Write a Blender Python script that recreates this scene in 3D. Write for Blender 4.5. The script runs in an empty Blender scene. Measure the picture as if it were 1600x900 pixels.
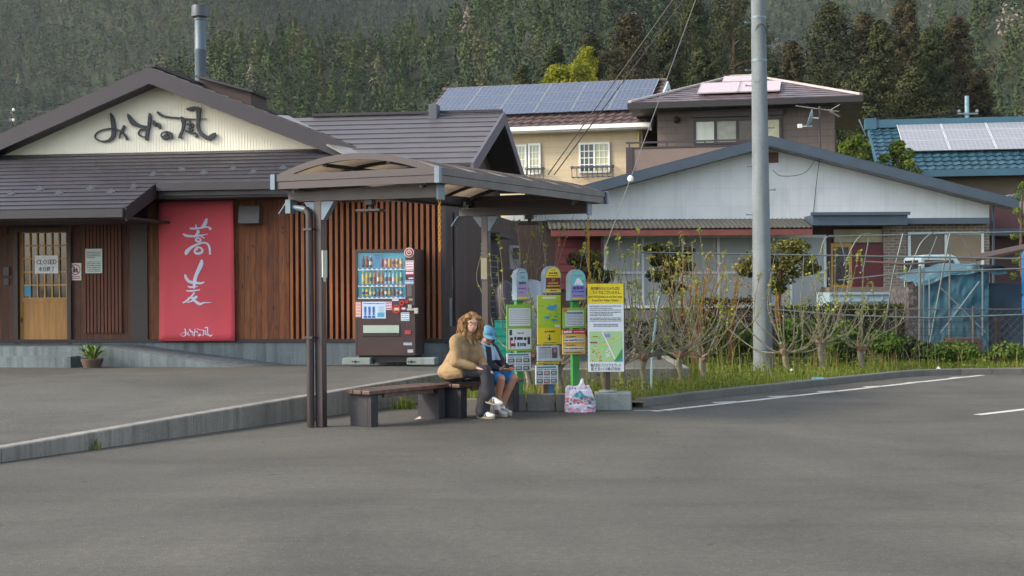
import bpy, bmesh, math, random
import numpy as np
from mathutils import Vector, Matrix
random.seed(7); RNG = np.random.default_rng(7)
SC = bpy.context.scene
COL = SC.collection
R = math.radians
F, CZ, ROLL, HOR = 2222.0, 1.62, 0.007, 5.0

# ---------------------------------------------------------------- camera
cd = bpy.data.cameras.new('camera'); cam = bpy.data.objects.new('camera', cd); COL.objects.link(cam)
cd.lens = 50; cd.sensor_width = 36; cd.shift_y = -HOR/1600; cd.clip_start = .1; cd.clip_end = 4000
cam.matrix_world = Matrix.Translation((0, 0, CZ)) @ Matrix.Rotation(R(90), 4, 'X') @ Matrix.Rotation(-ROLL, 4, 'Z')
SC.camera = cam

def ray(px, py):
    x = px-800-ROLL*(py-450); y = py-450+ROLL*(px-800)
    return x/F, -(y+HOR)/F
def P(px, py, Y):                     # a measured point of the place at distance Y
    a, b = ray(px, py); return Vector((a*Y, Y, CZ+b*Y))
def G(px, py, z=0.0):                 # where the sight line meets height z
    a, b = ray(px, py); Y = (z-CZ)/b; return Vector((a*Y, Y, z))
class Frame:                          # a building's own axes: u along the front, w into the building
    def __init__(s, o, deg):
        s.o = Vector((o[0], o[1], 0)); s.t = R(deg); s.rz = -s.t
        s.u = Vector((math.cos(s.t), -math.sin(s.t), 0)); s.n = Vector((math.sin(s.t), math.cos(s.t), 0))
    def uz(s, px, py, w=0.0):
        a, b = ray(px, py); d = Vector((a, 1, b)); e = -s.o.copy()
        t = (w - e.dot(s.n)) / d.dot(s.n); q = e + d*t
        return q.dot(s.u), CZ + b*t
    def at(s, px, py, w=0.0):
        u, z = s.uz(px, py, w); return Vector((u, w, z))
    def world(s, u, w, z=0): return s.o + s.u*u + s.n*w + Vector((0, 0, z))

# ---------------------------------------------------------------- mesh builder
class MB:
    def __init__(s): s.v, s.f, s.m, s.T, s.mi = [], [], [], Matrix(), 0
    def add(s, vs, fs, mi=None):
        n = len(s.v); s.v += [tuple(s.T @ Vector(p)) for p in vs]
        s.f += [tuple(i+n for i in f) for f in fs]; s.m += [s.mi if mi is None else mi]*len(fs); return s
    def box(s, x0, x1, y0, y1, z0, z1, mi=None):
        return s.add([(x0,y0,z0),(x1,y0,z0),(x1,y1,z0),(x0,y1,z0),(x0,y0,z1),(x1,y0,z1),(x1,y1,z1),(x0,y1,z1)],
                     [(0,3,2,1),(4,5,6,7),(0,1,5,4),(1,2,6,5),(2,3,7,6),(3,0,4,7)], mi)
    def bar(s, a, b, w, h, up=(0,0,1), mi=None):
        a, b = Vector(a), Vector(b); d = (b-a).normalized(); up = Vector(up)
        if abs(d.dot(up)) > .98: up = Vector((0,1,0))
        x = d.cross(up).normalized()*(w/2); y = x.cross(d).normalized()*(h/2)
        vs = [a-x-y, a+x-y, a+x+y, a-x+y, b-x-y, b+x-y, b+x+y, b-x+y]
        return s.add(vs, [(0,1,2,3),(7,6,5,4),(0,4,5,1),(1,5,6,2),(2,6,7,3),(3,7,4,0)], mi)
    def tube(s, pts, r, n=6, mi=None, cap=True):
        pts = [Vector(p) for p in pts]; k = len(pts)
        rs = r if isinstance(r, (list, tuple)) else [r]*k
        vs, fs, ref = [], [], None
        for i, p in enumerate(pts):
            d = (pts[min(i+1,k-1)]-pts[max(i-1,0)]).normalized()
            if ref is None: ref = d.orthogonal().normalized()
            ref = (ref - d*ref.dot(d)).normalized(); q = d.cross(ref)
            for j in range(n):
                t = 2*math.pi*j/n; vs.append(p+(ref*math.cos(t)+q*math.sin(t))*rs[i])
        for i in range(k-1):
            for j in range(n):
                a = i*n+j; b = i*n+(j+1)%n; fs.append((a, b, b+n, a+n))
        if cap: fs += [tuple(range(n))[::-1], tuple(range((k-1)*n, k*n))]
        return s.add(vs, fs, mi)
    def lathe(s, prof, c=(0,0,0), n=16, mi=None):
        vs, fs = [], []; k = len(prof)
        for r, z in prof:
            for j in range(n):
                t = 2*math.pi*j/n; vs.append((c[0]+r*math.cos(t), c[1]+r*math.sin(t), c[2]+z))
        for i in range(k-1):
            for j in range(n):
                a = i*n+j; b = i*n+(j+1)%n; fs.append((a, b, b+n, a+n))
        fs += [tuple(range(n))[::-1], tuple(range((k-1)*n, k*n))]
        return s.add(vs, fs, mi)
    def prism(s, poly, y0, y1, mi=None):             # polygon in x,z; extruded along y
        n = len(poly); vs = [(x, y0, z) for x, z in poly] + [(x, y1, z) for x, z in poly]
        return s.add(vs, [tuple(range(n)), tuple(range(2*n-1, n-1, -1))] + [(i, i+n, (i+1)%n+n, (i+1)%n) for i in range(n)], mi)
    def slab(s, quad, th, mi=None):                  # a thick sheet from corner points, thickened along its normal
        q = [Vector(p) for p in quad]; nn = (q[1]-q[0]).cross(q[-1]-q[0]).normalized()*th
        n = len(q); return s.add(q+[p+nn for p in q], [tuple(range(n))[::-1], tuple(range(n, 2*n))]+[(i,(i+1)%n,(i+1)%n+n,i+n) for i in range(n)], mi)
    def poly(s, pts, mi=None): return s.add(pts, [tuple(range(len(pts)))], mi)
    def ring(s, c, r0, r1, y0, y1, n=24, mi=None):
        for k in range(n):
            a, b = 2*math.pi*k/n, 2*math.pi*(k+1)/n
            s.prism([(c[0]+r0*math.cos(a), c[1]+r0*math.sin(a)), (c[0]+r1*math.cos(a), c[1]+r1*math.sin(a)),
                     (c[0]+r1*math.cos(b), c[1]+r1*math.sin(b)), (c[0]+r0*math.cos(b), c[1]+r0*math.sin(b))], y0, y1, mi)
        return s
    def disc(s, c, r, y, n=24, mi=None, ry=None):
        return s.poly([(c[0]+r*math.cos(2*math.pi*k/n), y, c[1]+(ry or r)*math.sin(2*math.pi*k/n)) for k in range(n)], mi)
    def rect(s, x0, x1, z0, z1, y, mi=None): return s.poly([(x0,y,z0),(x1,y,z0),(x1,y,z1),(x0,y,z1)], mi)
    def build(s, name, mats, parent=None, smooth=False, bevel=0, loc=None, rz=0):
        me = bpy.data.meshes.new(name); me.from_pydata(s.v, [], s.f)
        if not isinstance(mats, (list, tuple)): mats = [mats]
        for m in mats: me.materials.append(m)
        if len(mats) > 1: me.polygons.foreach_set('material_index', s.m)
        bm = bmesh.new(); bm.from_mesh(me)
        if len(s.f) < 60000: bmesh.ops.recalc_face_normals(bm, faces=bm.faces)
        if bevel: 
            es = [e for e in bm.edges if len(e.link_faces) == 2 and e.calc_face_angle(0) > .5]
            bmesh.ops.bevel(bm, geom=es, offset=bevel, segments=2, affect='EDGES', profile=.5, clamp_overlap=True)
        bm.to_mesh(me); bm.free()
        if smooth:
            me.polygons.foreach_set('use_smooth', [True]*len(me.polygons))
            if smooth != 2: me.set_sharp_from_angle(angle=R(40))
        return link(name, me, parent, loc, rz)
def link(name, me, parent=None, loc=None, rz=0):
    o = bpy.data.objects.new(name, me); COL.objects.link(o); o.parent = parent
    if loc is not None: o.location = loc
    o.rotation_euler = (0, 0, rz); return o
def tag(o, label, cat, group=None, kind=None):
    o['label'] = label; o['category'] = cat
    if group: o['group'] = group
    if kind: o['kind'] = kind
    return o
def thing(name, label, cat, loc=(0,0,0), rz=0, group=None):
    return tag(link(name, None, None, loc, rz), label, cat, group)
def struct(o, kind='structure'): o['kind'] = kind; return o
def dup(t, loc, rz, label, group=None):
    c = t.copy(); COL.objects.link(c); c.location = loc; c.rotation_euler = (0,0,rz); c['label'] = label
    if group: c['group'] = group
    for ch in list(t.children):
        k = ch.copy(); COL.objects.link(k); k.parent = c
        for g in list(ch.children):
            h = g.copy(); COL.objects.link(h); h.parent = k
    return c
def spline(pts, k=6):
    pts = [np.array(p, float) for p in pts]; out = []
    q = [2*pts[0]-pts[1]]+pts+[2*pts[-1]-pts[-2]]
    for i in range(1, len(q)-2):
        a, b, c, d = q[i-1:i+3]
        for t in np.linspace(0, 1, k, endpoint=False):
            out.append(.5*(2*b+(c-a)*t+(2*a-5*b+4*c-d)*t*t+(3*b-a-3*c+d)*t**3))
    out.append(pts[-1]); return out
_tc = {}
def text(mb, s, cx, z, size, y, mi=0, width=None, align='CENTER'):  # flat lettering on the plane y, facing -y
    key = s
    if key not in _tc:
        c = bpy.data.curves.new('lettering', 'FONT'); c.body = s; c.size = 1; c.resolution_u = 1
        o = bpy.data.objects.new('lettering', c); COL.objects.link(o)
        me = bpy.data.meshes.new_from_object(o.evaluated_get(bpy.context.evaluated_depsgraph_get()))
        _tc[key] = ([tuple(v.co) for v in me.vertices], [tuple(p.vertices) for p in me.polygons])
        bpy.data.objects.remove(o); bpy.data.curves.remove(c); bpy.data.meshes.remove(me)
    vs, fs = _tc[key]
    if not vs: return
    x0 = min(v[0] for v in vs); x1 = max(v[0] for v in vs); y0 = min(v[1] for v in vs); y1 = max(v[1] for v in vs)
    sx = sz = size/(y1-y0)
    if width: sx = width/(x1-x0)
    ox = cx-(x0+x1)/2*sx if align == 'CENTER' else cx-x0*sx
    mb.add([(ox+v[0]*sx, y, z+(v[1]-(y0+y1)/2)*sz) for v in vs], fs, mi)
def stroke(mb, pts, y0, y1, mi=0):                  # brush stroke: (x, z, half width) along a spline
    sp = spline(pts, 6); n = len(sp); L, Rr = [], []
    for i, p in enumerate(sp):
        d = sp[min(i+1,n-1)][:2]-sp[max(i-1,0)][:2]; d = d/(np.linalg.norm(d)+1e-9); nn = np.array([-d[1], d[0]])
        w = max(p[2], .0008); L.append(p[:2]+nn*w); Rr.append(p[:2]-nn*w)
    for i in range(n-1): mb.prism([tuple(L[i]), tuple(L[i+1]), tuple(Rr[i+1]), tuple(Rr[i])], y0, y1, mi)
def dashes(mb, x0, x1, z, h, y, mi, seed=0, gap=.25, wmin=.5, wmax=3):   # illegible small print
    rr = random.Random(seed); x = x0
    while x < x1:
        w = h*rr.uniform(wmin, wmax); mb.rect(x, min(x+w, x1), z-h/2*rr.uniform(.6,1), z+h/2*rr.uniform(.6,1), y, mi); x += w+h*gap*rr.uniform(.5, 2)

# ---------------------------------------------------------------- materials
def hexc(h):
    h = h.lstrip('#'); c = [int(h[i:i+2], 16)/255 for i in (0, 2, 4)]
    return tuple((x/12.92 if x <= .04045 else ((x+.055)/1.055)**2.4) for x in c)
def nodes(name):
    m = bpy.data.materials.new(name); m.use_nodes = True; nt = m.node_tree
    return m, nt, nt.nodes['Principled BSDF'], nt.nodes.new, nt.links.new
def mixc(new, lk, a, b, fac, mode='MIX'):
    n = new('ShaderNodeMix'); n.data_type = 'RGBA'; n.blend_type = mode; n.clamp_factor = True
    for sock, val in ((n.inputs[6], a), (n.inputs[7], b), (n.inputs[0], fac)):
        if hasattr(val, 'is_output') or hasattr(val, 'links'): lk(val, sock)
        elif isinstance(val, tuple): sock.default_value = (*val[:3], 1)
        else: sock.default_value = val
    return n.outputs[2]
def noise(new, lk, vec, scale, det=5, rough=.55, dist=0):
    n = new('ShaderNodeTexNoise'); n.inputs['Scale'].default_value = scale; n.inputs['Detail'].default_value = det
    n.inputs['Roughness'].default_value = rough; n.inputs['Distortion'].default_value = dist; lk(vec, n.inputs['Vector']); return n.outputs[0]
def ramp(new, lk, f, stops):
    r = new('ShaderNodeValToRGB'); e = r.color_ramp.elements
    while len(e) < len(stops): e.new(.5)
    for x, (p, c) in zip(e, stops):
        x.position = p; x.color = (c, c, c, 1) if not isinstance(c, tuple) else (*c[:3], 1)
    lk(f, r.inputs[0]); return r.outputs[0]
def mapped(new, lk, stretch, rot=(0,0,0), coord='Object'):
    t = new('ShaderNodeTexCoord'); mp = new('ShaderNodeMapping'); mp.inputs['Scale'].default_value = stretch; mp.inputs['Rotation'].default_value = rot
    lk(t.outputs[coord], mp.inputs['Vector']); return mp.outputs[0]
def bumpn(new, lk, b, h, strength, dist=.01):
    n = new('ShaderNodeBump'); n.inputs['Strength'].default_value = strength; n.inputs['Distance'].default_value = dist
    lk(h, n.inputs['Height']); lk(n.outputs[0], b.inputs['Normal'])
_mc = {}
def M(col, rough=.7, var=.18, sc=5, bump=.15, bsc=60, metal=0, stretch=(1,1,1), col2=None, f2=(.52,.72), sc2=1.3, spec=.5, name=None, coat=0):
    key = (col, rough, var, sc, bump, bsc, metal, stretch, col2, f2, sc2, spec)
    if key in _mc: return _mc[key]
    c = hexc(col) if isinstance(col, str) else col
    m, nt, b, new, lk = nodes(name or 'surface')
    v = mapped(new, lk, stretch)
    n1 = noise(new, lk, v, sc)
    a = tuple(x*(1-var) for x in c); d = tuple(min(1, x*(1+var)) for x in c)
    out = mixc(new, lk, a, d, ramp(new, lk, n1, [(.3, 0.0), (.7, 1.0)]))
    if col2:
        c2 = hexc(col2) if isinstance(col2, str) else col2
        out = mixc(new, lk, out, c2, ramp(new, lk, noise(new, lk, v, sc2, 8, .65), [(f2[0], 0.0), (f2[1], .85)]))
    lk(out, b.inputs['Base Color'])
    lk(ramp(new, lk, n1, [(.2, max(0, rough-.08)), (.8, min(1, rough+.08))]), b.inputs['Roughness'])
    b.inputs['Metallic'].default_value = metal; b.inputs['Specular IOR Level'].default_value = spec; b.inputs['Coat Weight'].default_value = coat
    if bump: bumpn(new, lk, b, noise(new, lk, v, bsc, 6, .6), bump)
    _mc[key] = m; return m
def flat(col, rough=.6): return M(col, rough, .05, 8, 0)
def m_glass(col=(.02,.025,.03), rough=.06):
    m, nt, b, new, lk = nodes('window_glass'); b.inputs['Base Color'].default_value = (*col, 1); b.inputs['Roughness'].default_value = rough
    b.inputs['Specular IOR Level'].default_value = .8
    v = mapped(new, lk, (1,1,1)); bumpn(new, lk, b, noise(new, lk, v, 1.2, 2), .08, .05); return m
def m_asphalt(name, base, warm):
    m, nt, b, new, lk = nodes(name); v = mapped(new, lk, (1,1,1)); vs = mapped(new, lk, (.16,.9,1), (0,0,R(-20))); vt = mapped(new, lk, (.5,.12,1), (0,0,R(12)))
    big = noise(new, lk, v, .35, 5, .6, .6); st = noise(new, lk, vs, 1.6, 6, .62, .5); st2 = noise(new, lk, vt, 1.1, 5, .6, .4)
    fine = noise(new, lk, v, 85, 3, .7); mid = noise(new, lk, v, 14, 4, .65)
    c = mixc(new, lk, tuple(x*.80 for x in base), tuple(x*1.2 for x in warm), ramp(new, lk, big, [(.3, 0.0), (.72, 1.0)]))
    c = mixc(new, lk, c, (.58,.58,.58), ramp(new, lk, st, [(.48, 0.0), (.78, .55)]), 'MULTIPLY')
    c = mixc(new, lk, c, (1.5,1.47,1.42), ramp(new, lk, st2, [(.52, 0.0), (.82, .45)]), 'MULTIPLY')
    c = mixc(new, lk, c, (1.6,1.58,1.54), ramp(new, lk, mid, [(.42, 0.0), (.75, .5)]), 'MULTIPLY')
    c = mixc(new, lk, c, (.35,.35,.36), ramp(new, lk, fine, [(.53, 0.0), (.68, .8)]), 'MULTIPLY')
    c = mixc(new, lk, c, (.24,.235,.21), ramp(new, lk, noise(new, lk, v, 40, 2, .7), [(.62, 0.0), (.72, .5)]))
    c = mixc(new, lk, c, (.012,.012,.012), ramp(new, lk, noise(new, lk, v, 5.5, 2, .6), [(.70, 0.0), (.76, .5)]))
    ck = new('ShaderNodeTexVoronoi'); ck.feature = 'DISTANCE_TO_EDGE'; ck.inputs['Scale'].default_value = .22
    vv = new('ShaderNodeVectorMath'); lk(v, vv.inputs[0]); nz = new('ShaderNodeTexNoise'); nz.inputs['Scale'].default_value = .9; nz.inputs['Detail'].default_value = 6; lk(v, nz.inputs['Vector'])
    lk(nz.outputs[1], vv.inputs[1]); lk(vv.outputs[0], ck.inputs['Vector'])
    c = mixc(new, lk, c, (.45,.45,.45), ramp(new, lk, ck.outputs[0], [(.0, .22), (.0025, 0.0)]), 'MULTIPLY')
    lk(c, b.inputs['Base Color']); b.inputs['Roughness'].default_value = .86; b.inputs['Specular IOR Level'].default_value = .35
    bumpn(new, lk, b, fine, .5, .012); return m
def m_boards(name, base, light, pitch=.105, knots=True, worn='#8a6a48'):    # vertical boards with grain, knots and weathering
    m, nt, b, new, lk = nodes(name); t = new('ShaderNodeTexCoord'); sp = new('ShaderNodeSeparateXYZ'); lk(t.outputs['Object'], sp.inputs[0])
    def math_(op, x, y=0.0):
        n = new('ShaderNodeMath'); n.operation = op
        for i, q in enumerate((x, y)):
            if isinstance(q, (int, float)): n.inputs[i].default_value = q
            else: lk(q, n.inputs[i])
        return n.outputs[0]
    s = math_('DIVIDE', math_('ADD', sp.outputs[0], math_('MULTIPLY', sp.outputs[1], 1.0)), pitch)
    idx = math_('FLOOR', s); fr = math_('FRACT', s)
    wn = new('ShaderNodeTexWhiteNoise'); wn.noise_dimensions = '1D'; lk(idx, wn.inputs['W'])
    v = mapped(new, lk, (9,9,.7)); g = noise(new, lk, v, 3.0, 7, .6, .8)
    c = mixc(new, lk, hexc(base), hexc(light), ramp(new, lk, g, [(.3, 0.0), (.75, 1.0)]))
    c = mixc(new, lk, c, (.55,.5,.5), ramp(new, lk, wn.outputs[0], [(0, 0.0), (1, .8)]), 'MULTIPLY')
    big = noise(new, lk, mapped(new, lk, (1,1,.35)), .9, 6, .62, .6)
    c = mixc(new, lk, c, hexc(worn), ramp(new, lk, big, [(.56, 0.0), (.8, .5)]))
    if knots:
        k = new('ShaderNodeTexVoronoi'); k.inputs['Scale'].default_value = 4.2; lk(mapped(new, lk, (1.6,1.6,.75)), k.inputs['Vector'])
        c = mixc(new, lk, c, (.012,.006,.004), ramp(new, lk, k.outputs[0], [(.05, .8), (.16, 0.0)]))
    c = mixc(new, lk, c, (.15,.13,.13), ramp(new, lk, fr, [(0, 1.0), (.05, 0.0), (.95, 0.0), (1, 1.0)]), 'MULTIPLY')
    lk(c, b.inputs['Base Color']); b.inputs['Roughness'].default_value = .72
    bumpn(new, lk, b, ramp(new, lk, fr, [(0, 0.0), (.07, 1.0), (.93, 1.0), (1, 0.0)]), .5, .008); return m
def m_brick(name, c1, c2, mort, sx, bw=.2, bh=.06, ms=.008, off=.5, rough=.8, axes='XZ', bump=.3, var=.5):
    m, nt, b, new, lk = nodes(name); t = new('ShaderNodeTexCoord'); sp = new('ShaderNodeSeparateXYZ'); cb = new('ShaderNodeCombineXYZ')
    lk(t.outputs['Object'], sp.inputs[0])
    for i, ax in enumerate(axes): lk(sp.outputs['XYZ'.index(ax)], cb.inputs[i])
    k = new('ShaderNodeTexBrick'); k.offset = off; k.inputs['Scale'].default_value = sx; k.inputs['Brick Width'].default_value = bw; k.inputs['Row Height'].default_value = bh
    k.inputs['Mortar Size'].default_value = ms; k.inputs['Mortar Smooth'].default_value = .1; k.inputs['Bias'].default_value = 0
    k.inputs['Color1'].default_value = (*c1, 1); k.inputs['Color2'].default_value = (*c2, 1); k.inputs['Mortar'].default_value = (*mort, 1)
    lk(cb.outputs[0], k.inputs['Vector'])
    n = noise(new, lk, t.outputs['Object'], 1.7, 7, .62)
    c = mixc(new, lk, k.outputs[0], (1-var*.7,)*3, ramp(new, lk, n, [(.38, 0.0), (.72, 1.0)]), 'MULTIPLY')
    c = mixc(new, lk, c, (1-var*.8, 1-var*.85, 1-var*.9), ramp(new, lk, noise(new, lk, mapped(new, lk, (5,5,.3)), 1.2, 6, .65), [(.5, 0.0), (.72, 1.0)]), 'MULTIPLY')
    lk(c, b.inputs['Base Color']); b.inputs['Roughness'].default_value = rough
    inv = new('ShaderNodeInvert'); lk(k.outputs[1], inv.inputs[1])
    if bump: bumpn(new, lk, b, inv.outputs[0], bump, .006)
    return m
def m_concrete(name, base, streak=.6, tint='#54524c', lightc=None):
    m, nt, b, new, lk = nodes(name); v = mapped(new, lk, (1,1,1)); vz = mapped(new, lk, (7,7,.45))
    c = mixc(new, lk, tuple(x*.75 for x in base), tuple(x*1.2 for x in base), ramp(new, lk, noise(new, lk, v, 1.1, 6, .6, .4), [(.3, 0.0), (.72, 1.0)]))
    c = mixc(new, lk, c, hexc(tint), ramp(new, lk, noise(new, lk, vz, 1.3, 5, .65), [(.45, 0.0), (.68, streak)]))
    c = mixc(new, lk, c, (.3,.3,.28), ramp(new, lk, noise(new, lk, v, 34, 4, .7), [(.55, 0.0), (.72, .55)]), 'MULTIPLY')
    c = mixc(new, lk, c, (.03,.03,.028), ramp(new, lk, noise(new, lk, v, 3.1, 9, .7), [(.64, 0.0), (.7, .55)]))
    lk(c, b.inputs['Base Color']); b.inputs['Roughness'].default_value = .88
    bumpn(new, lk, b, noise(new, lk, v, 50, 6, .65), .35, .01); return m
def m_leaf(name, c, c2, tr=.25, rough=.6):       # foliage: colour from the per-leaf attribute (kind of leaf), some light passes through
    m, nt, b, new, lk = nodes(name); at = new('ShaderNodeAttribute'); at.attribute_name = 'hue'
    out = mixc(new, lk, c, c2, at.outputs['Fac'])
    lk(out, b.inputs['Base Color']); b.inputs['Roughness'].default_value = rough; b.inputs['Specular IOR Level'].default_value = .25
    tn = new('ShaderNodeBsdfTranslucent'); lk(out, tn.inputs[0]); mx = new('ShaderNodeMixShader'); mx.inputs[0].default_value = tr
    lk(b.outputs[0], mx.inputs[1]); lk(tn.outputs[0], mx.inputs[2]); lk(mx.outputs[0], nt.nodes['Material Output'].inputs[0]); return m

# ---------------------------------------------------------------- organic surfaces: rounded volumes fused into ONE skin
class Blob:
    def __init__(s): s.mb = MB()
    def chain(s, pts, n=14):                 # [(point, radius)...] tapered limbs
        for (a, ra), (b, rb) in zip(pts, pts[1:]):
            a, b = Vector(a), Vector(b); d = (b-a).normalized(); q = []; rs = []
            for t in (-1, -.87, -.5, 0): q.append(a+d*ra*t*.999); rs.append(max(ra*math.sqrt(max(0, 1-t*t)), ra*.05))
            for t in (0, .5, .87, 1): q.append(b+d*rb*t*.999); rs.append(max(rb*math.sqrt(max(0, 1-t*t)), rb*.05))
            s.mb.tube(q, rs, n)
        return s
    def ell(s, c, r, rot=None, n=16):
        T0 = s.mb.T; s.mb.T = T0 @ Matrix.Translation(c) @ (rot or Matrix()) @ Matrix.Diagonal((r[0], r[1], r[2], 1))
        pr = [(math.sin(math.pi*i/12)+1e-3, -math.cos(math.pi*i/12)) for i in range(13)]
        s.mb.lathe(pr, n=n); s.mb.T = T0; return s
    def build(s, name, mats, parent, voxel=.01, smooth=4, fn=None, disp=0):
        me = bpy.data.meshes.new(name); me.from_pydata(s.mb.v, [], s.mb.f)
        o = bpy.data.objects.new(name, me); COL.objects.link(o)
        md = o.modifiers.new('r', 'REMESH'); md.mode = 'VOXEL'; md.voxel_size = voxel
        sm = o.modifiers.new('s', 'SMOOTH'); sm.iterations = smooth; sm.factor = .5
        ev = o.evaluated_get(bpy.context.evaluated_depsgraph_get()); out = bpy.data.meshes.new_from_object(ev)
        bpy.data.objects.remove(o); bpy.data.meshes.remove(me); out.name = name
        n = len(out.polygons); out.polygons.foreach_set('use_smooth', [True]*n)
        out.materials.clear()
        for m in (mats if isinstance(mats, (list, tuple)) else [mats]): out.materials.append(m)
        if disp:
            from mathutils import noise as mn
            for v in out.vertices: v.co += v.normal*disp*(mn.noise(v.co*14)+.6*mn.noise(v.co*31))
        if fn: out.polygons.foreach_set('material_index', [fn(p.center, p.normal) for p in out.polygons])
        return link(name, out, parent)

# ---------------------------------------------------------------- foliage sheets (numpy)
def leaf_mesh(name, pts, nrm, size, hue, mat, parent=None, quad=True, aspect=.6, jitter=.9, loc=None):
    """many small leaf faces at pts, tilted round nrm"""
    n = len(pts); r = RNG
    d = nrm + r.normal(0, jitter, (n, 3)); d /= np.linalg.norm(d, axis=1)[:, None]+1e-9
    a = np.cross(d, r.normal(0, 1, (n, 3))); a /= np.linalg.norm(a, axis=1)[:, None]+1e-9
    b = np.cross(d, a); s = (np.asarray(size)*r.uniform(.6, 1.35, n))[:, None]
    a = a*s; b = b*s*aspect
    if quad: V = np.stack([pts-a*.5, pts+b*.5, pts+a*.55, pts-b*.5], 1); k = 4
    else: V = np.stack([pts-a*.5-b*.4, pts+a*.5-b*.4, pts+b*.7], 1); k = 3
    return raw_mesh(name, V.reshape(-1, 3), k, np.repeat(hue, k), mat, parent, loc)
def raw_mesh(name, V, k, hue, mat, parent=None, loc=None):
    nv = len(V); nf = nv//k; me = bpy.data.meshes.new(name)
    me.vertices.add(nv); me.vertices.foreach_set('co', V.astype(np.float32).ravel())
    me.loops.add(nv); me.loops.foreach_set('vertex_index', np.arange(nv, dtype=np.int32))
    me.polygons.add(nf); me.polygons.foreach_set('loop_start', np.arange(0, nv, k, dtype=np.int32))
    me.update(calc_edges=True)
    at = me.attributes.new('hue', 'FLOAT', 'POINT'); at.data.foreach_set('value', np.clip(hue, 0, 1).astype(np.float32))
    me.materials.append(mat); me.validate(); return link(name, me, parent, loc)
def lobes(cs, rs, n_each, shell=.55):
    """points in a set of ellipsoid lobes, mostly near their surface"""
    P_, N_, I_ = [], [], []
    for i, (c, r) in enumerate(zip(cs, rs)):
        n = max(3, int(n_each if np.isscalar(n_each) else n_each[i])); d = RNG.normal(0, 1, (n, 3)); d /= np.linalg.norm(d, axis=1)[:, None]
        q = shell+(1-shell)*RNG.random(n)**.6; P_.append(np.asarray(c)+d*np.asarray(r)*q[:, None]); N_.append(d); I_.append(np.full(n, i))
    return np.concatenate(P_), np.concatenate(N_), np.concatenate(I_)
# ================================================================ materials of the place
ASPH = m_asphalt('worn_asphalt', (.067,.0645,.056), (.080,.0765,.065))
ASPH2 = m_asphalt('lot_asphalt', (.069,.069,.062), (.083,.081,.071))
CONC = m_concrete('streaked_concrete', (.13,.128,.12), .75)
CONC_B = m_concrete('plinth_concrete', (.15,.185,.195), .55, '#2e3638')
CONC_L = m_concrete('pale_concrete', (.20,.235,.23), .3, '#454b47')
KERB_T = m_concrete('kerb_concrete', (.12,.118,.108), .4)
SOIL = M('#5b4f3c', .95, .35, 3, .6, 30, col2='#56622e', f2=(.4,.6))
PAINT = M('#b9b9b2', .7, .1, 9, .2, 60, col2='#77776f', f2=(.58,.72), sc2=9)
DKBR = M('#2c2222', .5, .15, 3, .08, 30)
DKBR2 = M('#2a2122', .6, .15, 3, .08, 30)
FASC = M('#2d2930', .5, .12, 2, .06, 30)
ROOF = M('#4c494b', .5, .16, 4, .15, 60, col2='#5c5756', f2=(.5,.75), sc2=.6); ROOF_P = M('#333137', .5, .16, 4, .15, 60, col2='#3f3b3e', f2=(.5,.75), sc2=.6)  # ROOF_P: same roofing, its weaker sheen put into a darker colour
BOARD = m_boards('dark_board', '#41271b', '#663d27', .125)
BOARD_L = m_boards('brown_board', '#552e1a', '#94592e', .105, worn='#a06a34')
BOARD_G = m_boards('grey_brown_board', '#40302e', '#523f3a', .16, False, '#6a5348')
SLAT = M('#905630', .7, .25, 2, .2, 60, stretch=(6,6,.6), col2='#5f3420')
SLAT_D = M('#5d3424', .7, .25, 2, .2, 60, stretch=(6,6,.6), col2='#40241b')
BLACK = M('#161416', .6, .1, 4, .05, 40)
GABLE = M('#efead6', .75, .04, 1.2, .1, 40, stretch=(1,1,.2))
WOOD_Y = M('#a87a3e', .55, .22, 2.2, .12, 50, stretch=(8,8,.7), col2='#7a4f24', f2=(.5,.75))
WOOD_F = M('#b98a45', .5, .12, 3, .1, 50, stretch=(8,8,.7))
GLASS = m_glass()
STEEL = M('#6f7d86', .45, .1, 5, .05, 50, metal=.4)
FLUE = M('#4f5d67', .5, .12, 4, .04, 30, metal=.15)
WHITE = M('#d9dcda', .55, .05, 6, .05, 40)
PAPER = flat('#d8dcdf', .5)
INK = flat('#23262e', .7)
GREY = M('#8d9296', .6, .08, 5, .1, 50)

# ================================================================ ground, lots, kerbs
def sheet(name, pts, mat, tri=None):
    mb = MB(); mb.poly(pts) if tri is None else mb.add(pts, tri); return struct(mb.build(name, mat))
sheet('ground', [(-1500,-300,-.03),(1500,-300,-.03),(1500,1800,-.03),(-1500,1800,-.03)], SOIL)
sheet('parking_lot', [(-60,-12,0),(60,-12,0),(60,34,0),(-60,34,0)], ASPH)

FR = Frame((-4.5, 25.0), 8.0)
KB = [(-12.5,-.7,.02),(-8.65,6.26,.06),(-4.77,13.26,.133),(-3.49,15.55,.222),(-2.44,17.46,.285),(-1.05,19.97,.37),(-.1,21.15,.36),(2.7,21.75,.33)]
def lotz(x, y):
    u = (Vector((x,y,0))-FR.o).dot(FR.u); return .245-.009*u
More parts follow.
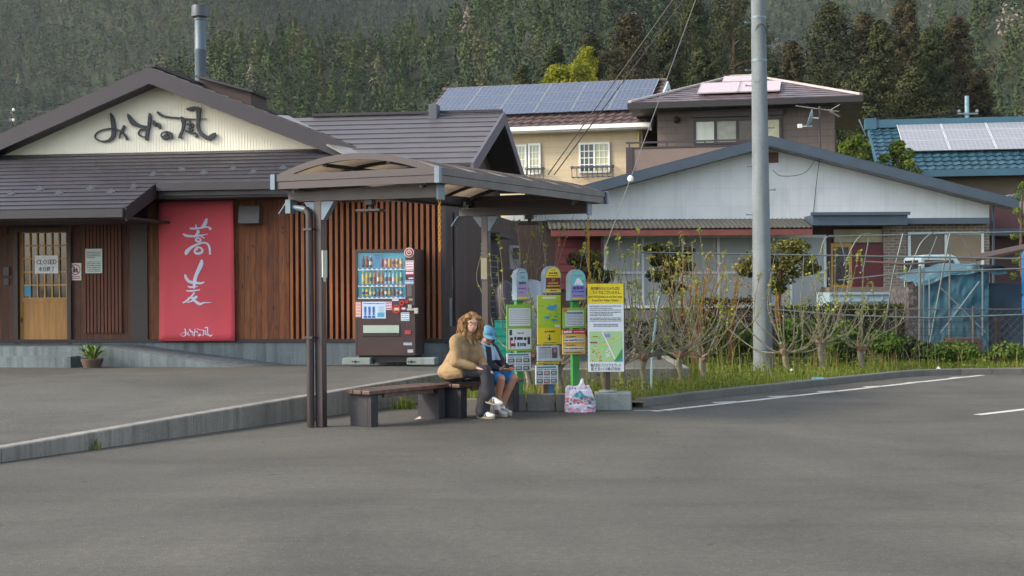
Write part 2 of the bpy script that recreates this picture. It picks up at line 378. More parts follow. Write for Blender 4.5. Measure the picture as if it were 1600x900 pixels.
# raised lot of the restaurant: a ruled surface from kerb to facade
mb = MB(); top, back = [], []
far = [FR.world(u, .3) for u in (-14,-11,-8,-6,-3,0,2.2,3.3)]
for i, k in enumerate(KB):
    d = (Vector(KB[min(i+1,7)][:2])-Vector(KB[max(i-1,0)][:2])).normalized(); nn = Vector((-d.y, d.x))*.1
    top.append(Vector((k[0]+nn.x, k[1]+nn.y, k[2]-.006))); back.append(Vector((far[i].x, far[i].y, lotz(far[i].x, far[i].y))))
N = 7
vs = [top[i].lerp(back[i], j/N) for i in range(8) for j in range(N+1)]
fs = [(i*(N+1)+j, (i+1)*(N+1)+j, (i+1)*(N+1)+j+1, i*(N+1)+j+1) for i in range(7) for j in range(N)]
struct(mb.add(vs, fs).build('restaurant_lot', ASPH2, smooth=True))
# side and far extent of the lot, left of the photograph and behind
sheet('restaurant_lot_edge', [(-40,-.7,.0),(-12.5,-.7,.015),top[0]+Vector((0,0,-.003)),back[0]+Vector((0,0,-.004)),(-40,32,.3)], ASPH2)
sheet('restaurant_lot_edge', [tuple(back[7]+Vector((0,0,-.004))), tuple(top[7]+Vector((0,0,-.004))), (2.9,33,.3), (.2,33,.22)], ASPH2)
def kerb(name, line, width, mat, seg=.0):
    mb = MB(); L, Rr = [], []
    for i, p in enumerate(line):
        a = Vector(line[max(i-1,0)][:2]); b = Vector(line[min(i+1,len(line)-1)][:2]); d = (b-a).normalized(); nn = Vector((-d.y, d.x))*width
        L.append((p[0]+nn.x, p[1]+nn.y)); Rr.append((p[0], p[1]))
    c = .012
    for i in range(len(line)-1):
        z0, z1 = line[i][2], line[i+1][2]; g = .004; d = (Vector(line[i+1][:2])-Vector(line[i][:2])).normalized()*g
        def sec(j, s, z):
            ax, ay = Rr[j]; bx, by = L[j]; ax += d.x*s; ay += d.y*s; bx += d.x*s; by += d.y*s
            e = Vector((bx-ax, by-ay)).normalized()*c
            return [(ax,ay,-.05),(ax,ay,z-c),(ax+e.x,ay+e.y,z),(bx,by,z),(bx,by,-.05)]
        v = sec(i, 1, z0)+sec(i+1, -1, z1)
        mb.add(v, [(0,1,6,5),(1,2,7,6),(2,3,8,7),(3,4,9,8),(0,4,3,2,1),(5,6,7,8,9)])
    return struct(mb.build(name, mat))
def resample(line, step):
    out = []
    for a, b in zip(line, line[1:]):
        n = max(1, round((Vector(b[:2])-Vector(a[:2])).length/step))
        out += [tuple(Vector(a).lerp(Vector(b), i/n)) for i in range(n)]
    return out+[line[-1]]
KT = m_concrete('kerb_wall_concrete', (.22,.212,.188), .5, '#45403a')
kerb('kerb', resample(KB, 2.0), .16, KT)
RK = [(1.72,18.78),(2.6,19.85),(3.9,21.3),(5.4,22.9),(6.6,24.15),(7.1,24.55),(7.8,24.75),(10,24.85),(14,24.95),(30,25.4)]
kerb('kerb', resample([(x,y,.105) for x,y in RK], .6), .13, KERB_T)
kerb('kerb', [(2.72,21.8,.33),(2.8,26,.33),(2.9,33,.33)], .14, KT)
# planting bed soil (right) reaching back under the houses
bed = [(-1.0,18.95),(-.7,18.75),(1.75,18.6)]+[(x-.06,y+.08) for x,y in RK]+[(60,30),(60,75),(-12,75),(-12,40),(2.7,33),(3.2,21.85),(-.1,21.25),(-1.05,20.1)]
mb = MB(); mb.poly([(x,y,.07) for x,y in bed]); struct(mb.build('planting_bed', SOIL))
# low kerb at the near end of the bed, behind the second bench
kerb('kerb', [(-.95,18.72,.13),(-.3,18.55,.13),(.02,18.42,.13)], .12, KERB_T)

# road markings: worn parking line with ticks, and the short line at the right
def gline(mb, a, b, w, z=.004):
    a, b = Vector(a), Vector(b); d = (b-a).normalized(); n = Vector((-d.y, d.x, 0))*w/2
    mb.poly([(a-n).to_tuple()[:2]+(z,), (b-n).to_tuple()[:2]+(z,), (b+n).to_tuple()[:2]+(z,), (a+n).to_tuple()[:2]+(z,)])
mb = MB(); A = G(1022,643); B = G(1535,586.5); gline(mb, A, B, .12)
for px, py, qx, qy in ((1150,628.5,1119,629.8),(1233,619.5,1205,620.5),(1305,611.8,1281,612.5),(1376,604,1354,605),(1442,597,1421,598.5),(1508,589.5,1488,590.5)):
    a = G(px,py); b = G(qx,qy); gline(mb, a+(a-b)*.1, b+(b-a)*.15, .12, .0085)
struct(mb.build('road_marking', PAINT))
mb = MB(); gline(mb, G(1527,648.5), G(1660,633), .12); gline(mb, G(990,641.5), G(1050,641.8), .05); struct(mb.build('road_marking', PAINT))

# ================================================================ restaurant
RS = thing('restaurant_building', 'dark brown wooden restaurant with a cream gable and slate roofs behind the raised lot', 'building', FR.o, FR.rz)
U = FR.uz
uc = U(697,450)[0]; zb = U(400,532)[1]; zp = .0
W_G = 1.2
def shell(u): return lotz(*FR.world(u, 0).to_2d())
# plinth
mb = MB(); mb.box(-14, uc-.02, -.035, 6.5, 0, zb); mb.build('plinth', CONC_B, RS)
# front wall, split round the door and the slat bays
d0, d1 = U(30,450)[0], U(106,450)[0]; dz0, dz1 = U(68,540)[1], U(68,363)[1]
zt = 3.42; sx0, sx1 = U(452,450)[0], U(692,450)[0]; sz0, sz1 = U(570,529)[1], U(570,316)[1]
lx0, lx1 = U(131,450)[0], U(192,450)[0]; lz0, lz1 = U(160,520)[1], U(160,340)[1]
mb = MB(); mb.box(-14, d0-.06, 0, .14, zb, zt); mb.box(d0-.06, d1+.07, 0, .14, dz1+.07, zt); mb.box(d1+.07, U(232,450)[0], .002, .14, zb, zt)
mb.box(-14, uc-.1, .14, .3, zb, zt)
mb.build('wall', BOARD, RS)
mb = MB(); mb.box(U(232,450)[0], sx0, .0, .14, zb, zt); mb.box(sx0, uc-.13, 0, .14, sz1, zt); mb.box(sx0, uc-.13, 0, .14, zb, sz0); mb.build('wall', BOARD_L, RS)
mb = MB(); mb.box(U(205,450)[0], U(232,450)[0], -.05, -.002, zb+.02, 3.05); mb.build('corner_post', DKBR, RS)
mb = MB(); mb.box(-14, sx1+.1, -.06, .02, zb-.035, zb+.025); mb.build('sill_board', DKBR2, RS)
mb = MB(); mb.box(sx0, uc-.13, .10, .13, sz0, sz1); mb.build('screen_backing', BLACK, RS)
mb = MB(); n = 27
for i in range(n):
    x = sx0+(sx1-sx0)*(i+.5)/n; w = .026+random.uniform(-.003,.003); mb.box(x-w, x+w, -.035, .03, sz0-.02, sz1)
mb.build('slat_screen', SLAT, RS)
mb = MB()
for py in (457, 446): mb.box(sx0, sx1, .035, .06, U(570,py)[1]-.015, U(570,py)[1]+.015)
mb.build('screen_rail', DKBR, RS)
mb = MB(); n = 11
for i in range(n):
    x = lx0+(lx1-lx0)*(i+.5)/n; mb.box(x-.024, x+.024, -.05, -.006, lz0, lz1)
for z in (lz0+.04, lz0+.42, lz1-.1): mb.box(lx0, lx1, -.006, .0, z-.02, z+.02)
mb.build('slat_screen', SLAT_D, RS)
mb = MB(); mb.box(uc-.13, uc, -.03, .3, zb-.06, 3.5); mb.build('corner_post', DKBR, RS)
# door
DR = MB(); DR.box(d0, d1, .04, .09, dz0, U(68,466)[1]); mid = U(68,466)[1]; DR.box(d0, d1, .025, .04, mid-.07, mid); DR.box(d0, d1, .025, .04, dz0, dz0+.1)
DR.box(d0, d0+.05, .022, .04, dz0, dz1); DR.box(d1-.03, d1, .022, .04, dz0, dz1)
door = DR.build('door', WOOD_Y, RS)
mb = MB(); mb.box(d0+.05, d1-.03, .06, .07, mid, dz1); mb.build('glass', GLASS, door)
mb = MB()
for i in range(7): x = d0+.055+(d1-d0-.09)*i/6; mb.box(x-.011, x+.011, .03, .058, mid, dz1)
for i in range(6): z = mid+(dz1-mid)*i/5; mb.box(d0+.05, d1-.03, .034, .056, z-.012, z+.012)
mb.build('lattice', WOOD_F, door)
mb = MB(); mb.box(d0+.03, d0+.045, .0, .02, dz0+.42, dz0+.5); mb.build('handle', BLACK, door)
mb = MB(); mb.rect(U(37,450)[0], U(47,450)[0], U(40,463)[1], U(40,447)[1], .026); mb.build('sticker', flat('#3a8fb0'), door)
mb = MB(); mb.box(d0-.08, d0-.005, -.05, .1, dz0, dz1+.06); mb.box(d1+.005, d1+.08, -.05, .1, dz0, dz1+.06); mb.box(d0-.08, d1+.08, -.045, .1, dz1+.005, dz1+.08)
mb.build('door_frame', DKBR, RS)
# small fittings on the left wall
mb = MB(); a = U(11,424); mb.box(a[0]-.06, a[0]+.06, -.04, 0, a[1]-.08, a[1]+.08); mb.box(a[0]-.055, a[0]+.05, -.03, 0, a[1]-.25, a[1]-.12); mb.build('door_intercom', M('#4b4442', .6, .2, 8), RS, bevel=.008)
for px in (10, 112):
    mb = MB(); a = U(px, 355); mb.box(a[0]-.025, a[0]+.025, -.06, 0, a[1]-.12, a[1]+.06); mb.build('wall_bracket', SLAT_D, RS)
# vent hood
v0, v1 = U(373,350,-.2), U(406,321,-.2)
mb = MB(); mb.add([(v0[0],0,v0[1]),(v1[0],0,v0[1]),(v1[0],0,v1[1]),(v0[0],0,v1[1]),(v0[0],-.26,v0[1]),(v1[0],-.26,v0[1]),(v1[0],-.2,v1[1]),(v0[0],-.2,v1[1])],
   [(0,1,2,3),(4,5,6,7),(0,1,5,4),(1,2,6,5),(2,3,7,6),(3,0,4,7)]); mb.build('vent_hood', M('#4a4242', .45, .1, 4, .05), RS, bevel=.012)
# entrance platform, step, ramp
pz = U(100,541.5,-1.1)[1]; pe = U(168,545,-1.1)[0]
mb = MB(); mb.box(-14, pe, -1.1, -.04, 0, pz); mb.build('entrance_platform', CONC_B, RS)
mb = MB(); mb.box(-14, U(110,560,-1.45)[0], -1.45, -1.105, 0, U(60,557.5,-1.45)[1]); mb.build('step', CONC_B, RS)
re = U(440,570,-.6)[0]; gz = shell(re)
mb = MB(); mb.add([(pe,-1.1,0),(re-.6,-1.1,0),(re,-.04,0),(pe,-.04,0),(pe,-1.1,pz-.002),(re-.6,-1.1,gz+.004),(re,-.04,gz+.004),(pe,-.04,pz-.002)],
   [(3,2,1,0),(4,5,6,7),(0,1,5,4),(1,2,6,5),(2,3,7,6),(3,0,4,7)]); mb.build('ramp', CONC_B, RS)
# gable wall and main gable roof
ap = U(233,105,W_G-.5); er = U(585,241,W_G-.5); hw = er[0]-ap[0]; ua = ap[0]; zr = ap[1]; ze = er[1]; sl = (zr-ze)/hw
gw = U(240,240,W_G)[1]
mb = MB(); zi = zr-.27; mb.prism([(ua-hw-.3, gw-.6),(ua+hw-.25, gw-.6),(ua+hw-.25, zi-sl*(hw-.25)),(ua, zi),(ua-hw-.3, zi-sl*(hw+.3))], W_G, W_G+7.3)
gwall = mb.build('gable_wall', GABLE, RS)
mb = MB(); x = ua-hw
while x < ua+hw-.3:
    zz = zi-sl*abs(x-ua)-.02
    if zz > gw-.2: mb.box(x-.005, x+.005, W_G-.006, W_G, gw-.3, zz)
    x += .055
mb.build('siding_batten', GABLE, RS)
def courses(mb, e0, e1, r0, r1, n, th=.022):
    e0, e1, r0, r1 = map(Vector, (e0, e1, r0, r1)); up = (e1-e0).cross(r0-e0).normalized()
    if up.z < 0: up = -up
    for i in range(n):
        a, b, c, d = e0.lerp(r0, i/n), e1.lerp(r1, i/n), e1.lerp(r1, (i+1)/n), e0.lerp(r0, (i+1)/n)
        q = [a+up*th, b+up*th, c+up*.004, d+up*.004]; lo = [a-up*.03, b-up*.03, c-up*.03, d-up*.03]
        mb.add(lo+q, [(3,2,1,0),(4,5,6,7),(0,1,5,4),(1,2,6,5),(2,3,7,6),(3,0,4,7)])
W0, W1 = W_G-.45, W_G+7.6
mb = MB()
courses(mb, (ua+hw, W0, ze), (ua+hw, W1, ze), (ua, W0, zr), (ua, W1, zr), 17)
courses(mb, (ua-hw-.8, W1, zr-sl*(hw+.8)), (ua-hw-.8, W0, zr-sl*(hw+.8)), (ua, W1, zr), (ua, W0, zr), 20)
# pent roof in front of the gable
zt0 = U(240,238,W_G)[1]; zl = U(100,323,-2.1)[1]; zrr = U(330,286.5,-.8)[1]; sp = (zt0-zrr)/(W_G+.8); zl = zt0-sp*(W_G+2.1)
ub = U(218,305,-1.5)[0]; uR = U(585,240,W_G-.3)[0]+.35
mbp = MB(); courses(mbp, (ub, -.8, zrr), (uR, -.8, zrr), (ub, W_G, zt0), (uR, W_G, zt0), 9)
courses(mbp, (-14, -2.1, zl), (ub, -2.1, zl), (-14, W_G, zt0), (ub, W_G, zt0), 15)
# wing roof
rw = 3.25; rz_ = U(700,179,rw)[1]; we = -.5; wez = U(735,256,we)[1]; ur = U(785,178,rw)[0]; vl = U(590,240,we)[0]-.1; vt = U(462,179,rw)[0]-.25
courses(mb, (vl, we, wez), (ur, we, wez), (vt, rw, rz_), (ur, rw, rz_), 10)
fe = 2*rw-we
courses(mb, (ur, fe, wez), (vt, fe, wez), (ur, rw, rz_), (vt, rw, rz_), 10)
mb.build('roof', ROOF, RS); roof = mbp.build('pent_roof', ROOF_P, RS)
# snow guards on the pent roof
for px, py in ((18,304.5),(63,297.5),(93,303.5),(142,296),(174,301.5),(210,294),(240,275),(285,268),(319,272.5),(365,266.7),(396,271.7),(443,265)):
    w = min((abs(U(px,py,w_)[1]-(zt0-sp*(W_G-w_))), w_) for w_ in np.linspace(-2.3,1.1,120))[1]; u, z = U(px,py,w)
    mb = MB(); mb.prism([(u-.09,z),(u+.09,z),(u+.05,z+.05),(u+.02,z+.075),(u-.02,z+.075),(u-.05,z+.05)], w-.012, w+.012); mb.box(u-.05,u+.05,w-.06,w+.06,z-.01,z+.012); mb.build('snow_guard', M('#3d444b', .5, .1, 4, .05), roof)
# fascias and gutters
mb = MB(); zb_ = .30
mb.prism([(ua, zr+.0),(ua+hw+.12, ze-sl*.12),(ua+hw+.12, ze-sl*.12-zb_),(ua, zr-zb_)], W0-.06, W0-.002)
mb.prism([(ua, zr+.0),(ua, zr-zb_),(ua-hw-.8, zr-sl*(hw+.8)-zb_),(ua-hw-.8, zr-sl*(hw+.8))], W0-.06, W0-.002)
mb.prism([(ua, zr-zb_+.06),(ua+hw, ze-zb_+.06),(ua+hw, ze-zb_+.03),(ua, zr-zb_+.03),(ua-hw-.8, zr-sl*(hw+.8)-zb_+.03),(ua-hw-.8, zr-sl*(hw+.8)-zb_+.06)], W0, W_G)
mb.build('bargeboard', FASC, RS)
mb = MB()
mb.box(-14, ub, -2.2, -2.08, zl-.14, zl-.005); mb.box(ub+.05, uR-.4, -.92, -.78, zrr-.12, zrr+.01); mb.box(ub+.05, uR-.4, -.79, -.76, zrr-.2, zrr-.03)
mb.build('gutter', M('#2a272d', .4, .1, 3, .04), RS)
mb = MB(); mb.add([(ub,-2.1,zl-.2),(ub,-2.1,zl),(ub,-.8,zrr),(ub,-.8,zrr-.22),(ub+.03,-2.1,zl-.2),(ub+.03,-2.1,zl+.03),(ub+.03,-.8,zrr+.03),(ub+.03,-.8,zrr-.22)],
    [(0,1,2,3),(7,6,5,4),(0,4,5,1),(1,5,6,2),(2,6,7,3),(3,7,4,0)])
mb.box(-14, ub-.002, -2.06, -.02, zl-.16, zl-.12); mb.box(ub, uR-.4, -.75, -.02, zrr-.24, zrr-.2); mb.build('soffit', DKBR2, RS)
mb = MB(); mb.bar((vl-.06, we+.02, wez+.05), (vt-.06, rw-.02, rz_+.05), .34, .03); mb.build('valley_flashing', M('#6f6d6d', .5, .1, 3, .05), RS)
mb = MB(); mb.bar((vt+.6, rw, rz_+.045), (ur, rw, rz_+.045), .16, .05); mb.bar((ua, W0, zr+.035), (ua, W1, zr+.035), .18, .05); mb.build('ridge_cap', FASC, RS)
# wing gable end with rake boards
mb = MB()
for sgn, a, b in ((1, we, rw), (-1, fe, rw)):
    for (o0, o1, t0, t1) in ((ur, ur+.05, .02, -.22),):
        mb.add([(o0,a,wez+t0),(o1,a,wez+t0),(o1,a,wez+t1),(o0,a,wez+t1),(o0,b,rz_+t0),(o1,b,rz_+t0),(o1,b,rz_+t1),(o0,b,rz_+t1)], [(0,1,2,3),(7,6,5,4),(0,4,5,1),(1,5,6,2),(2,6,7,3),(3,7,4,0)])
mb.build('bargeboard', M('#565058', .5, .1, 3, .05), RS)
mb = MB(); mb.add([(uc-.02,0.31,zb-.4),(uc-.02,6.6,zb-.4),(uc-.02,6.6,wez-.1),(uc-.02,rw,rz_-.12),(uc-.02,.31,wez+.05)]+[(uc-.2,0.31,zb-.4),(uc-.2,6.6,zb-.4),(uc-.2,6.6,wez-.1),(uc-.2,rw,rz_-.12),(uc-.2,.31,wez+.05)],
   [(0,1,2,3,4),(9,8,7,6,5)]+[(i,i+5,(i+1)%5+5,(i+1)%5) for i in range(5)]); mb.build('side_wall', BOARD_G, RS)
a = U(808,450,9.5)[0]; mb = MB(); mb.box(uc-3, a, 6.62, 9.6, 0, wez-.55); mb.build('rear_annex', BOARD_G, RS)
# side fittings: louvre door in an alcove, downpipe, plaques
def side(px, w): return uc-.02
mb = MB(); w0_, w1_ = 4.55, 5.9; mb.box(uc-.021, uc+.012, w0_, w1_, zb-.35, 2.55); sd = mb.build('side_door', BLACK, RS)
mb = MB()
for i in range(15): z = .55+i*.12; mb.box(uc+.012, uc+.03, w0_+.35, w1_-.08, z, z+.02)
mb.build('louvre', STEEL, sd)
mb = MB(); mb.box(uc-.02, uc+.3, 4.3, 6.2, 2.6, 2.68); mb.build('door_canopy', FASC, RS)
mb = MB(); mb.box(uc-.02, uc+.01, .75, .83, 1.55, 1.95); mb.build('wall_plaque', PAPER, RS)
mb = MB(); mb.box(uc-.02, uc+.02, .33, .39, .9, 1.4); mb.build('wall_plaque', GREY, RS)
mb = MB(); mb.tube([(uc+.06,.5,2.9),(uc+.06,.5,.9)], .03, 8); mb.build('downpipe', DKBR, RS)
# roof monitor box, chimney, ridge vent
mb = MB(); p0 = U(312,121,3.2); p1 = U(392,144,3.2); mb.prism([(p0[0],p0[1]),(p1[0],p1[1]),(p1[0],p1[1]-.5),(p0[0],p0[1]-.3)], 3.2, 4.2); mo = mb.build('roof_monitor', M('#3b2a26', .6, .12, 4), RS)
mb = MB(); mb.slab([(p0[0]-.06,3.1,p0[1]-.0),(p1[0]+.06,3.1,p1[1]-.02),(p1[0]+.06,4.3,p1[1]-.02),(p0[0]-.06,4.3,p0[1]-.0)], .04); mb.build('roof', FASC, mo)
cx, cz0 = U(313.5,128,3.6); cz1 = U(313.5,26,3.6)[1]; cz2 = U(313.5,9.5,3.6)[1]; r_ = (U(322.3,60,3.6)[0]-U(305.3,60,3.6)[0])/2
mb = MB(); mb.lathe([(r_,cz0-.6),(r_,cz0+.63),(r_+.006,cz0+.64),(r_+.006,cz0+.67),(r_-.002,cz0+.68),(r_-.004,cz1-.08),(r_+.01,cz1-.075),(r_+.01,cz1-.05),(r_*.72,cz1-.045),(r_*.72,cz1+.02)], (cx,3.6,0), 24)
ch = mb.build('chimney', FLUE, RS, smooth=True)
mb = MB(); rc = r_*1.5; mb.lathe([(rc*.8,cz1-.01),(rc,cz1-.005),(rc,cz2-.03),(rc*.97,cz2),(rc*.3,cz2+.01)], (cx,3.6,0), 24); mb.build('chimney_cap', M('#474b50', .4, .1, 4, .03, metal=.5), ch, smooth=True)
q0, q1 = U(671.5,178,rw-.3), U(684,163,rw-.3); mb = MB(); mb.box(q0[0], q1[0], rw-.4, rw-.05, q0[1]-.12, q1[1]); mb.build('roof_vent', M('#4b5058', .5, .1, 4, .04), RS, bevel=.01)
# garden tap by the corner
mb = MB(); t = U(735,497,-.1); mb.tube([(t[0]-.25,-.08,t[1]-.03),(t[0]+.12,-.08,t[1])], .012, 6); mb.tube([(t[0]+.05,-.08,t[1]),(t[0]+.05,-.08,t[1]+.06)], .02, 6); mb.tube([(t[0]-.2,-.08,t[1]),(t[0]-.2,-.16,t[1]-.08)], .012, 6); mb.tube([(t[0]-.05,-.08,.2),(t[0]-.05,-.08,t[1])], .02, 6); tag(mb.build('garden_tap', STEEL, None, loc=FR.o, rz=FR.rz), 'steel garden tap on a pipe behind the woman with curly hair', 'tap')

# ---- signs on the restaurant
MIZU = [  # brush strokes measured on the sign: x, y, half width
 [(287,122,4),(305,170,19),(318,240,24),(325,330,26),(312,390,22),(265,430,14),(190,440,9),(120,415,7),(98,382,6),(125,340,6),(190,312,6),(270,300,7),(340,305,8),(420,335,7),(465,385,12),(490,428,12)],
 [(443,265,7),(448,290,16),(420,330,12),(398,370,8),(390,410,4)],
 [(493,140,5),(515,180,20),(560,240,30),(620,270,20),(690,285,13),(745,290,7)],
 [(755,135,4),(760,170,17),(755,230,18),(742,300,18),(728,360,19),(718,440,17)],
 [(735,385,6),(690,400,8),(640,385,8),(622,355,8),(650,320,8),(690,312,8),(720,345,10)],
 [(800,220,8),(815,255,20),(832,287,9)],[(850,248,9),(868,280,20),(882,316,8)],
 [(975,345,8),(960,370,12),(935,410,18),(905,405,10),(890,380,5),(915,355,5),(965,348,8),(1000,375,20),(1018,425,16)],[(890,385,4),(935,425,18),(985,400,14)],
 [(848,125,9),(890,160,15),(950,182,11),(1040,192,8),(1110,200,9),(1180,212,9),(1300,215,4),(1435,214,2)],
 [(1130,185,6),(1150,215,24),(1160,280,17),(1140,350,14),(1122,390,16),(1115,425,24)],
 [(1195,105,8),(1240,104,22),(1300,95,20),(1335,110,22),(1335,170,20),(1335,225,18),(1330,290,17),(1345,345,18),(1385,395,22),(1455,430,26),(1510,400,24),(1540,380,14)],
 [(1232,230,7),(1238,270,9),(1228,320,8),(1222,345,4)],[(1195,270,5),(1250,262,9),(1275,290,7),(1210,320,8)],[(1190,345,5),(1240,372,8),(1285,365,9),(1310,385,11),(1312,420,14)],[(1180,330,4),(1200,350,9),(1275,330,8)]]
SOBA = [[(305,68,9),(292,105,16),(268,140,12),(245,152,5)],[(152,150,6),(178,155,9),(240,152,7),(310,143,6),(335,158,11),(322,162,8)],[(207,120,6),(212,150,7),(215,158,4)],
 [(222,168,6),(228,185,13),(215,205,10),(190,235,3)],[(92,198,5),(120,215,11),(180,222,9),(250,215,6),(312,204,2)],[(240,212,5),(262,228,6),(285,240,3)],
 [(215,240,6),(205,255,7),(225,270,8),(250,262,6),(240,242,6),(212,238,6)],
 [(118,385,9),(125,360,17),(160,325,13),(210,298,8),(270,280,7),(310,292,8),(327,330,9),(330,384,8)],
 [(205,330,6),(195,355,9),(215,374,10),(255,366,10),(262,340,9),(240,320,7),(210,325,8),(222,345,6)],
 [(258,428,8),(250,470,18),(222,530,16),(200,580,15),(190,630,15),(185,680,8)],[(108,555,7),(115,585,12),(145,618,12),(205,630,10),(250,633,9),(278,622,4)],
 [(130,660,4),(160,668,8),(218,660,4)],[(115,700,4),(170,700,7),(240,690,4)],[(190,715,7),(165,745,8),(120,785,8),(82,805,5)],[(130,760,4),(180,760,6),(210,750,10),(170,785,7),(120,803,3)],[(150,750,5),(190,785,10),(235,815,11),(270,805,6),(340,802,1.5)]]
o0 = U(135,160,W_G-.06); o1 = U(345,230,W_G-.06); kx = (o1[0]-o0[0])/1600; kz = (o0[1]-o1[1])/533
CH_M = [MIZU[0:2], MIZU[2:7], MIZU[7:9], MIZU[9:]]; CH_S = [SOBA[:9], SOBA[9:]]
SG = thing('shop_sign', 'black brush lettering mounted across the cream gable', 'sign', FR.world(o0[0], W_G-.045, o0[1]), FR.rz)
for ch_ in CH_M:
    sg = MB()
    for k_, s in enumerate(ch_): stroke(sg, [(x*kx, -y*kz, h*kx) for x, y, h in s], -.02-.0006*k_, .02)
    sg.build('character', M('#1d242c', .5, .1, 5, .03), SG)
bw = -.14; b0 = U(249.5,533,bw); b1 = U(364.5,312,bw); cxm = (b0[0]+b1[0])/2
BN = thing('banner', 'tall red hanging banner with white brush lettering on the wooden wall', 'banner', FR.world(b0[0], bw, b0[1]), FR.rz)
Wd, Hd = b1[0]-b0[0], b1[1]-b0[1]; n_, k_ = 14, 20; vs, fs = [], []
wv = lambda x, z: .020*math.sin(x*5+z*1.3)*(1-z/Hd*.8)+.02*math.cos(z*.9)
for j in range(k_+1):
    for i in range(n_+1):
        x, z = Wd*i/n_-.02*(1-j/k_)*(1 if i == 0 else 0), Hd*j/k_; vs.append((x, wv(x,z), z))
fs = [(j*(n_+1)+i, j*(n_+1)+i+1, (j+1)*(n_+1)+i+1, (j+1)*(n_+1)+i) for j in range(k_) for i in range(n_)]
mb = MB(); mb.add(vs, fs); cl = mb.build('cloth', M('#c74a54', .75, .10, 1.3, .1, 120), BN, smooth=2); so = cl.modifiers.new('t', 'SOLIDIFY'); so.thickness = .006; so.offset = 1
def banner_ink(strokes, px0, py0, px1, py1, zw, zh, name, mat, f=1):
    a = U(px0,py0,bw); b = U(px1,py1,bw); kx = (b[0]-a[0])/zw; kz = (a[1]-b[1])/zh
    for ch_ in strokes:
        mb = MB()
        for k_, s in enumerate(ch_): stroke(mb, [(a[0]-b0[0]+x*kx, a[1]-b0[1]-y*kz, h*kx*f) for x, y, h in s], -.004-.0005*k_, .0)
        mb.v = [(x, y+wv(x,z)-.004, z) for x, y, z in mb.v]; mb.build(name, mat, BN)
WINK = flat('#c9d3e6', .7)
banner_ink(CH_S, 270, 330, 350, 490, 450, 900, 'character', WINK)
banner_ink(CH_M, 278, 508, 334, 529, 1600, 533, 'small_character', WINK, 1.1)
mb = MB(); mb.tube([(-.05,-.01,Hd-.01),(Wd+.05,-.01,Hd-.01)], .016, 8); mb.build('top_rod', DKBR, BN)
mb = MB(); mb.tube([(-.02,.0,.015),(Wd+.01,.0,.015)], .014, 8); mb.build('bottom_rod', M('#9c2c36', .6), BN)

def plate(name, label, cat, px0, py0, px1, py1, w, mats, draw, th=.008):
    a = U(px0,py1,w); b = U(px1,py0,w); t = thing(name, label, cat, FR.world(a[0], w, a[1]), FR.rz); W, H = b[0]-a[0], b[1]-a[1]
    mb = MB(); mb.box(0, W, 0, th, 0, H); mb.build('board', mats[0], t, bevel=.002)
    mb = MB(); draw(mb, W, H); mb.build('lettering', mats[1:], t); return t
def d_closed(mb, W, H):
    text(mb, 'CLOSED', W/2, H*.64, H*.27, -.003, 0, W*.88); text(mb, '本日終了', W/2, H*.25, H*.27, -.003, 0, W*.68)
    for dx in (.002, -.002): text(mb, 'CLOSED', W/2+dx, H*.64, H*.27, -.0035, 0, W*.88); text(mb, '本日終了', W/2+dx, H*.25, H*.27, -.0036, 0, W*.68)
plate('notice_sign', 'pale closed sign hung on the lattice of the wooden door', 'sign', 54.5, 399, 91, 427.5, .005, [PAPER, INK], d_closed)
def d_no(mb, W, H):
    mb.ring((W/2,H*.62), W*.36, W*.43, -.004, -.002, 24, 1)
    mb.prism([(W*.24,H*.78),(W*.29,H*.82),(W*.77,H*.46),(W*.72,H*.42)], -.004, -.003, 1)
    mb.disc((W*.4,H*.74), W*.07, -.0035, 10); mb.prism([(W*.33,H*.7),(W*.47,H*.7),(W*.5,H*.46),(W*.3,H*.46)], -.0035, -.003)
    mb.disc((W*.62,H*.7), W*.06, -.0035, 10); mb.prism([(W*.55,H*.66),(W*.69,H*.66),(W*.72,H*.46),(W*.53,H*.46)], -.0035, -.003)
    dashes(mb, W*.12, W*.88, H*.22, H*.06, -.003, 1, 1); dashes(mb, W*.1, W*.9, H*.12, H*.06, -.003, 1, 2)
plate('notice_sign', 'small white prohibition sign with a red circle beside the wooden door', 'sign', 109, 411, 127, 438, -.012, [WHITE, INK, flat('#9c2a33')], d_no)
def d_note(mb, W, H):
    for i in range(4): dashes(mb, W*.08, W*(.92 if i < 3 else .6), H*(.86-i*.075), H*.035, -.003, 0, i, .15, .4, 1.2)
    for i in range(6): dashes(mb, W*.08, W*.9, H*(.46-i*.075), H*.032, -.003, 0, i+9)
plate('notice_sign', 'pale notice with lines of small print fixed on the narrow slatted screen', 'sign', 133.5, 388.5, 159.5, 427, -.07, [M('#c3d2cc', .5, .04, 3, 0), INK], d_note)

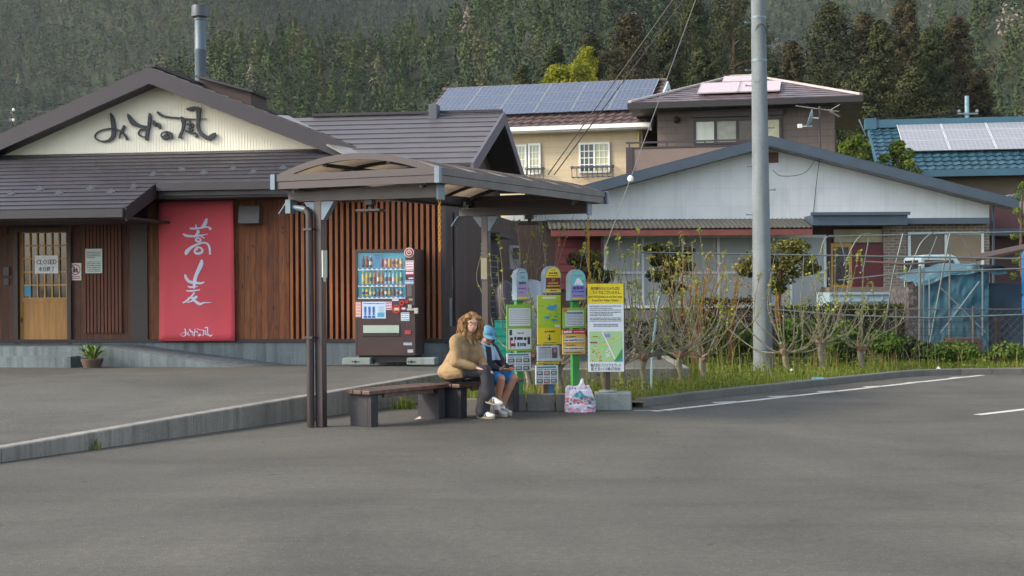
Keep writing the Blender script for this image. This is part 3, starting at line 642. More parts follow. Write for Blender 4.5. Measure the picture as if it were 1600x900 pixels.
# ---- potted plant at the steps
pp = FR.at(128,568,-1.75); t = thing('potted_plant', 'leafy plant in a low woven pot against the restaurant ramp', 'plant', FR.world(pp[0]+.02, -1.40, lotz(*FR.world(pp[0], -1.4).to_2d())), 0); t.scale = (.82,.82,.82)
mb = MB(); mb.lathe([(.15,0),(.17,.01),(.22,.15),(.23,.19),(.21,.2),(.2,.17)], n=20); mb.build('pot', M('#55463b', .85, .25, 20, .5, 60), t, smooth=True)
mb = MB()
for i in range(34):
    a = random.uniform(0, 6.3); L = random.uniform(.2,.42); h = random.uniform(.12,.34); wd = random.uniform(.018,.032); pr = None
    for k in range(6):
        s = k/5; r = .05+L*s; z = .17+h*math.sin(s*2.2); hw_ = wd*math.sin(math.pi*min(.97,.18+s*.8)); dx, dy = math.cos(a), math.sin(a)
        cur = [(r*dx-dy*hw_, r*dy+dx*hw_, z),(r*dx+dy*hw_, r*dy-dx*hw_, z)]
        if pr: mb.add(pr+cur, [(0,1,3,2)], random.choice((0,0,1)))
        pr = cur
mb.build('leaves', [M('#4f6b2c', .5, .3, 8, 0), M('#8a9a45', .5, .3, 8, 0)], t, smooth=2)
# ================================================================ bus shelter
SHM = M('#342b2d', .42, .12, 3, .06, 40)
SHD = M('#2b2324', .5, .12, 3, .06, 40)
SHB = M('#5b6c7c', .45, .08, 4, .04, 40)
m, nt, b, new, lk = nodes('smoked_polycarbonate'); POLY = m
b.inputs['Base Color'].default_value = (.50,.42,.38,1); b.inputs['Roughness'].default_value = .28; b.inputs['Coat Weight'].default_value = 1
tn = new('ShaderNodeBsdfTranslucent'); tn.inputs[0].default_value = (.50,.44,.36,1); mx = new('ShaderNodeMixShader'); mx.inputs[0].default_value = .62
lk(b.outputs[0], mx.inputs[1]); lk(tn.outputs[0], mx.inputs[2]); lk(mx.outputs[0], nt.nodes['Material Output'].inputs[0])
SF = Frame((-2.23, 16.37), 26.0)
SH = thing('bus_shelter', 'dark brown bus shelter with an arched translucent roof over the benches', 'bus shelter', SF.o, SF.rz)
X0, X1, Y0, Y1, PY2 = -.43, 1.72, -.25, 4.55, 4.2
for y in (0, PY2):
    mb = MB(); mb.box(-.02, .078, y-.049, y+.049, 0, 2.60); po = mb.build('post', SHM, SH, bevel=.006)
    mb = MB(); mb.prism([(.079,2.588),(.079,2.38),(.105,2.38),(.25,2.588)], y-.047, y+.047); mb.prism([(-.021,2.588),(-.021,2.44),(-.04,2.44),(-.16,2.588)], y-.047, y+.047); mb.build('haunch', SHB, po)
    mb = MB(); mb.prism([(X0+.06,2.60),(1.60,2.588),(1.60,2.76),(X0+.06,2.70)], y-.055, y+.055); mb.box(X0+.06, 1.6, y-.062, y+.062, 2.675, 2.69); cb = mb.build('cross_beam', SHD, SH)
    mb = MB(); mb.box(1.602, 1.625, y-.075, y+.075, 2.565, 2.765); mb.build('end_plate', SHB, cb); mb = MB(); mb.slab([(X0+.05,y-.07,2.60),(X0+.05,y+.07,2.60),(X0-.06,y+.07,2.46),(X0-.06,y-.07,2.46)], .012); mb.build('slanted_plate', SHB, cb)
    mb = MB(); mb.box(.66, .76, y-.05, y+.05, 2.53, 2.588); mb.box(.69,.73,y-.02,y+.02,2.48,2.53); mb.box(.55, .87, y-.07, y+.07, 2.455, 2.485); mb.build('lamp', BLACK, SH, bevel=.006)
    mb = MB()
    for xx in (X0+.16, 1.42): mb.tube([(xx,y-.08,2.70),(xx,y-.08,2.80)], .022, 8); mb.tube([(xx-.03,y-.08,2.74),(xx+.06,y-.08,2.74)], .014, 6)
    mb.build('bracket_bolt', STEEL, SH)
mb = MB()   # stepped fascia on four sides
def ringbox(o, z0, z1, t=.05):
    mb.box(X0-o, X1+o, Y0-o, Y0-o+t, z0, z1); mb.box(X0-o, X1+o, Y1+o-t, Y1+o, z0, z1)
    mb.box(X0-o, X0-o+t, Y0-o+t, Y1+o-t, z0, z1); mb.box(X1+o-t, X1+o, Y0-o+t, Y1+o-t, z0, z1)
ringbox(.012, 2.822, 2.90); ringbox(0, 2.735, 2.818); mb.build('fascia', SHM, SH)
for x in (X0, X1):
    for y in (Y0, Y1): mb = MB(); mb.box(x-.03, x+.03, y-.03, y+.03, 2.73, 2.905); mb.build('corner_cap', SHB, SH)
xm, hwid = (X0+X1)/2, (X1-X0)/2-.06
def arch(x): t = (x-xm)/hwid; return 2.885+.195*(1-t*t)
na = 20; xs = [xm-hwid+2*hwid*i/na for i in range(na+1)]
ribs = [Y0+.03, .62, 1.42, 2.2, 3.0, 3.78, Y1-.05]
for y in ribs:
    mb = MB()
    e = y in (ribs[0], ribs[-1])
    for a, c in zip(xs, xs[1:]): mb.prism([(a,arch(a)+.022),(c,arch(c)+.022),(c,arch(c)-(.05 if e else .035)),(a,arch(a)-(.05 if e else .035))], y-.025, y+.025)
    mb.build('roof_rib', SHM, SH)
for k in range(len(ribs)-1):
    mb = MB(); vs = [(x, yy, arch(x)+.006) for yy in (ribs[k]+.02, ribs[k+1]-.02) for x in xs]
    mb.add(vs, [(i, i+1, i+na+2, i+na+1) for i in range(na)]); o = mb.build('roof_panel', POLY, SH, smooth=2); sm = o.modifiers.new('t', 'SOLIDIFY'); sm.thickness = .005
mb = MB()
for x in (xm-.42, xm+.42): mb.box(x-.022, x+.022, Y0+.05, Y1-.05, arch(x)-.075, arch(x)-.036)
mb.build('purlin', SHD, SH)
mb = MB(); mb.box(X0+.05, X0+.13, Y0+.05, Y1-.05, 2.765, 2.815); mb.box(X1-.13, X1-.05, Y0+.05, Y1-.05, 2.765, 2.815); mb.build('side_beam', SHD, SH)
mb = MB(); px_, py_ = -.058, -.085
mb.tube([(px_,py_,0.01),(px_,py_,2.40),(px_-.01,py_,2.46),(px_-.05,py_,2.50)], .045, 12); mb.box(px_-.055, px_+.06, py_-.055, py_+.055, 2.26, 2.285); mb.box(px_-.05, px_+.06, py_-.05, py_+.05, 1.02, 1.045); mb.build('drainpipe', DKBR, SH, smooth=True)
mb = MB(); mb.tube([(px_-.05,py_,2.50),(X0+.14,py_,2.535)], .036, 10); mb.box(X0+.08, X0+.15, py_-.06, py_+.06, 2.46, 2.62); mb.build('gutter_spout', M('#566a76', .45, .08, 5, .03), SH, smooth=True)
mb = MB(); mb.box(.079, .095, -.045, .045, 1.72, 2.03); mb.box(.095, .1, -.03, .03, 1.75, 2.0); mb.box(.079,.091,-.02,.02,1.67,1.72); mb.build('notice_box', M('#aeb5ad', .4, .06, 5), SH)
mb = MB(); mb.box(-.02, .075, PY2-.07, PY2-.05, 1.70, 2.0); mb.build('notice_frame', M('#6f6d55', .5, .15, 5), SH)
# chains
def chain(name, pts, label):
    mb = MB(); pts = [Vector(p) for p in pts]; L = sum((b-a).length for a, b in zip(pts, pts[1:])); n = int(L/.034)
    for i in range(n):
        s = L*(i+.5)/n
        for a, b in zip(pts, pts[1:]):
            l = (b-a).length
            if s <= l: c = a+(b-a)*(s/l); d = (b-a).normalized(); break
            s -= l
        o = d.orthogonal().normalized(); o = Matrix.Rotation(R(90*(i % 2)+20), 3, d) @ o; ring = []
        for k in range(9): t = 2*math.pi*k/8; ring.append(c+d*math.cos(t)*.025+o*math.sin(t)*.014)
        mb.tube(ring, .0042, 5, cap=False)
    return tag(mb.build(name, M('#b8841e', .5, .1, 6, .02)), label, 'chain')
e1 = SF.world(1.60, -.0, 2.56); chain('yellow_chain', [e1, e1-Vector((0,0,.56))], 'short yellow chain hanging from the near roof beam of the shelter')
e2 = SF.world(1.60, PY2, 2.56); chain('yellow_chain', [e2, e2-Vector((0,0,.75)), e2+Vector((.02,0,-.80)), e2+Vector((-.13,-.1,-1.2))], 'yellow chain hanging from the far roof beam behind the signs')

# ================================================================ benches
B_TOP = M('#4c372c', .55, .25, 2, .15, 50, stretch=(1,8,8), col2='#75584a', f2=(.45,.7))
B_LEG = M('#27262b', .75, .3, 4, .2, 30, col2='#46444a', f2=(.5,.75), sc2=3)
def bench(loc, deg, label, L=1.28):
    t = thing('bench', label, 'bench', loc, -R(deg), 'benches under the bus shelter')
    mb = MB()
    for i in range(3): x = -.2+.405*i/3; mb.box(x+.004, x+.127, 0, L, .375, .42)
    mb.build('seat', B_TOP, t, bevel=.006)
    mb = MB()
    for x in (-.15, .15): mb.box(x-.02, x+.02, .28, L-.28, .325, .372)
    mb.build('rail', B_TOP, t)
    for y0, y1 in ((.06,.17),(L-.18,L-.07)):
        mb = MB(); mb.box(-.17, .11, y0, y1, 0, .372); mb.box(.114, .17, y0-.004, y1+.004, 0, .372); mb.build('leg', B_LEG, t, bevel=.004)
    return t
BF1 = Frame((-1.79, 16.33), 38); BF2 = Frame((-.80, 17.32), 38)
bench(BF1.o, 38, 'empty wooden slat bench with dark block legs nearer the shelter post', 1.42); bench(BF2.o, 38, 'wooden slat bench with two people sitting on it')

# ================================================================ vending machine
VW = -.86; va = U(555,555.6,VW); vb = U(648,389,VW); VM = thing('vending_machine', 'dark brown drinks vending machine in front of the slatted wall', 'vending machine', FR.world(va[0], VW, va[1]), FR.rz)
W, H = vb[0]-va[0], vb[1]-va[1]; fx = lambda p: (p/4.5+545-555)/93*W; fz = lambda q: H*(1-(q/4.5+380-389)/166.6)
VMB = M('#3a2a2a', .38, .1, 3, .03, 30)
mb = MB(); wx0, wx1, wz0, wz1 = fx(62), fx(398), fz(390), fz(64); dp = .74
mb.box(0, W, .10, dp, 0, H); mb.box(0, wx0, 0, .098, 0, H); mb.box(wx1, W, 0, .098, 0, H); mb.box(wx0, wx1, 0, .098, 0, wz0); mb.box(wx0, wx1, 0, .098, wz1, H)
mb.build('body', VMB, VM, bevel=.006)
m, nt, b, new, lk = nodes('lit_display'); b.inputs['Base Color'].default_value = (.03,.20,.31,1); b.inputs['Emission Color'].default_value = (.04,.30,.42,1); b.inputs['Emission Strength'].default_value = .24
mb = MB(); mb.rect(wx0, wx1, wz0, wz1, .096); dis = mb.build('display_back', m, VM)
mb = MB()
for q in (182, 299, 384): mb.box(wx0+.01, wx1-.01, .012, .094, fz(q+5), fz(q-6))
mb.build('shelf', WHITE, dis)
mb = MB(); rb = MB()
for q in (176, 293, 377):
    for i in range(10):
        x = wx0+.05+(wx1-wx0-.1)*i/9; (rb if random.random() < .3 else mb).box(x-.022, x+.022, .006, .012, fz(q+6), fz(q-4))
mb.build('selection_button', flat('#2f6ea0'), dis); rb.build('sold_out_button', flat('#b03038'), dis)
rows = [(166, 84, ['#5c1b1c','#6a2320','#54181a',None,None,'#a3182a','#c2546a','#c98a3c','#c5703a','#c9a04a','#b98b40']), (284, 190, ['#b9b23a','#c2b83f','#a8a838','#b2552a','#a8542c','#b0602e','#7fb3c4','#83b8c8','#8cbccb','#6fb59a','#7cc0a6']), (370, 306, ['#a9b23c','#b3b944','#9aa83c','#4a5a7c','#5a6480','#8a7446','#6a5a3c','#8c7a4c','#5c4c3c','#6f9ab8','#3f6ca6'])]
for q0, q1, cols in rows:
    z0, z1 = fz(q0), fz(q1); h = z1-z0
    for i, c in enumerate(cols):
        if not c: continue
        x = fx(100+i*26.4); r = .026 if q0 != 166 or i < 3 else .024; hh = h if (q0 != 166 or i < 3) else h*.72
        mb = MB(); mb.lathe([(r*.9,0),(r,.01),(r,hh*.62),(r*.45,hh*.84),(r*.42,hh*.9)] if (i < 3 or q0 != 166) else [(r*.85,0),(r,.012),(r,hh-.012),(r*.85,hh)], (x,.052,z0), 12)
        if i < 3 or q0 != 166: mb.lathe([(r*1.04,hh*.2),(r*1.04,hh*.5)], (x,.052,z0), 12, 1); mb.lathe([(r*.5,hh*.88),(r*.5,hh)], (x,.052,z0), 10, 1)
        else: mb.lathe([(r*1.03,hh*.35),(r*1.03,hh*.75)], (x,.052,z0), 12, 1)
        bt = mb.build('display_bottle', [flat(tuple(v*.8 for v in hexc(c)), .3), flat(['#b9b2a0','#8a2a2a','#2f4a6a','#a88a3c'][(i*7+int(q0)) % 4], .4)], dis, smooth=True)
mb = MB(); mb.box(fx(174), fx(232), .03, .05, fz(160), fz(76)); mb.build('display_card', flat('#2a6f9c'), dis)
mb = MB(); text(mb, '22', (fx(174)+fx(232))/2, fz(92), .06, .028); mb.build('card_lettering', flat('#153a5c'), dis)
m, nt, b, new, lk = nodes('display_pane'); g = new('ShaderNodeBsdfGlossy'); g.inputs['Roughness'].default_value = .05; tr = new('ShaderNodeBsdfTransparent'); mx = new('ShaderNodeMixShader'); mx.inputs[0].default_value = .03
lk(tr.outputs[0], mx.inputs[1]); lk(g.outputs[0], mx.inputs[2]); lk(mx.outputs[0], nt.nodes['Material Output'].inputs[0])
mb = MB(); mb.box(wx0+.001, wx1-.001, .001, .004, wz0+.001, wz1-.001); mb.build('display_window', m, VM)
def stick(name, x0, q0, x1, q1, col, lines=0, ink='#3a4a6a', th=.003, seed=0):
    mb = MB(); mb.box(fx(x0), fx(x1), -th, -.0005, fz(q1), fz(q0)); o = mb.build(name, flat(col, .45), VM)
    if lines:
        mb = MB(); hh = (fz(q0)-fz(q1))/lines
        for i in range(lines): dashes(mb, fx(x0)+.006, fx(x1)-.006, fz(q0)-hh*(i+.5), hh*.45, -th-.0015, 0, seed+i, .3, .5, 2.2)
        mb.build('sticker_print', flat(ink), o)
    return o
stick('sticker', 400,122,455,192,'#d5cfd2',4,'#a03a5a'); stick('sticker', 400,196,455,222,'#b8486a',1,'#f0e0e0'); stick('sticker', 418,238,455,255,'#4a5a9c',1,'#d0d0e0'); stick('sticker', 395,262,453,288,'#b9c3d8',2,'#33406a')
stick('bill_slot', 408,295,440,372,'#5a5355',0); stick('sticker', 50,410,88,518,'#b98aa0',5,'#d8c060',seed=4); stick('sticker', 262,410,302,468,'#c3a6b4',3,'#8a5a70')
po = stick('poster', 95,410,260,528,'#aebfd4',0)
mb = MB()
for i, c in enumerate(range(3)):
    x = fx(118+i*29); mb.box(x-.02, x+.02, -.006, -.0036, fz(488), fz(444)); mb.disc((x, fz(497)), .02, -.0045, 12); mb.box(x-.028, x+.028, -.006, -.0036, fz(524), fz(508))
dashes(mb, fx(103), fx(252), fz(422), .016, -.005, 0, 3); mb.build('poster_print', flat('#2c5f9e'), po)
mb = MB()
for i in range(4): dashes(mb, fx(208), fx(250), fz(448+i*12), .008, -.005, 0, i)
mb.rect(fx(203), fx(250), fz(518), fz(488), -.005); mb.build('poster_print', flat('#3f8fae'), po)
cx_, cz_ = fx(425), fz(66); mb = MB(); mb.lathe([(.083,0),(.083,.012)], n=28); mb.v = [(x+cx_, -z-.001, y+cz_) for x, y, z in mb.v]; em = mb.build('round_emblem', flat('#c9b3b0'), VM)
mb = MB(); mb.lathe([(.07,0),(.07,.004)], n=28); mb.v = [(x+cx_, -z-.014, y+cz_) for x, y, z in mb.v]; mb.build('emblem_face', flat('#7c2f35'), em)
mb = MB()
for k in range(20):
    a, c = R(60-k*15), R(60-(k+1)*15)
    mb.prism([(cx_+.045*math.cos(a),cz_+.045*math.sin(a)),(cx_+.034*math.cos(a),cz_+.034*math.sin(a)),(cx_+.034*math.cos(c),cz_+.034*math.sin(c)),(cx_+.045*math.cos(c),cz_+.045*math.sin(c))], -.022, -.019)
mb.box(cx_-.006, cx_+.006, -.022, -.019, cz_, cz_+.055); mb.build('emblem_mark', flat('#d8cfcc'), em)
mb = MB(); mb.ring((fx(335),fz(462)), .048, .072, -.016, -.001, 24); mb.ring((fx(372),fz(420)), .02, .042, -.016, -.001, 18); mb.ring((fx(405),fz(410)), .012, .03, -.016, -.001, 16); mb.build('coin_surround', flat('#b21f2c', .35), VM)
mb = MB(); mb.box(fx(318), fx(352), -.012, -.001, fz(472), fz(452)); mb.build('coin_slot', flat('#b9a98c'), VM)
stick('sticker', 304,392,350,405,'#a9b9d8'); stick('sticker', 420,388,447,403,'#7f8a7a'); stick('sticker', 370,452,396,466,'#c9c3c6')
mb = MB(); mb.bar((fx(412),-.04,fz(466)), (fx(470),-.04,fz(466)), .035, .035); mb.box(fx(420), fx(445), -.06, 0, fz(462), fz(432)); mb.box(fx(462), fx(488), -.07, 0, fz(495), fz(455)); mb.build('lock_handle', M('#a9aaa2', .35, .1, 5, .03, metal=.6), VM, bevel=.005)
stick('sticker', 365,487,423,545,'#c3d0dc',4,'#3a5a80'); stick('coin_return', 392,612,432,640,'#98353f',0,th=.012); stick('sticker', 382,700,440,716,'#b9c4dc',1); stick('sticker', 410,748,447,768,'#c3d3dc',2)
mb = MB(); mb.box(fx(98), fx(357), -.012, -.0005, fz(655), fz(570)); ds = mb.build('dispenser_surround', M('#2c2021', .5, .1, 4), VM, bevel=.004)
mb = MB(); mb.box(fx(104), fx(353), -.02, -.0125, fz(630), fz(576)); mb.build('dispenser_flap', M('#9aaa9e', .25, .1, 2, .02), ds)
mb = MB(); mb.box(.05, W-.05, .06, dp-.05, -.115, -.002); mb.build('base', BLACK, VM)
for x in (.0, W-.08):
    mb = MB(); mb.box(x-.2 if x == 0 else x-.05, x+.28 if x == 0 else x+.42, -.09, .26, -.15, -.035); ft = mb.build('foot_block', CONC_L, VM, bevel=.012)
    mb = MB(); mb.box(x-.04, x+.1, -.096, -.091, -.105, -.09); mb.box(x+.02,x+.04,-.097,-.092,-.12,-.075); mb.build('foot_bolt', BLACK, ft)

# ================================================================ bus stop signs
def board(name, fr, t, px0, py0, px1, py1, w, mats, draw, th=.012, lname='printing'):
    a = fr.uz(px0,py1,w); c = fr.uz(px1,py0,w); Wb, Hb = c[0]-a[0], c[1]-a[1]
    mb = MB(); mb.T = Matrix.Translation((a[0],w,a[1])); mb.box(0, Wb, 0, th, 0, Hb); o = mb.build(name, mats[0], t, bevel=.002)
    if draw:
        mb = MB(); mb.T = Matrix.Translation((a[0],w,a[1])); draw(mb, Wb, Hb); mb.build(lname, mats[1:], o)
    return o
def topper(fr, t, px0, py0, px1, py1, mats, draw, th=.16):
    a = fr.uz(px0,py1,-.08); c = fr.uz(px1,py0,-.08); Wb, Hb = c[0]-a[0], c[1]-a[1]; r = Wb/2
    prof = [(0,0),(Wb,0)]+[(r+r*math.cos(R(k)), Hb-r*1.15+r*1.15*math.sin(R(k))) for k in range(0, 181, 15)]
    mb = MB(); mb.T = Matrix.Translation((a[0],-.08,a[1])); mb.prism(prof, 0, th); o = mb.build('topper', SHELLM, t, bevel=.012)
    def sc(s, n=0): return [(r+(x-r)*s, Hb/2+(z-Hb/2)*s) for x, z in prof]
    mb = MB(); mb.T = Matrix.Translation((a[0],-.08,a[1])); mb.add([(x,-.004,z) for x, z in sc(.9)], [tuple(range(len(prof)))], 0); draw(mb, Wb, Hb, r); mb.build('sign_face', mats, o); return o
SHELLM = M('#7d93a3', .45, .08, 4, .04)
LG = M('#7fae3c', .5, .06, 4, .03); YEL = M('#d8c31f', .5, .05, 4, .03); POST_G = M('#3c8a44', .5, .1, 5, .05); INKD = flat('#2d3440'); INKG = flat('#5b6570'); TEAL = flat('#3f7f86'); PAPERW = M('#cfd8dd', .5, .04, 4, .02); BLUE = flat('#3d8fc0'); MAR = flat('#6d2233'); ORG = flat('#c8622a'); REDP = flat('#b23a3a'); GRN = flat('#5f9a5a'); DGR = flat('#2f8a4a')
def rows_(mb, W, H, x0, x1, z0, z1, n, mi, seed, hf=.45):
    for i in range(n): dashes(mb, W*x0, W*x1, H*(z0+(z1-z0)*(n-i-.5)/n), H*abs(z1-z0)/n*hf, -.004, mi, seed+i, .25, .4, 2.4)
# --- first (left) sign
F1 = Frame(P(811,500,18.85), -22); T = thing('bus_stop_sign', 'bus stop sign on a green post with a pale purple rounded top', 'bus stop sign', F1.o, F1.rz, 'bus stop signs in the planting bed')
mb = MB(); mb.box(-.045, .045, -.02, .06, 0, F1.uz(811,460)[1]); mb.build('post', POST_G, T)
def dt1(mb, W, H, r):
    mb.add([(W*.08,-.006,H*.1),(W*.92,-.006,H*.1),(W*.92,-.006,H*.5),(W*.08,-.006,H*.5)], [(0,1,2,3)], 2); mb.rect(W*.1, W*.9, H*.05, H*.12, -.007, 3)
    text(mb, '20', W*.5, H*.72, H*.1, -.008, 1); dashes(mb, W*.3, W*.75, H*.86, H*.03, -.008, 1, 1)
    dashes(mb, W*.2, W*.8, H*.55, H*.09, -.008, 1, 2, .2, .6, 1); dashes(mb, W*.2, W*.8, H*.38, H*.05, -.008, 1, 3); dashes(mb, W*.2, W*.6, H*.25, H*.03, -.008, 1, 4)
topper(F1, T, 807, 419, 825, 470, [flat('#8fb3bb'), flat('#4a3a6a'), flat('#a08fb8'), YEL], dt1)
def g1(mb, W, H):
    mb.rect(W*.08, W*.92, H*.54, H*.92, -.003, 0); rows_(mb, W, H, .12, .88, .57, .9, 8, 1, 5, .3)
    mb.rect(W*.05, W*.95, H*.04, H*.48, -.003, 0); rows_(mb, W, H, .12, .9, .22, .32, 1, 2, 8, .8); rows_(mb, W, H, .12, .75, .08, .2, 1, 2, 9, .8)
    mb.rect(W*.12, W*.16, H*.06, H*.24, -.005, 3); mb.rect(W*.28, W*.3, H*.06, H*.24, -.005, 3); mb.rect(W*.12, W*.3, H*.15, H*.17, -.006, 3); mb.rect(W*.5, W*.68, H*.1, H*.15, -.005, 4)
    mb.rect(W*.38, W*.43, H*.36, H*.42, -.005, 5); rows_(mb, W, H, .45, .65, .35, .42, 1, 2, 12); mb.rect(W*.1, W*.2, H*.34, H*.46, -.005, 2); mb.rect(W*.8, W*.9, H*.14, H*.3, -.005, 2)
board('timetable_board', F1, T, 792, 475.5, 831.5, 549, -.09, [LG, PAPERW, INKG, INKD, REDP, BLUE, YEL], g1)
def guide(mb, W, H):
    mb.rect(W*.06, W*.9, H*.86, H*.95, -.003, 0); rr = random.Random(3)
    for i in range(3):
        for j in range(2):
            x = W*(.06+.31*i); z = H*(.5-.42*j); mb.rect(x, x+W*.25, z, z+H*.2, -.003, rr.choice((1,1,2)) if not (i == 0 and j == 0) else 1)
            mb.rect(x+W*.03, x+W*.2, z+H*.05, z+H*.16, -.004, 3); dashes(mb, x, x+W*.26, z+H*.28, H*.045, -.003, 1, i+j*3)
            dashes(mb, x, x+W*.26, z-H*.05, H*.03, -.003, 2, i+j*5)
board('guide_board', F1, T, 792, 551, 829.5, 581, -.09, [PAPERW, TEAL, INKD, INKG, flat('#a9b0a8')], guide)
# --- second sign
F2 = Frame(P(855,500,18.75), -20); T = thing('bus_stop_sign', 'bus stop sign with a yellow and maroon rounded top over a yellow map board', 'bus stop sign', F2.o, F2.rz, 'bus stop signs in the planting bed')
mb = MB(); mb.box(-.07, -.005, -.02, .05, 0, F2.uz(855,470)[1]); mb.build('post', M('#6a5038', .7, .2, 5, .1), T); mb = MB(); mb.box(.0, .09, .0, .05, .0, F2.uz(855,560)[1]); mb.build('back_post', M('#47709c', .6, .15, 5, .05), T)
def dt2(mb, W, H, r):
    mb.rect(W*.06, W*.94, H*.18, H*.58, -.006, 2); text(mb, '20', W*.5, H*.5, H*.09, -.008, 0); dashes(mb, W*.2, W*.8, H*.38, H*.05, -.008, 0, 1, .2, .6, 1); dashes(mb, W*.12, W*.88, H*.28, H*.055, -.008, 0, 2, .2, .6, 1)
    dashes(mb, W*.25, W*.75, H*.74, H*.08, -.008, 1, 3, .2, .6, 1); dashes(mb, W*.38, W*.62, H*.85, H*.03, -.008, 1, 4); dashes(mb, W*.2, W*.8, H*.65, H*.03, -.008, 1, 5); dashes(mb, W*.3, W*.7, H*.12, H*.04, -.008, 1, 6)
topper(F2, T, 851.5, 415.5, 877, 459, [YEL, MAR, MAR], dt2)
def map2(mb, W, H):
    rr = random.Random(2); mb.rect(W*.02, W*.98, H*.34, H*.98, -.002, 4); mb.rect(W*.2, W*.8, H*.93, H*.965, -.004, 5)
    for cx, cz, a, bq in ((.6,.74,.2,.05),(.4,.55,.13,.025),(.72,.49,.14,.025)): mb.disc((W*cx,H*cz), W*a, -.004, 18, 0, H*bq)
    mb.poly([(W*.68,-.0042,H*.72),(W*.84,-.0042,H*.76),(W*.8,-.0042,H*.82),(W*.6,-.0042,H*.78)], 0)
    for i in range(16): x, z = rr.uniform(.06,.88), rr.uniform(.37,.9); mb.rect(W*x, W*(x+rr.uniform(.02,.09)), H*z, H*(z+.012), -.005, rr.choice((1,2,2,3)))
    for i in range(10): x, z = rr.uniform(.06,.9), rr.uniform(.37,.88); mb.disc((W*x,H*z), W*rr.uniform(.02,.06), -.0035, 8, 2, H*.012)
    mb.rect(W*.72, W*.95, H*.345, H*.4, -.005, 5)
    dashes(mb, W*.3, W*.75, H*.26, H*.035, -.004, 1, 3, .2, .8, 1.1); mb.rect(W*.48, W*.53, H*.12, H*.2, -.004, 3); mb.prism([(W*.4,H*.13),(W*.505,H*.07),(W*.61,H*.13)], -.004, -.003, 3); dashes(mb, W*.25, W*.8, H*.035, H*.015, -.004, 1, 8)
board('map_board', F2, T, 840, 461, 876, 538.5, -.085, [YEL, BLUE, INKD, GRN, flat('#2c4a86'), M('#a3bf2c', .5, .05, 4, .02), PAPERW], map2)
def tt2(mb, W, H):
    rows_(mb, W, H, .12, .6, .2, .8, 7, 0, 1, .3); mb.rect(W*.1, W*.62, H*.84, H*.9, -.003, 0); mb.rect(W*.66, W*.9, H*.18, H*.86, -.003, 1); mb.rect(W*.72, W*.86, H*.55, H*.8, -.004, 2)
    for x in (.1,.35,.6): mb.rect(W*x, W*(x+.01), H*.15, H*.9, -.004, 0)
board('timetable_board', F2, T, 839.5, 539.5, 874, 564.5, -.085, [M('#b9c0c8', .5, .04, 4, .02), INKG, flat('#5a4a5c'), flat('#b86a9c')], tt2)
board('strip_board', F2, T, 839, 565, 873.5, 569.5, -.08, [YEL, INKD], lambda mb, W, H: dashes(mb, W*.05, W*.95, H*.5, H*.4, -.003, 0, 3))
board('guide_board', F2, T, 837, 570.5, 872, 601, -.085, [PAPERW, TEAL, INKD, flat('#8a3040'), flat('#a9b0a8')], guide)
# --- third sign
F3 = Frame(P(899,500,18.6), -20); T = thing('bus_stop_sign', 'bus stop sign on a green post with a white mountain painted on its rounded top', 'bus stop sign', F3.o, F3.rz, 'bus stop signs in the planting bed')
mb = MB(); mb.box(-.05, .045, -.02, .06, 0, F3.uz(899,460)[1]); mb.build('post', POST_G, T)
def dt3(mb, W, H, r):
    mb.rect(W*.08, W*.92, H*.1, H*.5, -.006, 2); mb.rect(W*.1, W*.9, H*.05, H*.1, -.007, 3)
    mb.prism([(W*.2,H*.5),(W*.42,H*.72),(W*.58,H*.72),(W*.82,H*.5)], -.008, -.006, 4); mb.prism([(W*.3,H*.5),(W*.38,H*.58),(W*.45,H*.52),(W*.55,H*.6),(W*.62,H*.5)], -.01, -.008, 5)
    dashes(mb, W*.15, W*.85, H*.42, H*.11, -.01, 1, 2, .2, .6, 1); dashes(mb, W*.12, W*.88, H*.3, H*.05, -.01, 1, 3); mb.disc((W*.25,H*.17), W*.06, -.009, 4, 1); dashes(mb, W*.4, W*.8, H*.17, H*.03, -.01, 1, 4)
    dashes(mb, W*.25, W*.75, H*.82, H*.04, -.008, 6, 5); mb.disc((W*.82,H*.64), W*.06, -.009, 8, 6)
topper(F3, T, 891, 421, 915.5, 470.5, [flat('#5fb3b0'), flat('#473f86'), flat('#8a8ac0'), YEL, WHITE, flat('#b5c8d8'), flat('#c0567a')], dt3)
def g3(mb, W, H):
    mb.rect(W*.1, W*.9, H*.1, H*.86, -.003, 0); rows_(mb, W, H, .14, .86, .14, .68, 7, 1, 4, .4); mb.rect(W*.14, W*.86, H*.7, H*.78, -.004, 1); mb.disc((W*.1,H*.88), W*.09, -.005, 14, 2)
board('timetable_board', F3, T, 879.5, 480.5, 915.5, 513, -.085, [LG, M('#bfc6c8', .5, .04, 4), INKG, ORG], g3)
def o3(mb, W, H):
    mb.rect(0, W, H*.82, H, -.003, 0); dashes(mb, W*.05, W*.4, H*.91, H*.1, -.005, 1, 2, .15, .7, 1); dashes(mb, W*.5, W*.95, H*.91, H*.05, -.005, 1, 3)
    for z in (.62, .28): mb.rect(W*.06, W*.94, H*(z-.12), H*(z+.02), -.003, 1); rows_(mb, W, H, .08, .92, z-.1, z, 1, 3, 7, .6); dashes(mb, W*.15, W*.6, H*(z+.09), H*.04, -.004, 3, 5); 
    for z in (.44,): mb.rect(W*.04, W*.96, H*z, H*(z+.02), -.003, 2)
    rows_(mb, W, H, .08, .9, .03, .12, 1, 3, 8)
board('fare_board', F3, T, 879, 514.5, 914.5, 554, -.085, [M('#d9b056', .5, .05, 4, .02), REDP, PAPERW, ORG, INKD], o3)
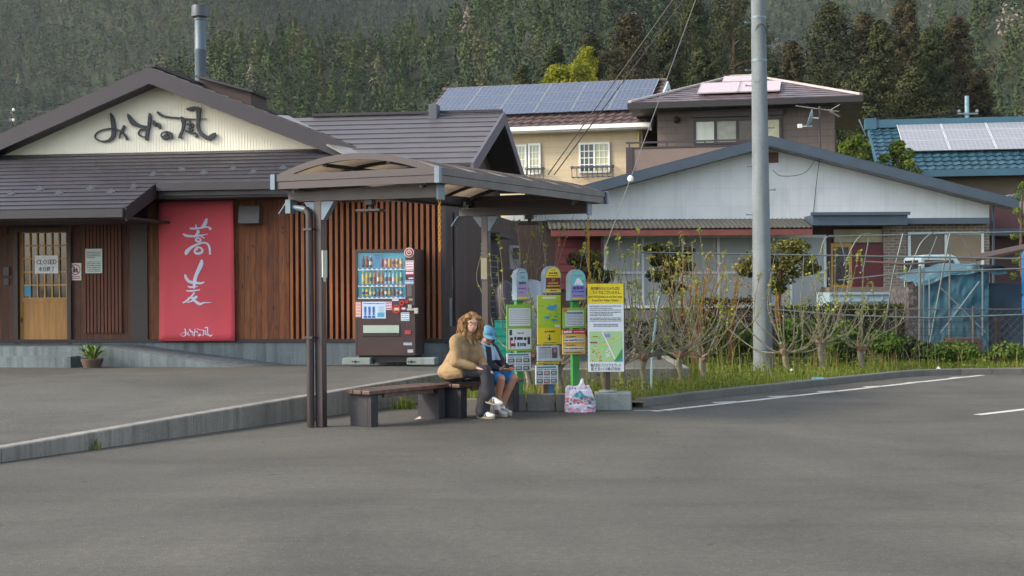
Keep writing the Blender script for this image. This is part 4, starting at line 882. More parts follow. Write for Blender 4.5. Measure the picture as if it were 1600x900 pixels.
# --- notice board in its concrete base
F4 = Frame(P(950,600,18.28), 3); T = thing('notice_board', 'tall white and yellow notice board with a street map standing in a concrete block', 'notice board', F4.o, F4.rz)
mb = MB(); mb.box(-.028, .028, .03, .08, .24, F4.uz(950,470)[1]); mb.build('post', M('#3b2b28', .6, .15, 5, .05), T)
def dn(mb, W, H):
    mb.rect(0, W, H*.775, H, -.002, 0)
    for d in (0, .0015):
        text(mb, '東京駅行きバスのりばは', W*.49+d, H*.945, H*.04, -.004, 1, W*.8); text(mb, 'こちらではございません。', W*.5+d, H*.9, H*.04, -.004, 1, W*.86)
        text(mb, '[NOTICE] Here is not bus stop', W*.49+d, H*.848, H*.034, -.004, 1, W*.92); text(mb, 'bound for Tokyo Station.', W*.5+d, H*.808, H*.034, -.004, 1, W*.74)
        text(mb, '株式会社フジエクスプレス', W*.49+d, H*.075, H*.038, -.004, 1, W*.84); text(mb, '富士急バス株式会社', W*.49+d, H*.033, H*.038, -.004, 1, W*.82)
    for i, z in enumerate((.745,.722,.7,.675,.656,.638,.61,.594,.576)): dashes(mb, W*.06, W*(.93 if i not in (1,4,5) else .7), H*z, H*.011, -.003, 2, i, .2, .4, 2.5)
    for i, z in enumerate((.538,.518)): dashes(mb, W*.16, W*.84, H*z, H*.014, -.003, 2, i+20, .15, .4, 1.2)
    mb.rect(W*.05, W*.96, H*.115, H*.46, -.003, 3)
    mb.prism([(W*.72,H*.115),(W*.96,H*.115),(W*.96,H*.27)], -.005, -.004, 4); mb.prism([(W*.84,H*.115),(W*.96,H*.115),(W*.96,H*.165)], -.007, -.0055, 5)
    mb.prism([(W*.12,H*.24),(W*.14,H*.255),(W*.9,H*.4),(W*.88,H*.38)], -.005, -.004, 6); mb.prism([(W*.38,H*.455),(W*.41,H*.455),(W*.77,H*.145),(W*.73,H*.14)], -.0065, -.006, 7)
    for k in range(7): mb.box(W*(.5+.035*(k%3)), W*(.54+.035*(k%3)), -.006, -.005, H*(.165+.02*k%.09), H*(.18+.02*k%.09), 7)
    mb.rect(W*.13, W*.28, H*.385, H*.415, -.005, 6); mb.rect(W*.06, W*.27, H*.32, H*.345, -.005, 8); mb.rect(W*.45, W*.62, H*.39, H*.43, -.005, 9)
    rr = random.Random(1)
    for k in range(10): x, z = rr.uniform(.1,.4), rr.uniform(.125,.24); mb.disc((W*x,H*z), W*.022, -.005, 8, 10)
    for x, z in ((.33,.385),(.72,.375),(.2,.29),(.13,.255),(.45,.335)): mb.disc((W*x,H*z), W*.014, -.007, 8, 2)
    dashes(mb, W*.14, W*.28, H*.4, H*.012, -.007, 1, 4); dashes(mb, W*.08, W*.25, H*.332, H*.01, -.007, 1, 5)
bo = board('panel', F4, T, 918.8, 443, 974.2, 581, -.0, [PAPERW, YEL, flat('#262420'), INKG, flat('#9cc28a'), DGR, BLUE, flat('#d0c24a'), WHITE, flat('#c47f80'), flat('#8a7ac0'), ORG], dn)
a = F4.uz(918.8,581); c = F4.uz(974.2,443); mb = MB(); mb.box(a[0]-.004, c[0]+.012, .0125, .035, a[1]-.004, c[1]+.004); mb.build('backing', SHD, T)
rw_ = .48; mb = MB(); mb.box(-.17, .30, -.10, .30, 0, .225); mb.lathe([(.13,.225),(.11,.255),(.09,.258)], (.0,.09,0), 18); mb.build('concrete_base', CONC_L, T, bevel=.015)
# --- row of kerb blocks behind the bench
for i, (x0, x1) in enumerate(((807,822),(824,867),(869,893),(895,926))):
    a = G(x0,643,0); c = G(x1,643.5,0); mb = MB(); mb.box(a.x, c.x, 18.2, 18.38, 0, .215)
    tag(mb.build('concrete_block', CONC, bevel=.008), ['narrow concrete block at the left end of the row behind the boy', 'widest concrete block in the row below the yellow map sign', 'concrete block left of the carrier bag below the third sign', 'concrete block directly behind the carrier bag'][i], 'block', 'concrete blocks edging the bed')
# --- carrier bag
bx = G(905,643.5,0); BG = thing('carrier_bag', 'crumpled white and pink carrier bag with a teal mountain print standing by the concrete block', 'bag', (bx.x, 18.02, 0), R(4))
B = Blob()
B.mb.prism([(-.185,.0),(.19,.0),(.205,.06),(.20,.13),(.165,.24),(.135,.315),(.12,.345),(.075,.33),(.06,.345),(.05,.41),(.035,.435),(.015,.37),(-.01,.335),(-.07,.325),(-.13,.34),(-.165,.325),(-.18,.25),(-.175,.12)], -.055, .075)
B.mb.prism([(-.13,.03),(.14,.03),(.13,.2),(.08,.28),(-.1,.28),(-.13,.2)], -.085, -.05); B.mb.prism([(-.15,.0),(.15,.0),(.16,.1),(-.15,.1)], -.1, -.05)
from mathutils import noise as mno
def bagmat(c, n):
    x, z = c.x, c.z; q = mno.noise(Vector((x*9, z*9, 3)))*.03; q2 = mno.noise(Vector((x*22, z*30, 8))); z += q*.6; x += q
    if n.y > .35: return 0
    top = .30-1.1*abs(x+.0)**1.15
    if .19 < z < top and z > .17: return 0 if z > top-.02 else (2 if mno.noise(Vector((x*30, z*8, 1))) > -.05 else 1)
    if .10 < z < .19: return 3 if q2 > .08 else (4 if q2 < -.32 else (2 if x > .05 and q2 < -.02 else 0))
    if z < .05: return 5 if q2 > -.2 else 0
    if z < .10: return 2 if x > .08 and q2 > -.1 else (4 if q2 > .35 else 0)
    if .295 < c.z < .315 and -.13 < c.x < -.05 and math.sin(c.x*190) > .1: return 4
    if .30 < c.z < .33 and .07 < c.x < .1: return 3
    return 0
B.build('bag', [M('#c3bccb', .4, .08, 8, .6, 22), flat('#6fa6b4'), flat('#3a8794'), flat('#b9757c'), flat('#4c4a5c'), flat('#bd8f9e')], BG, .0065, 14, bagmat, .011)
# ================================================================ utility pole and wires
PC = m_concrete('pole_concrete', (.17,.20,.21), .35, '#3e484c')
up = P(1192, 545, 24.7); UPx = up.x; lean = -.006
PO = thing('utility_pole', 'tall grey concrete utility pole standing in the weeds before the white house', 'utility pole', (UPx, 24.7, .05))
mb = MB(); mb.tube([(0,0,-.2),(0,0,.02)]+[(lean*z, 0, z) for z in (.5,1.5,3,4.5,6,8,10.5)], [.175,.172]+[.170-.0072*z for z in (.5,1.5,3,4.5,6,8,10.5)], 28); mb.build('pole', PC, PO, smooth=True)
def pz(py): return P(1190, py, 24.7).z-.05
for px, py in ((1170,35),(1170,110),(1170,134),(1170,260),(1206,297),(1172,335.5),(1206,200),(1207,72)):
    z = pz(py); s = -1 if px < 1188 else 1; x = lean*z+s*(.165-.0072*z); mb = MB(); mb.tube([(x-s*.05,0,z),(x+s*.11,-.01,z)], .009, 6); mb.tube([(x+s*.105,-.01,z-.012),(x+s*.105,-.01,z+.02)], .012, 6); mb.build('step_bolt', STEEL, PO)
mb = MB()
for py in (28, 95, 545): z = pz(py); mb.lathe([(.173-.0072*z,z-.02),(.176-.0072*z,z-.018),(.176-.0072*z,z+.018),(.173-.0072*z,z+.02)], (lean*z,0,0), 24)
mb.build('band', STEEL, PO)
mb = MB(); z = pz(45); mb.tube(spline([(-.115,-.09,z-.08),(-.06,-.14,z+.05),(.03,-.15,z+.03),(.10,-.1,z-.12)]), .007, 5); mb.build('cable_loop', BLACK, PO)
mb = MB(); mb.bar((-.9,0,9.7),(.9,0,9.7), .075, .075); mb.bar((-.6,-.1,8.9),(.6,-.1,8.9), .06, .06); mb.build('cross_arm', STEEL, PO)
for x in (-.8,-.3,.8):
    mb = MB(); mb.lathe([(.03,9.74),(.05,9.78),(.03,9.82),(.05,9.86),(.02,9.9)], (x,0,0), 12); mb.build('insulator', WHITE, PO, smooth=True)
WIRE = M('#2e2c2c', .6, .1, 5, 0); WIRE_L = M('#55585a', .5, .1, 5, 0)
def wire(name, a, b, r, sag, label, mat=WIRE, group=None):
    a, b = Vector(a), Vector(b); mb = MB(); mb.tube([a.lerp(b, i/16)-Vector((0,0,4*sag*(i/16)*(1-i/16))) for i in range(17)], r, 5); return tag(mb.build(name, mat), label, 'wire', group)
pt = Vector((UPx-.06, 24.7, 9.4))
wa = P(856,273,26.5); wb = P(866,273,26.5)
def ext(p, q, Y): # wire from a fixed low point through the sight line of a higher one, up to the pole
    return Vector((UPx-.1, 24.7, Y))
wire('service_cable', wa, P(1066,-20,25.2), .011, .0, 'upper of two dark cables running past the solar roof to the shelter back')
wire('service_cable', wb, P(1083,-20,25.2), .011, .0, 'lower of two dark cables running past the solar roof to the shelter back')
gb = P(944,392,22.5); gt = P(1092,-14,23.6)
wire('stay_wire', gb, gt, .0065, 0, 'thin pale stay wire with a white ball crossing the white gable', WIRE_L)
mb = MB(); q = gb.lerp(gt, .268); mb.lathe([(.01,-.055),(.038,-.04),(.052,0),(.038,.04),(.01,.055)], q, 14); tag(mb.build('wire_ball', WHITE, smooth=True), 'small white ball clamped on the pale stay wire', 'insulator')

# ================================================================ houses
def lower(fr, px, py, w): return fr.uz(px, py, w)
WALL_W = m_brick('white_board_wall', (.60,.63,.62), (.57,.60,.60), (.51,.54,.54), 1, .91, .455, .006, 0, .75, 'XZ', .05, .15)
NAVY = M('#3d4b58', .5, .12, 2, .05, 30)
ALU = M('#c3cbcd', .4, .06, 4, .03, 20, metal=.1)
CURT = M('#969d9d', .5, .06, 1.2, .05, 10, stretch=(3,3,.4))
CURT_W = M('#b9bfb2', .6, .08, 1.4, .05, 10, stretch=(6,6,.3))
REDW = M('#5a2422', .6, .15, 3, .1, 40)
REDB = M('#6f3a33', .6, .2, 3, .1, 40)
BRICK = m_brick('buff_brick', (.27,.215,.15), (.17,.13,.095), (.36,.34,.30), 1, .22, .075, .012)
MAROON = M('#5e2023', .5, .12, 2, .05, 30)
def window(parent, fr, px0, py0, px1, py1, w, frame, n=2, fill=None, grid=None, t=.05, name='window'):
    a = fr.uz(px0,py1,w); c = fr.uz(px1,py0,w); x0, z0, x1, z1 = a[0], a[1], c[0], c[1]
    mb = MB(); mb.box(x0, x1, w-.06, w+.02, z0, z0+t); mb.box(x0, x1, w-.06, w+.02, z1-t, z1); mb.box(x0, x0+t, w-.059, w+.02, z0+t, z1-t); mb.box(x1-t, x1, w-.059, w+.02, z0+t, z1-t)
    for i in range(1, n): x = x0+(x1-x0)*i/n; mb.box(x-t/2, x+t/2, w-.055, w+.02, z0+t, z1-t)
    o = mb.build(name, frame, parent)
    for i in range(n):
        xa, xb = x0+(x1-x0)*i/n+t*.6, x0+(x1-x0)*(i+1)/n-t*.6; f = fill[i % len(fill)] if isinstance(fill, list) else (fill or GLASS)
        mb = MB(); mb.box(xa, xb, w-.03, w-.018, z0+t, z1-t); mb.build('pane', f, o)
    if grid:
        mb = MB(); gx, gz = grid
        for i in range(n):
            xa, xb = x0+(x1-x0)*i/n+t*.6, x0+(x1-x0)*(i+1)/n-t*.6
            for k in range(1, gx): x = xa+(xb-xa)*k/gx; mb.box(x-.012, x+.012, w-.045, w-.032, z0+t, z1-t)
            for k in range(1, gz): z = z0+t+(z1-z0-2*t)*k/gz; mb.box(xa, xb, w-.047, w-.033, z-.012, z+.012)
        mb.build('muntin', frame, o)
    return o
# ---------------------------------------------------------------- white single-storey house
HF = Frame((0, 37.0), -2.0); H1 = thing('white_house', 'white single storey house with a wide low dark blue gable and sliding glass doors', 'house', HF.o, HF.rz)
V = HF.uz
xa, xb = V(868,400)[0]-1.4, V(1546,400)[0]; za = V(1200,340)[1]; apx, apz = V(1204,212,-.5); 
e_r = V(1588,299,-.5); e_l = V(945,288,-.5); slr = (apz-e_r[1])/(e_r[0]-apx); sll = (apz-e_l[1])/(apx-e_l[0]); s_ = (slr+sll)/2
xl = apx-(e_r[0]-apx)
mb = MB(); mb.prism([(xa,za-.05),(xb,za-.05),(xb,apz-.28-s_*(xb-apx)),(apx,apz-.28),(xa,apz-.28-s_*(apx-xa))], 0, 9); mb.build('gable_wall', WALL_W, H1)
mb = MB(); 
for sg_, xe in ((1, e_r[0]), (-1, xl)):
    ze_ = apz-s_*abs(xe-apx)
    mb.slab([(apx,-.5,apz),(apx,9.5,apz),(xe,9.5,ze_),(xe,-.5,ze_)][::sg_], .05)
mb.build('roof', M('#33383d', .5, .15, 3, .1), H1)
mb = MB(); h_ = .27
mb.prism([(apx,apz-.02),(e_r[0]+.05,apz-.02-s_*(e_r[0]+.05-apx)),(e_r[0]+.05,apz-h_-s_*(e_r[0]+.05-apx)),(apx,apz-h_)], -.56, -.502)
mb.prism([(apx,apz-.02),(apx,apz-h_),(xl-.05,apz-h_-s_*(apx-xl+.05)),(xl-.05,apz-.02-s_*(apx-xl+.05))], -.56, -.502); mb.build('bargeboard', NAVY, H1)
mb = MB(); mb.prism([(apx,apz-h_+.03),(e_r[0],apz-h_+.03-s_*(e_r[0]-apx)),(e_r[0],apz-h_-s_*(e_r[0]-apx)),(apx,apz-h_)], -.5, 0); mb.prism([(apx,apz-h_),(xl,apz-h_-s_*(apx-xl)),(xl,apz-h_+.03-s_*(apx-xl)),(apx,apz-h_+.03)], -.5, 0); mb.build('soffit', M('#8f8f8d', .7), H1)
a = V(1201,254,-.03); c = V(1216,238,-.03); mb = MB(); mb.box(a[0],c[0],-.03,-.002,a[1],c[1]); lv = mb.build('gable_vent', M('#4a2a22', .6), H1); mb = MB()
for i in range(6): z = a[1]+(c[1]-a[1])*(i+.3)/6; mb.box(a[0]+.01,c[0]-.01,-.045,-.031,z,z+.02)
mb.build('louvre', M('#6d4032', .6), lv)
dk = V(1290,400)[0]
mb = MB(); mb.box(xa, V(1294,400)[0], .02, .3, .3, za-.05); mb.build('lower_wall', M('#3c2c2a', .7), H1)
mb = MB(); x1 = V(941,400)[0]; n=7; zt_ = za-.28; zb_2 = V(900,452)[1]
for i in range(n): z = zb_2+(zt_-zb_2)*i/n; mb.add([(V(868,400)[0],-.02,z),(x1,-.02,z),(x1,-.002,z+(zt_-zb_2)/n),(V(868,400)[0],-.002,z+(zt_-zb_2)/n),(V(868,400)[0],.018,z),(x1,.018,z),(x1,.018,z+(zt_-zb_2)/n),(V(868,400)[0],.018,z+(zt_-zb_2)/n)],[(0,1,2,3),(0,4,5,1),(2,6,7,3),(1,5,6,2),(0,3,7,4)])
mb.build('red_boarding', MAROON, H1)
# sliding glass doors
for p0, p1 in ((944,1064),(1066,1178),(1180,1290)):
    window(H1, HF, p0, 367, p1, 482, -.03, ALU, 2, [CURT, CURT], None, .07, 'sliding_door')
    a = HF.uz(p0,428,-.03); c = HF.uz(p1,424,-.03); mb = MB(); mb.box(a[0]+.05, c[0]-.05, -.1, -.092, a[1], c[1]); mb.build('door_rail', ALU, H1)
a = V(1090,484)[0]; mb = MB(); mb.box(V(941,484)[0], V(1292,484)[0], -.35, .0, .25, V(1100,483)[1]-.01); mb.build('veranda_step', M('#6d6a66', .8), H1)
for px in (941, 1065, 1179):
    x = V(px,400,-.95)[0]; mb = MB(); mb.box(x-.03, x+.03, -.98, -.92, .1, V(px,362,-.95)[1]); mb.build('veranda_post', M('#3c2a28', .6), H1)
a0 = V(858,361,-1.15); a1 = V(1271,359,-1.15); zb0 = V(1000,344,0)[1]
mb = MB(); nx = 110
vs = []
for j, (w_, z_) in enumerate(((-1.15, a0[1]+.06), (-.03, zb0+.02))):
    for i in range(nx+1): x = a0[0]+(a1[0]-a0[0])*i/nx; vs.append((x, w_, z_+.010*(1 if i % 2 else -1)))
mb.add(vs, [(i, i+1, nx+2+i, nx+1+i) for i in range(nx)]); o = mb.build('awning_roof', M('#43443d', .65, .2, 1.5, .1, col2='#43362c'), H1); o.modifiers.new('t','SOLIDIFY').thickness = .01
mb = MB(); mb.box(a0[0]+.05, a1[0]-.02, -1.13, -1.05, a0[1]-.13, a0[1]+.02); mb.box(a0[0]+.05, a1[0], -.1, -.02, zb0-.17, zb0-.03)
for i in range(14): x = a0[0]+.1+(a1[0]-a0[0]-.2)*i/13; mb.add([(x-.03,-1.05,a0[1]-.04),(x+.03,-1.05,a0[1]-.04),(x+.03,-.05,zb0-.1),(x-.03,-.05,zb0-.1),(x-.03,-1.05,a0[1]+.03),(x+.03,-1.05,a0[1]+.03),(x+.03,-.05,zb0-.02),(x-.03,-.05,zb0-.02)],[(3,2,1,0),(4,5,6,7),(0,1,5,4),(1,2,6,5),(2,3,7,6),(3,0,4,7)])
mb.build('awning_frame', REDB, H1)
# entrance
bz0, bz1 = .2, za-.05
mb = MB(); mb.box(V(1380,400)[0], xb, .0, .25, bz0, bz1); mb.build('brick_wall', BRICK, H1)
mb = MB(); mb.box(xb-.25, xb-.001, .251, 8.9, .1, bz1); mb.build('side_wall', WALL_W, H1)
mb = MB(); mb.box(V(1294,400)[0], V(1380,400)[0]-.003, .12, .3, .2, bz1); mb.build('entrance_wall', M('#3f2a28', .7), H1)
def ebox(name, p0, q0, p1, q1, w0, w1, mat): a = V(p0,q1,w0); c = V(p1,q0,w0); mb = MB(); mb.box(a[0],c[0],w0,w1,a[1],c[1]); return mb.build(name, mat, H1)
ebox('transom', 1303, 358, 1380, 379, .06, .11, M('#a9a181', .6)); 
ed = ebox('entrance_door', 1298, 380, 1331, 452, .04, .10, WOOD_F); a = V(1302,445,.03); c = V(1326,386,.03); mb = MB(); mb.box(a[0],c[0],.025,.039,a[1],c[1]); mb.build('glass', M('#3c342f', .3, .5, 14, .5, 20), ed)
ebox('red_panel', 1332, 381, 1380, 450, .05, .11, MAROON); ebox('porch_slab', 1296, 448, 1440, 470, -1.0, .0, M('#6b6259', .8)); ebox('door_frame', 1293, 358, 1298, 455, .02, .115, M('#3a1f1c', .6))
window(H1, HF, 1418, 362, 1536, 418, -.02, ALU, 2, [M('#5b5148', .4, .1, 2), M('#7a6d57', .4, .1, 2)], None, .07)
a = V(1270,352,-.9); c = V(1421,331,-.9); mb = MB(); mb.prism([(a[0],a[1]),(c[0]-.05,a[1]),(c[0]-.05,c[1]-.07),(a[0],c[1]-.07)], -.9, -.002); mb.box(a[0]-.06,c[0],-.97,-.901,c[1]-.08,c[1]); mb.build('entrance_canopy', NAVY, H1)
a = V(1416,350,-.4); c = V(1546,340,-.4); mb = MB(); mb.box(a[0],c[0],-.4,-.002,a[1],c[1]); mb.build('window_canopy', NAVY, H1)
x = xb+.06; mb = MB(); mb.tube([(e_r[0]-.1,-.3,V(1582,305,-.3)[1]),(x,-.1,V(1550,322,-.1)[1]),(x,-.1,.2)], .035, 8); mb.build('downpipe', NAVY, H1, smooth=True)
mb = MB(); mb.tube([(e_r[0]+.05,-.55,e_r[1]-.12),(e_r[0]+.05,9.4,e_r[1]-.12)], .07, 8); mb.build('gutter', NAVY, H1)
ar = V(1560,345,3.0); mb = MB(); mb.box(xb+.02, xb+5, 3.0, 6.5, .1, V(1580,315,3)[1]); ax = mb.build('side_annex', M('#8d8078', .75), H1)
zA = V(1570,352,2.9); hw_ = .62; mb = MB(); mb.prism([(zA[0]-hw_,.2),(zA[0]+hw_,.2),(zA[0]+hw_,zA[1])]+[(zA[0]+hw_*math.cos(R(k)), zA[1]+.75*math.sin(R(k))) for k in range(15,180,15)]+[(zA[0]-hw_,zA[1])], 2.96, 2.998); mb.build('arched_recess', M('#43262a', .6), ax)
mb = MB(); q = V(1556,362,2.2); mb.box(xb+.1, xb+3, 2.0, 2.95, q[1]-.12, q[1]+.08); mb.build('annex_canopy', NAVY, ax)
# aerial mast, dish
am = V(1281,235,-.4); AN = thing('roof_aerial', 'thin aerial mast with a comb antenna and a white dish on the white gable', 'aerial', HF.world(am[0], -.4, am[1]-.12), HF.rz); hm = V(1281,166,-.4)[1]-am[1]+.12
mb = MB(); mb.tube([(0,0,-.15),(0,0,hm)], .032, 8); mb.box(-.05,.05,-.14,.05,-.16,.1); mb.build('mast', M('#33292a', .5), AN)
mb = MB(); zt_ = hm-.12; mb.tube([(-.62,0,zt_+.13),(.5,0,zt_-.02)], .01, 6)
for i in range(13): x = -.6+i*.09; mb.tube([(x,-.11,zt_+.13-.134*(x+.6)),(x,.11,zt_+.13-.134*(x+.6))], .006, 5)
for k in (-1,1): mb.tube([(.25,0,zt_),(.52,0,zt_+.16*k)], .008, 5); [mb.tube([(.3+.05*j,-.14,zt_+(.03+.03*j)*k),(.3+.05*j,.14,zt_+(.03+.03*j)*k)], .006, 5) for j in range(5)]
mb.build('comb_antenna', M('#9d9a90', .4, metal=.3), AN)
mb = MB(); pr = [(.001,0),(.1,.012),(.19,.045),(.24,.075),(.245,.08),(.236,.085),(.19,.058),(.1,.026),(.001,.014)]
mb.T = Matrix.Translation((-.22,0,.95)) @ Matrix.Rotation(R(-72),4,'Y') @ Matrix.Rotation(R(-14),4,'X') @ Matrix.Translation((0,0,-.03)); mb.lathe(pr, n=20); mb.build('dish', M('#7f98a6', .4), AN, smooth=True)
mb = MB(); mb.tube([(0,0,.95),(-.2,0,.97)], .02, 6); mb.tube([(-.2,0,.75),(-.5,-.05,.74)], .012, 6); mb.box(-.58,-.48,-.09,-.01,.7,.8); mb.build('dish_arm', WHITE, AN)
mb = MB(); mb.tube(spline([(-.02,0,.1),(-.4,-.1,-.45),(-1.0,-.1,-.55),(-1.25,-.06,-.4)]), .009, 5); mb.tube(spline([(0,-.02,0),(-.02,.35,-.8),(-.12,.37,-1.8),(-.2,.37,-2.3)]), .007, 5); mb.build('cable', WIRE, AN)

# ---------------------------------------------------------------- yellow house with a solar roof
SOLAR = m_brick('solar_cells', (.045,.06,.10), (.055,.072,.115), (.16,.19,.24), 1, .156, .156, .006, 0, .12, 'XY', 0, .15)
TILE = M('#4b3d3b', .6, .25, 4, .2, 30, col2='#6b5a54', f2=(.45,.7), sc2=3)
YW = m_brick('cream_siding', (.50,.41,.27), (.48,.395,.26), (.38,.31,.2), 1, 3.0, .19, .006, .5, .8, 'XZ', .2, .1)
def tiles(mb, e0, e1, r0, r1, n, amp, per):       # courses of wavy tiles
    e0, e1, r0, r1 = map(Vector, (e0, e1, r0, r1)); nn = (e1-e0).cross(r0-e0).normalized()
    if nn.z < 0: nn = -nn
    L = (e1-e0).length; k = int(L/per)*4
    for j in range(n):
        vs = []
        for t, lift in ((j/n, .05), ((j+1)/n, .005)):
            for i in range(k+1):
                s = i/k; vs.append(e0.lerp(e1, s).lerp(r0.lerp(r1, s), t)+nn*(lift+amp*max(-.4, math.sin(s*L/per*2*math.pi))))
        base = [e0.lerp(e1, i/k).lerp(r0.lerp(r1, i/k), j/n)-nn*.01 for i in range(k+1)]
        mb.add(vs+base, [(i,i+1,k+2+i,k+1+i) for i in range(k)]+[(i,i+1,2*k+3+i,2*k+2+i) for i in range(k)])
def panels(parent, p00, p10, p01, p11, nx, ny, lift, frame=None, mat=None):
    p00, p10, p01, p11 = map(Vector, (p00,p10,p01,p11)); nn = (p10-p00).cross(p01-p00).normalized()
    if nn.z < 0: nn = -nn
    ux = (p10-p00).normalized(); vy = (nn.cross(ux)).normalized()
    for j in range(ny):
        for i in range(nx):
            f = lambda a, b: p00.lerp(p10, a).lerp(p01.lerp(p11, a), b)
            c = f((i+.5)/nx, (j+.5)/ny); w = ((p10-p00).length/nx)/2-.012; h = ((p01-p00).length/ny)/2-.012
            mb = MB(); mb.box(-w,w,-h,h,0,.03); mb.box(-w-.004,-w+.02,-h,h,.031,.036,1); mb.box(w-.02,w+.004,-h,h,.031,.036,1); mb.box(-w,w,-h,-h+.015,.031,.036,1); mb.box(-w,w,h-.015,h,.031,.036,1)
            me = mb.build('solar_panel', [mat or SOLAR, frame or M('#7d878d', .4, .06, 4, .03)], parent); me.matrix_local = Matrix.Translation(c+nn*lift) @ Matrix((ux, vy, nn)).transposed().to_4x4()
YF = Frame((P(900,200,46).x, 46.0), 15.0); H2 = thing('cream_house', 'cream two storey house with rows of dark solar panels on its brown tiled roof', 'house', YF.o, YF.rz)
V = YF.uz; we_ = -.55; wr = 3.1
el = V(640,205,we_); er_ = V(1016,193,we_); rl = V(700,141,wr); rr_ = V(1053,128,wr); eu0, eu1 = el[0], er_[0]; ez = er_[1]; rz1 = rr_[1]
mb = MB(); tiles(mb, (eu0,we_,ez), (eu1,we_,ez), (eu0+.0,wr,rz1), (eu1+.0,wr,rz1), 11, .03, .3); tiles(mb, (eu0,2*wr-we_,ez), (eu1,2*wr-we_,ez), (eu0,wr,rz1), (eu1,wr,rz1), 11, .03, .3); rf = mb.build('roof', TILE, H2)
mb = MB()
for i in range(32): x = eu0+(eu1-eu0)*i/32; mb.tube([(x,wr,rz1+.06),(x+(eu1-eu0)/32*.96,wr,rz1+.05)], [.1,.085], 8)
mb.build('ridge_tile', TILE, rf)
fz_ = lambda w: ez+(rz1-ez)*(w-we_)/(wr-we_)
def onroof(fr, px, py, f):
    w = min((abs(fr.uz(px,py,w_)[1]-f(w_)), w_) for w_ in np.linspace(-1.5,6,300))[1]; u, z = fr.uz(px,py,w); return Vector((u, w, f(w)))
tl, tr_, br = onroof(YF,702,144,fz_), onroof(YF,1031,130,fz_), onroof(YF,998,177,fz_)
wt, wb_ = (tl.y+tr_.y)/2, br.y; u0, u1 = tl.x, tr_.x-.0
panels(H2, (u0,wb_,fz_(wb_)), (u1,wb_,fz_(wb_)), (u0,wt,fz_(wt)), (u1,wt,fz_(wt)), 6, 3, .12)
mb = MB(); mb.box(eu0+.3, eu1-.35, 0, 2*wr, 0, ez-.02); yw = mb.build('wall', YW, H2)
mb = MB(); mb.prism([(0,ez-.02),(2*wr,ez-.02),(wr,rz1-.08)], eu1-.5, eu1-.36); mb.v = [(y, x, z) for x, y, z in mb.v]; mb.build('gable', M('#c9cfc9', .7), H2)
mb = MB(); mb.box(eu0, eu1, we_-.1, we_, ez-.1, ez+.03); mb.box(eu0, eu1, we_, .01, ez-.14, ez-.1); mb.build('gutter', WHITE, H2)
mb = MB(); mb.bar((eu1+.01,we_-.05,ez-.12),(eu1+.01,wr,rz1-.08), .05, .22); mb.bar((eu1+.01,2*wr-we_,ez-.12),(eu1+.01,wr,rz1-.08), .05, .22); mb.build('bargeboard', M('#b9c6cc', .5), H2)
GR_L = M('#a7ab86', .35, .1, 3); GR_D = M('#3b4640', .15, .1, 3)
window(H2, YF, 905, 222, 953, 271, -.02, WHITE, 2, [GR_D, GR_L], (3,4), .06)
window(H2, YF, 826, 224, 845, 273, -.02, WHITE, 1, [GR_L], (3,4), .06); window(H2, YF, 804, 226, 823, 273, -.02, WHITE, 1, [GR_L], (3,4), .06)
window(H2, YF, 806, 350, 846, 432, -.02, WHITE, 1, [M('#2c332f', .15, .1, 3)], (4,6), .13)
def basket(p0, p1, q0, q1):
    a = YF.uz(p0,q1,-.35); c = YF.uz(p1,q0,-.35); mb = MB(); n = max(4, int((c[0]-a[0])/.16))
    for i in range(n+1):
        x = a[0]+(c[0]-a[0])*i/n; mb.tube(spline([(x,-.02,c[1]),(x,-.2,c[1]),(x,-.36,c[1]-.08),(x,-.3,(a[1]+c[1])/2),(x,-.3,a[1]),(x,-.02,a[1])],3), .012, 5)
    for z, y in ((c[1],-.22),(a[1],-.3),(c[1]-.05,-.36)): mb.tube([(a[0],y,z),(c[0],y,z)], .016, 5)
    for x in (a[0], c[0]): mb.ring((x, c[1]-.02), .03, .055, -.3, -.26, 10)
    mb.build('window_basket', M('#33384a', .5), H2)
basket(893, 957, 258.5, 277); basket(822, 848, 262, 283)
mb = MB(); mb.tube([(eu1-.45,-.06,ez-.1),(eu1-.45,-.06,.2)], .04, 8); mb.build('downpipe', M('#a39468', .6), H2)

# ---------------------------------------------------------------- brown house
BF = Frame((P(1150,160,43).x, 43.0), 12.0); H3 = thing('brown_house', 'brown brick-clad two storey house with a hipped roof and a balcony', 'house', BF.o, BF.rz); V = BF.uz
BW = m_brick('brown_tile_cladding', (.125,.098,.085), (.115,.09,.08), (.075,.06,.052), 1, .6, .2, .008, .5, .8, 'XZ', .2, .15)
x0, x1 = V(1027,200)[0], V(1304,200)[0]; ov = .75; ez = V(1150,156,-ov)[1]
mb = MB(); mb.box(x0, x1, 0, 6.2, 0, ez-.05); mb.build('wall', BW, H3)
ru0, ru1 = V(1150,121,3.1)[0]-.1, V(1150,121,3.1)[0]+.5; rzz = V(1150,121,3.1)[1]
A_, B_, C_, D_ = (x0-ov,-ov,ez), (x1+ov,-ov,ez), (x1+ov,6.2+ov,ez), (x0-ov,6.2+ov,ez); E_, G_ = (ru0,3.1,rzz), (ru1,3.1,rzz)
mb = MB(); courses(mb, A_, B_, E_, G_, 12, .03); courses(mb, B_, C_, G_, G_, 12, .03); courses(mb, C_, D_, G_, E_, 12, .03); courses(mb, D_, A_, E_, E_, 12, .03)
rf3 = mb.build('roof', M('#6a6064', .34, .25, 4, .15, 30, col2='#43393e', f2=(.4,.65), sc2=3), H3)
mb = MB()
for p, q in ((A_,E_),(B_,G_),(C_,G_),(D_,E_),(E_,G_)): mb.bar(Vector(p)+Vector((0,0,.05)), Vector(q)+Vector((0,0,.05)), .14, .06)
mb.build('hip_cap', M('#a9a09c', .4), rf3)
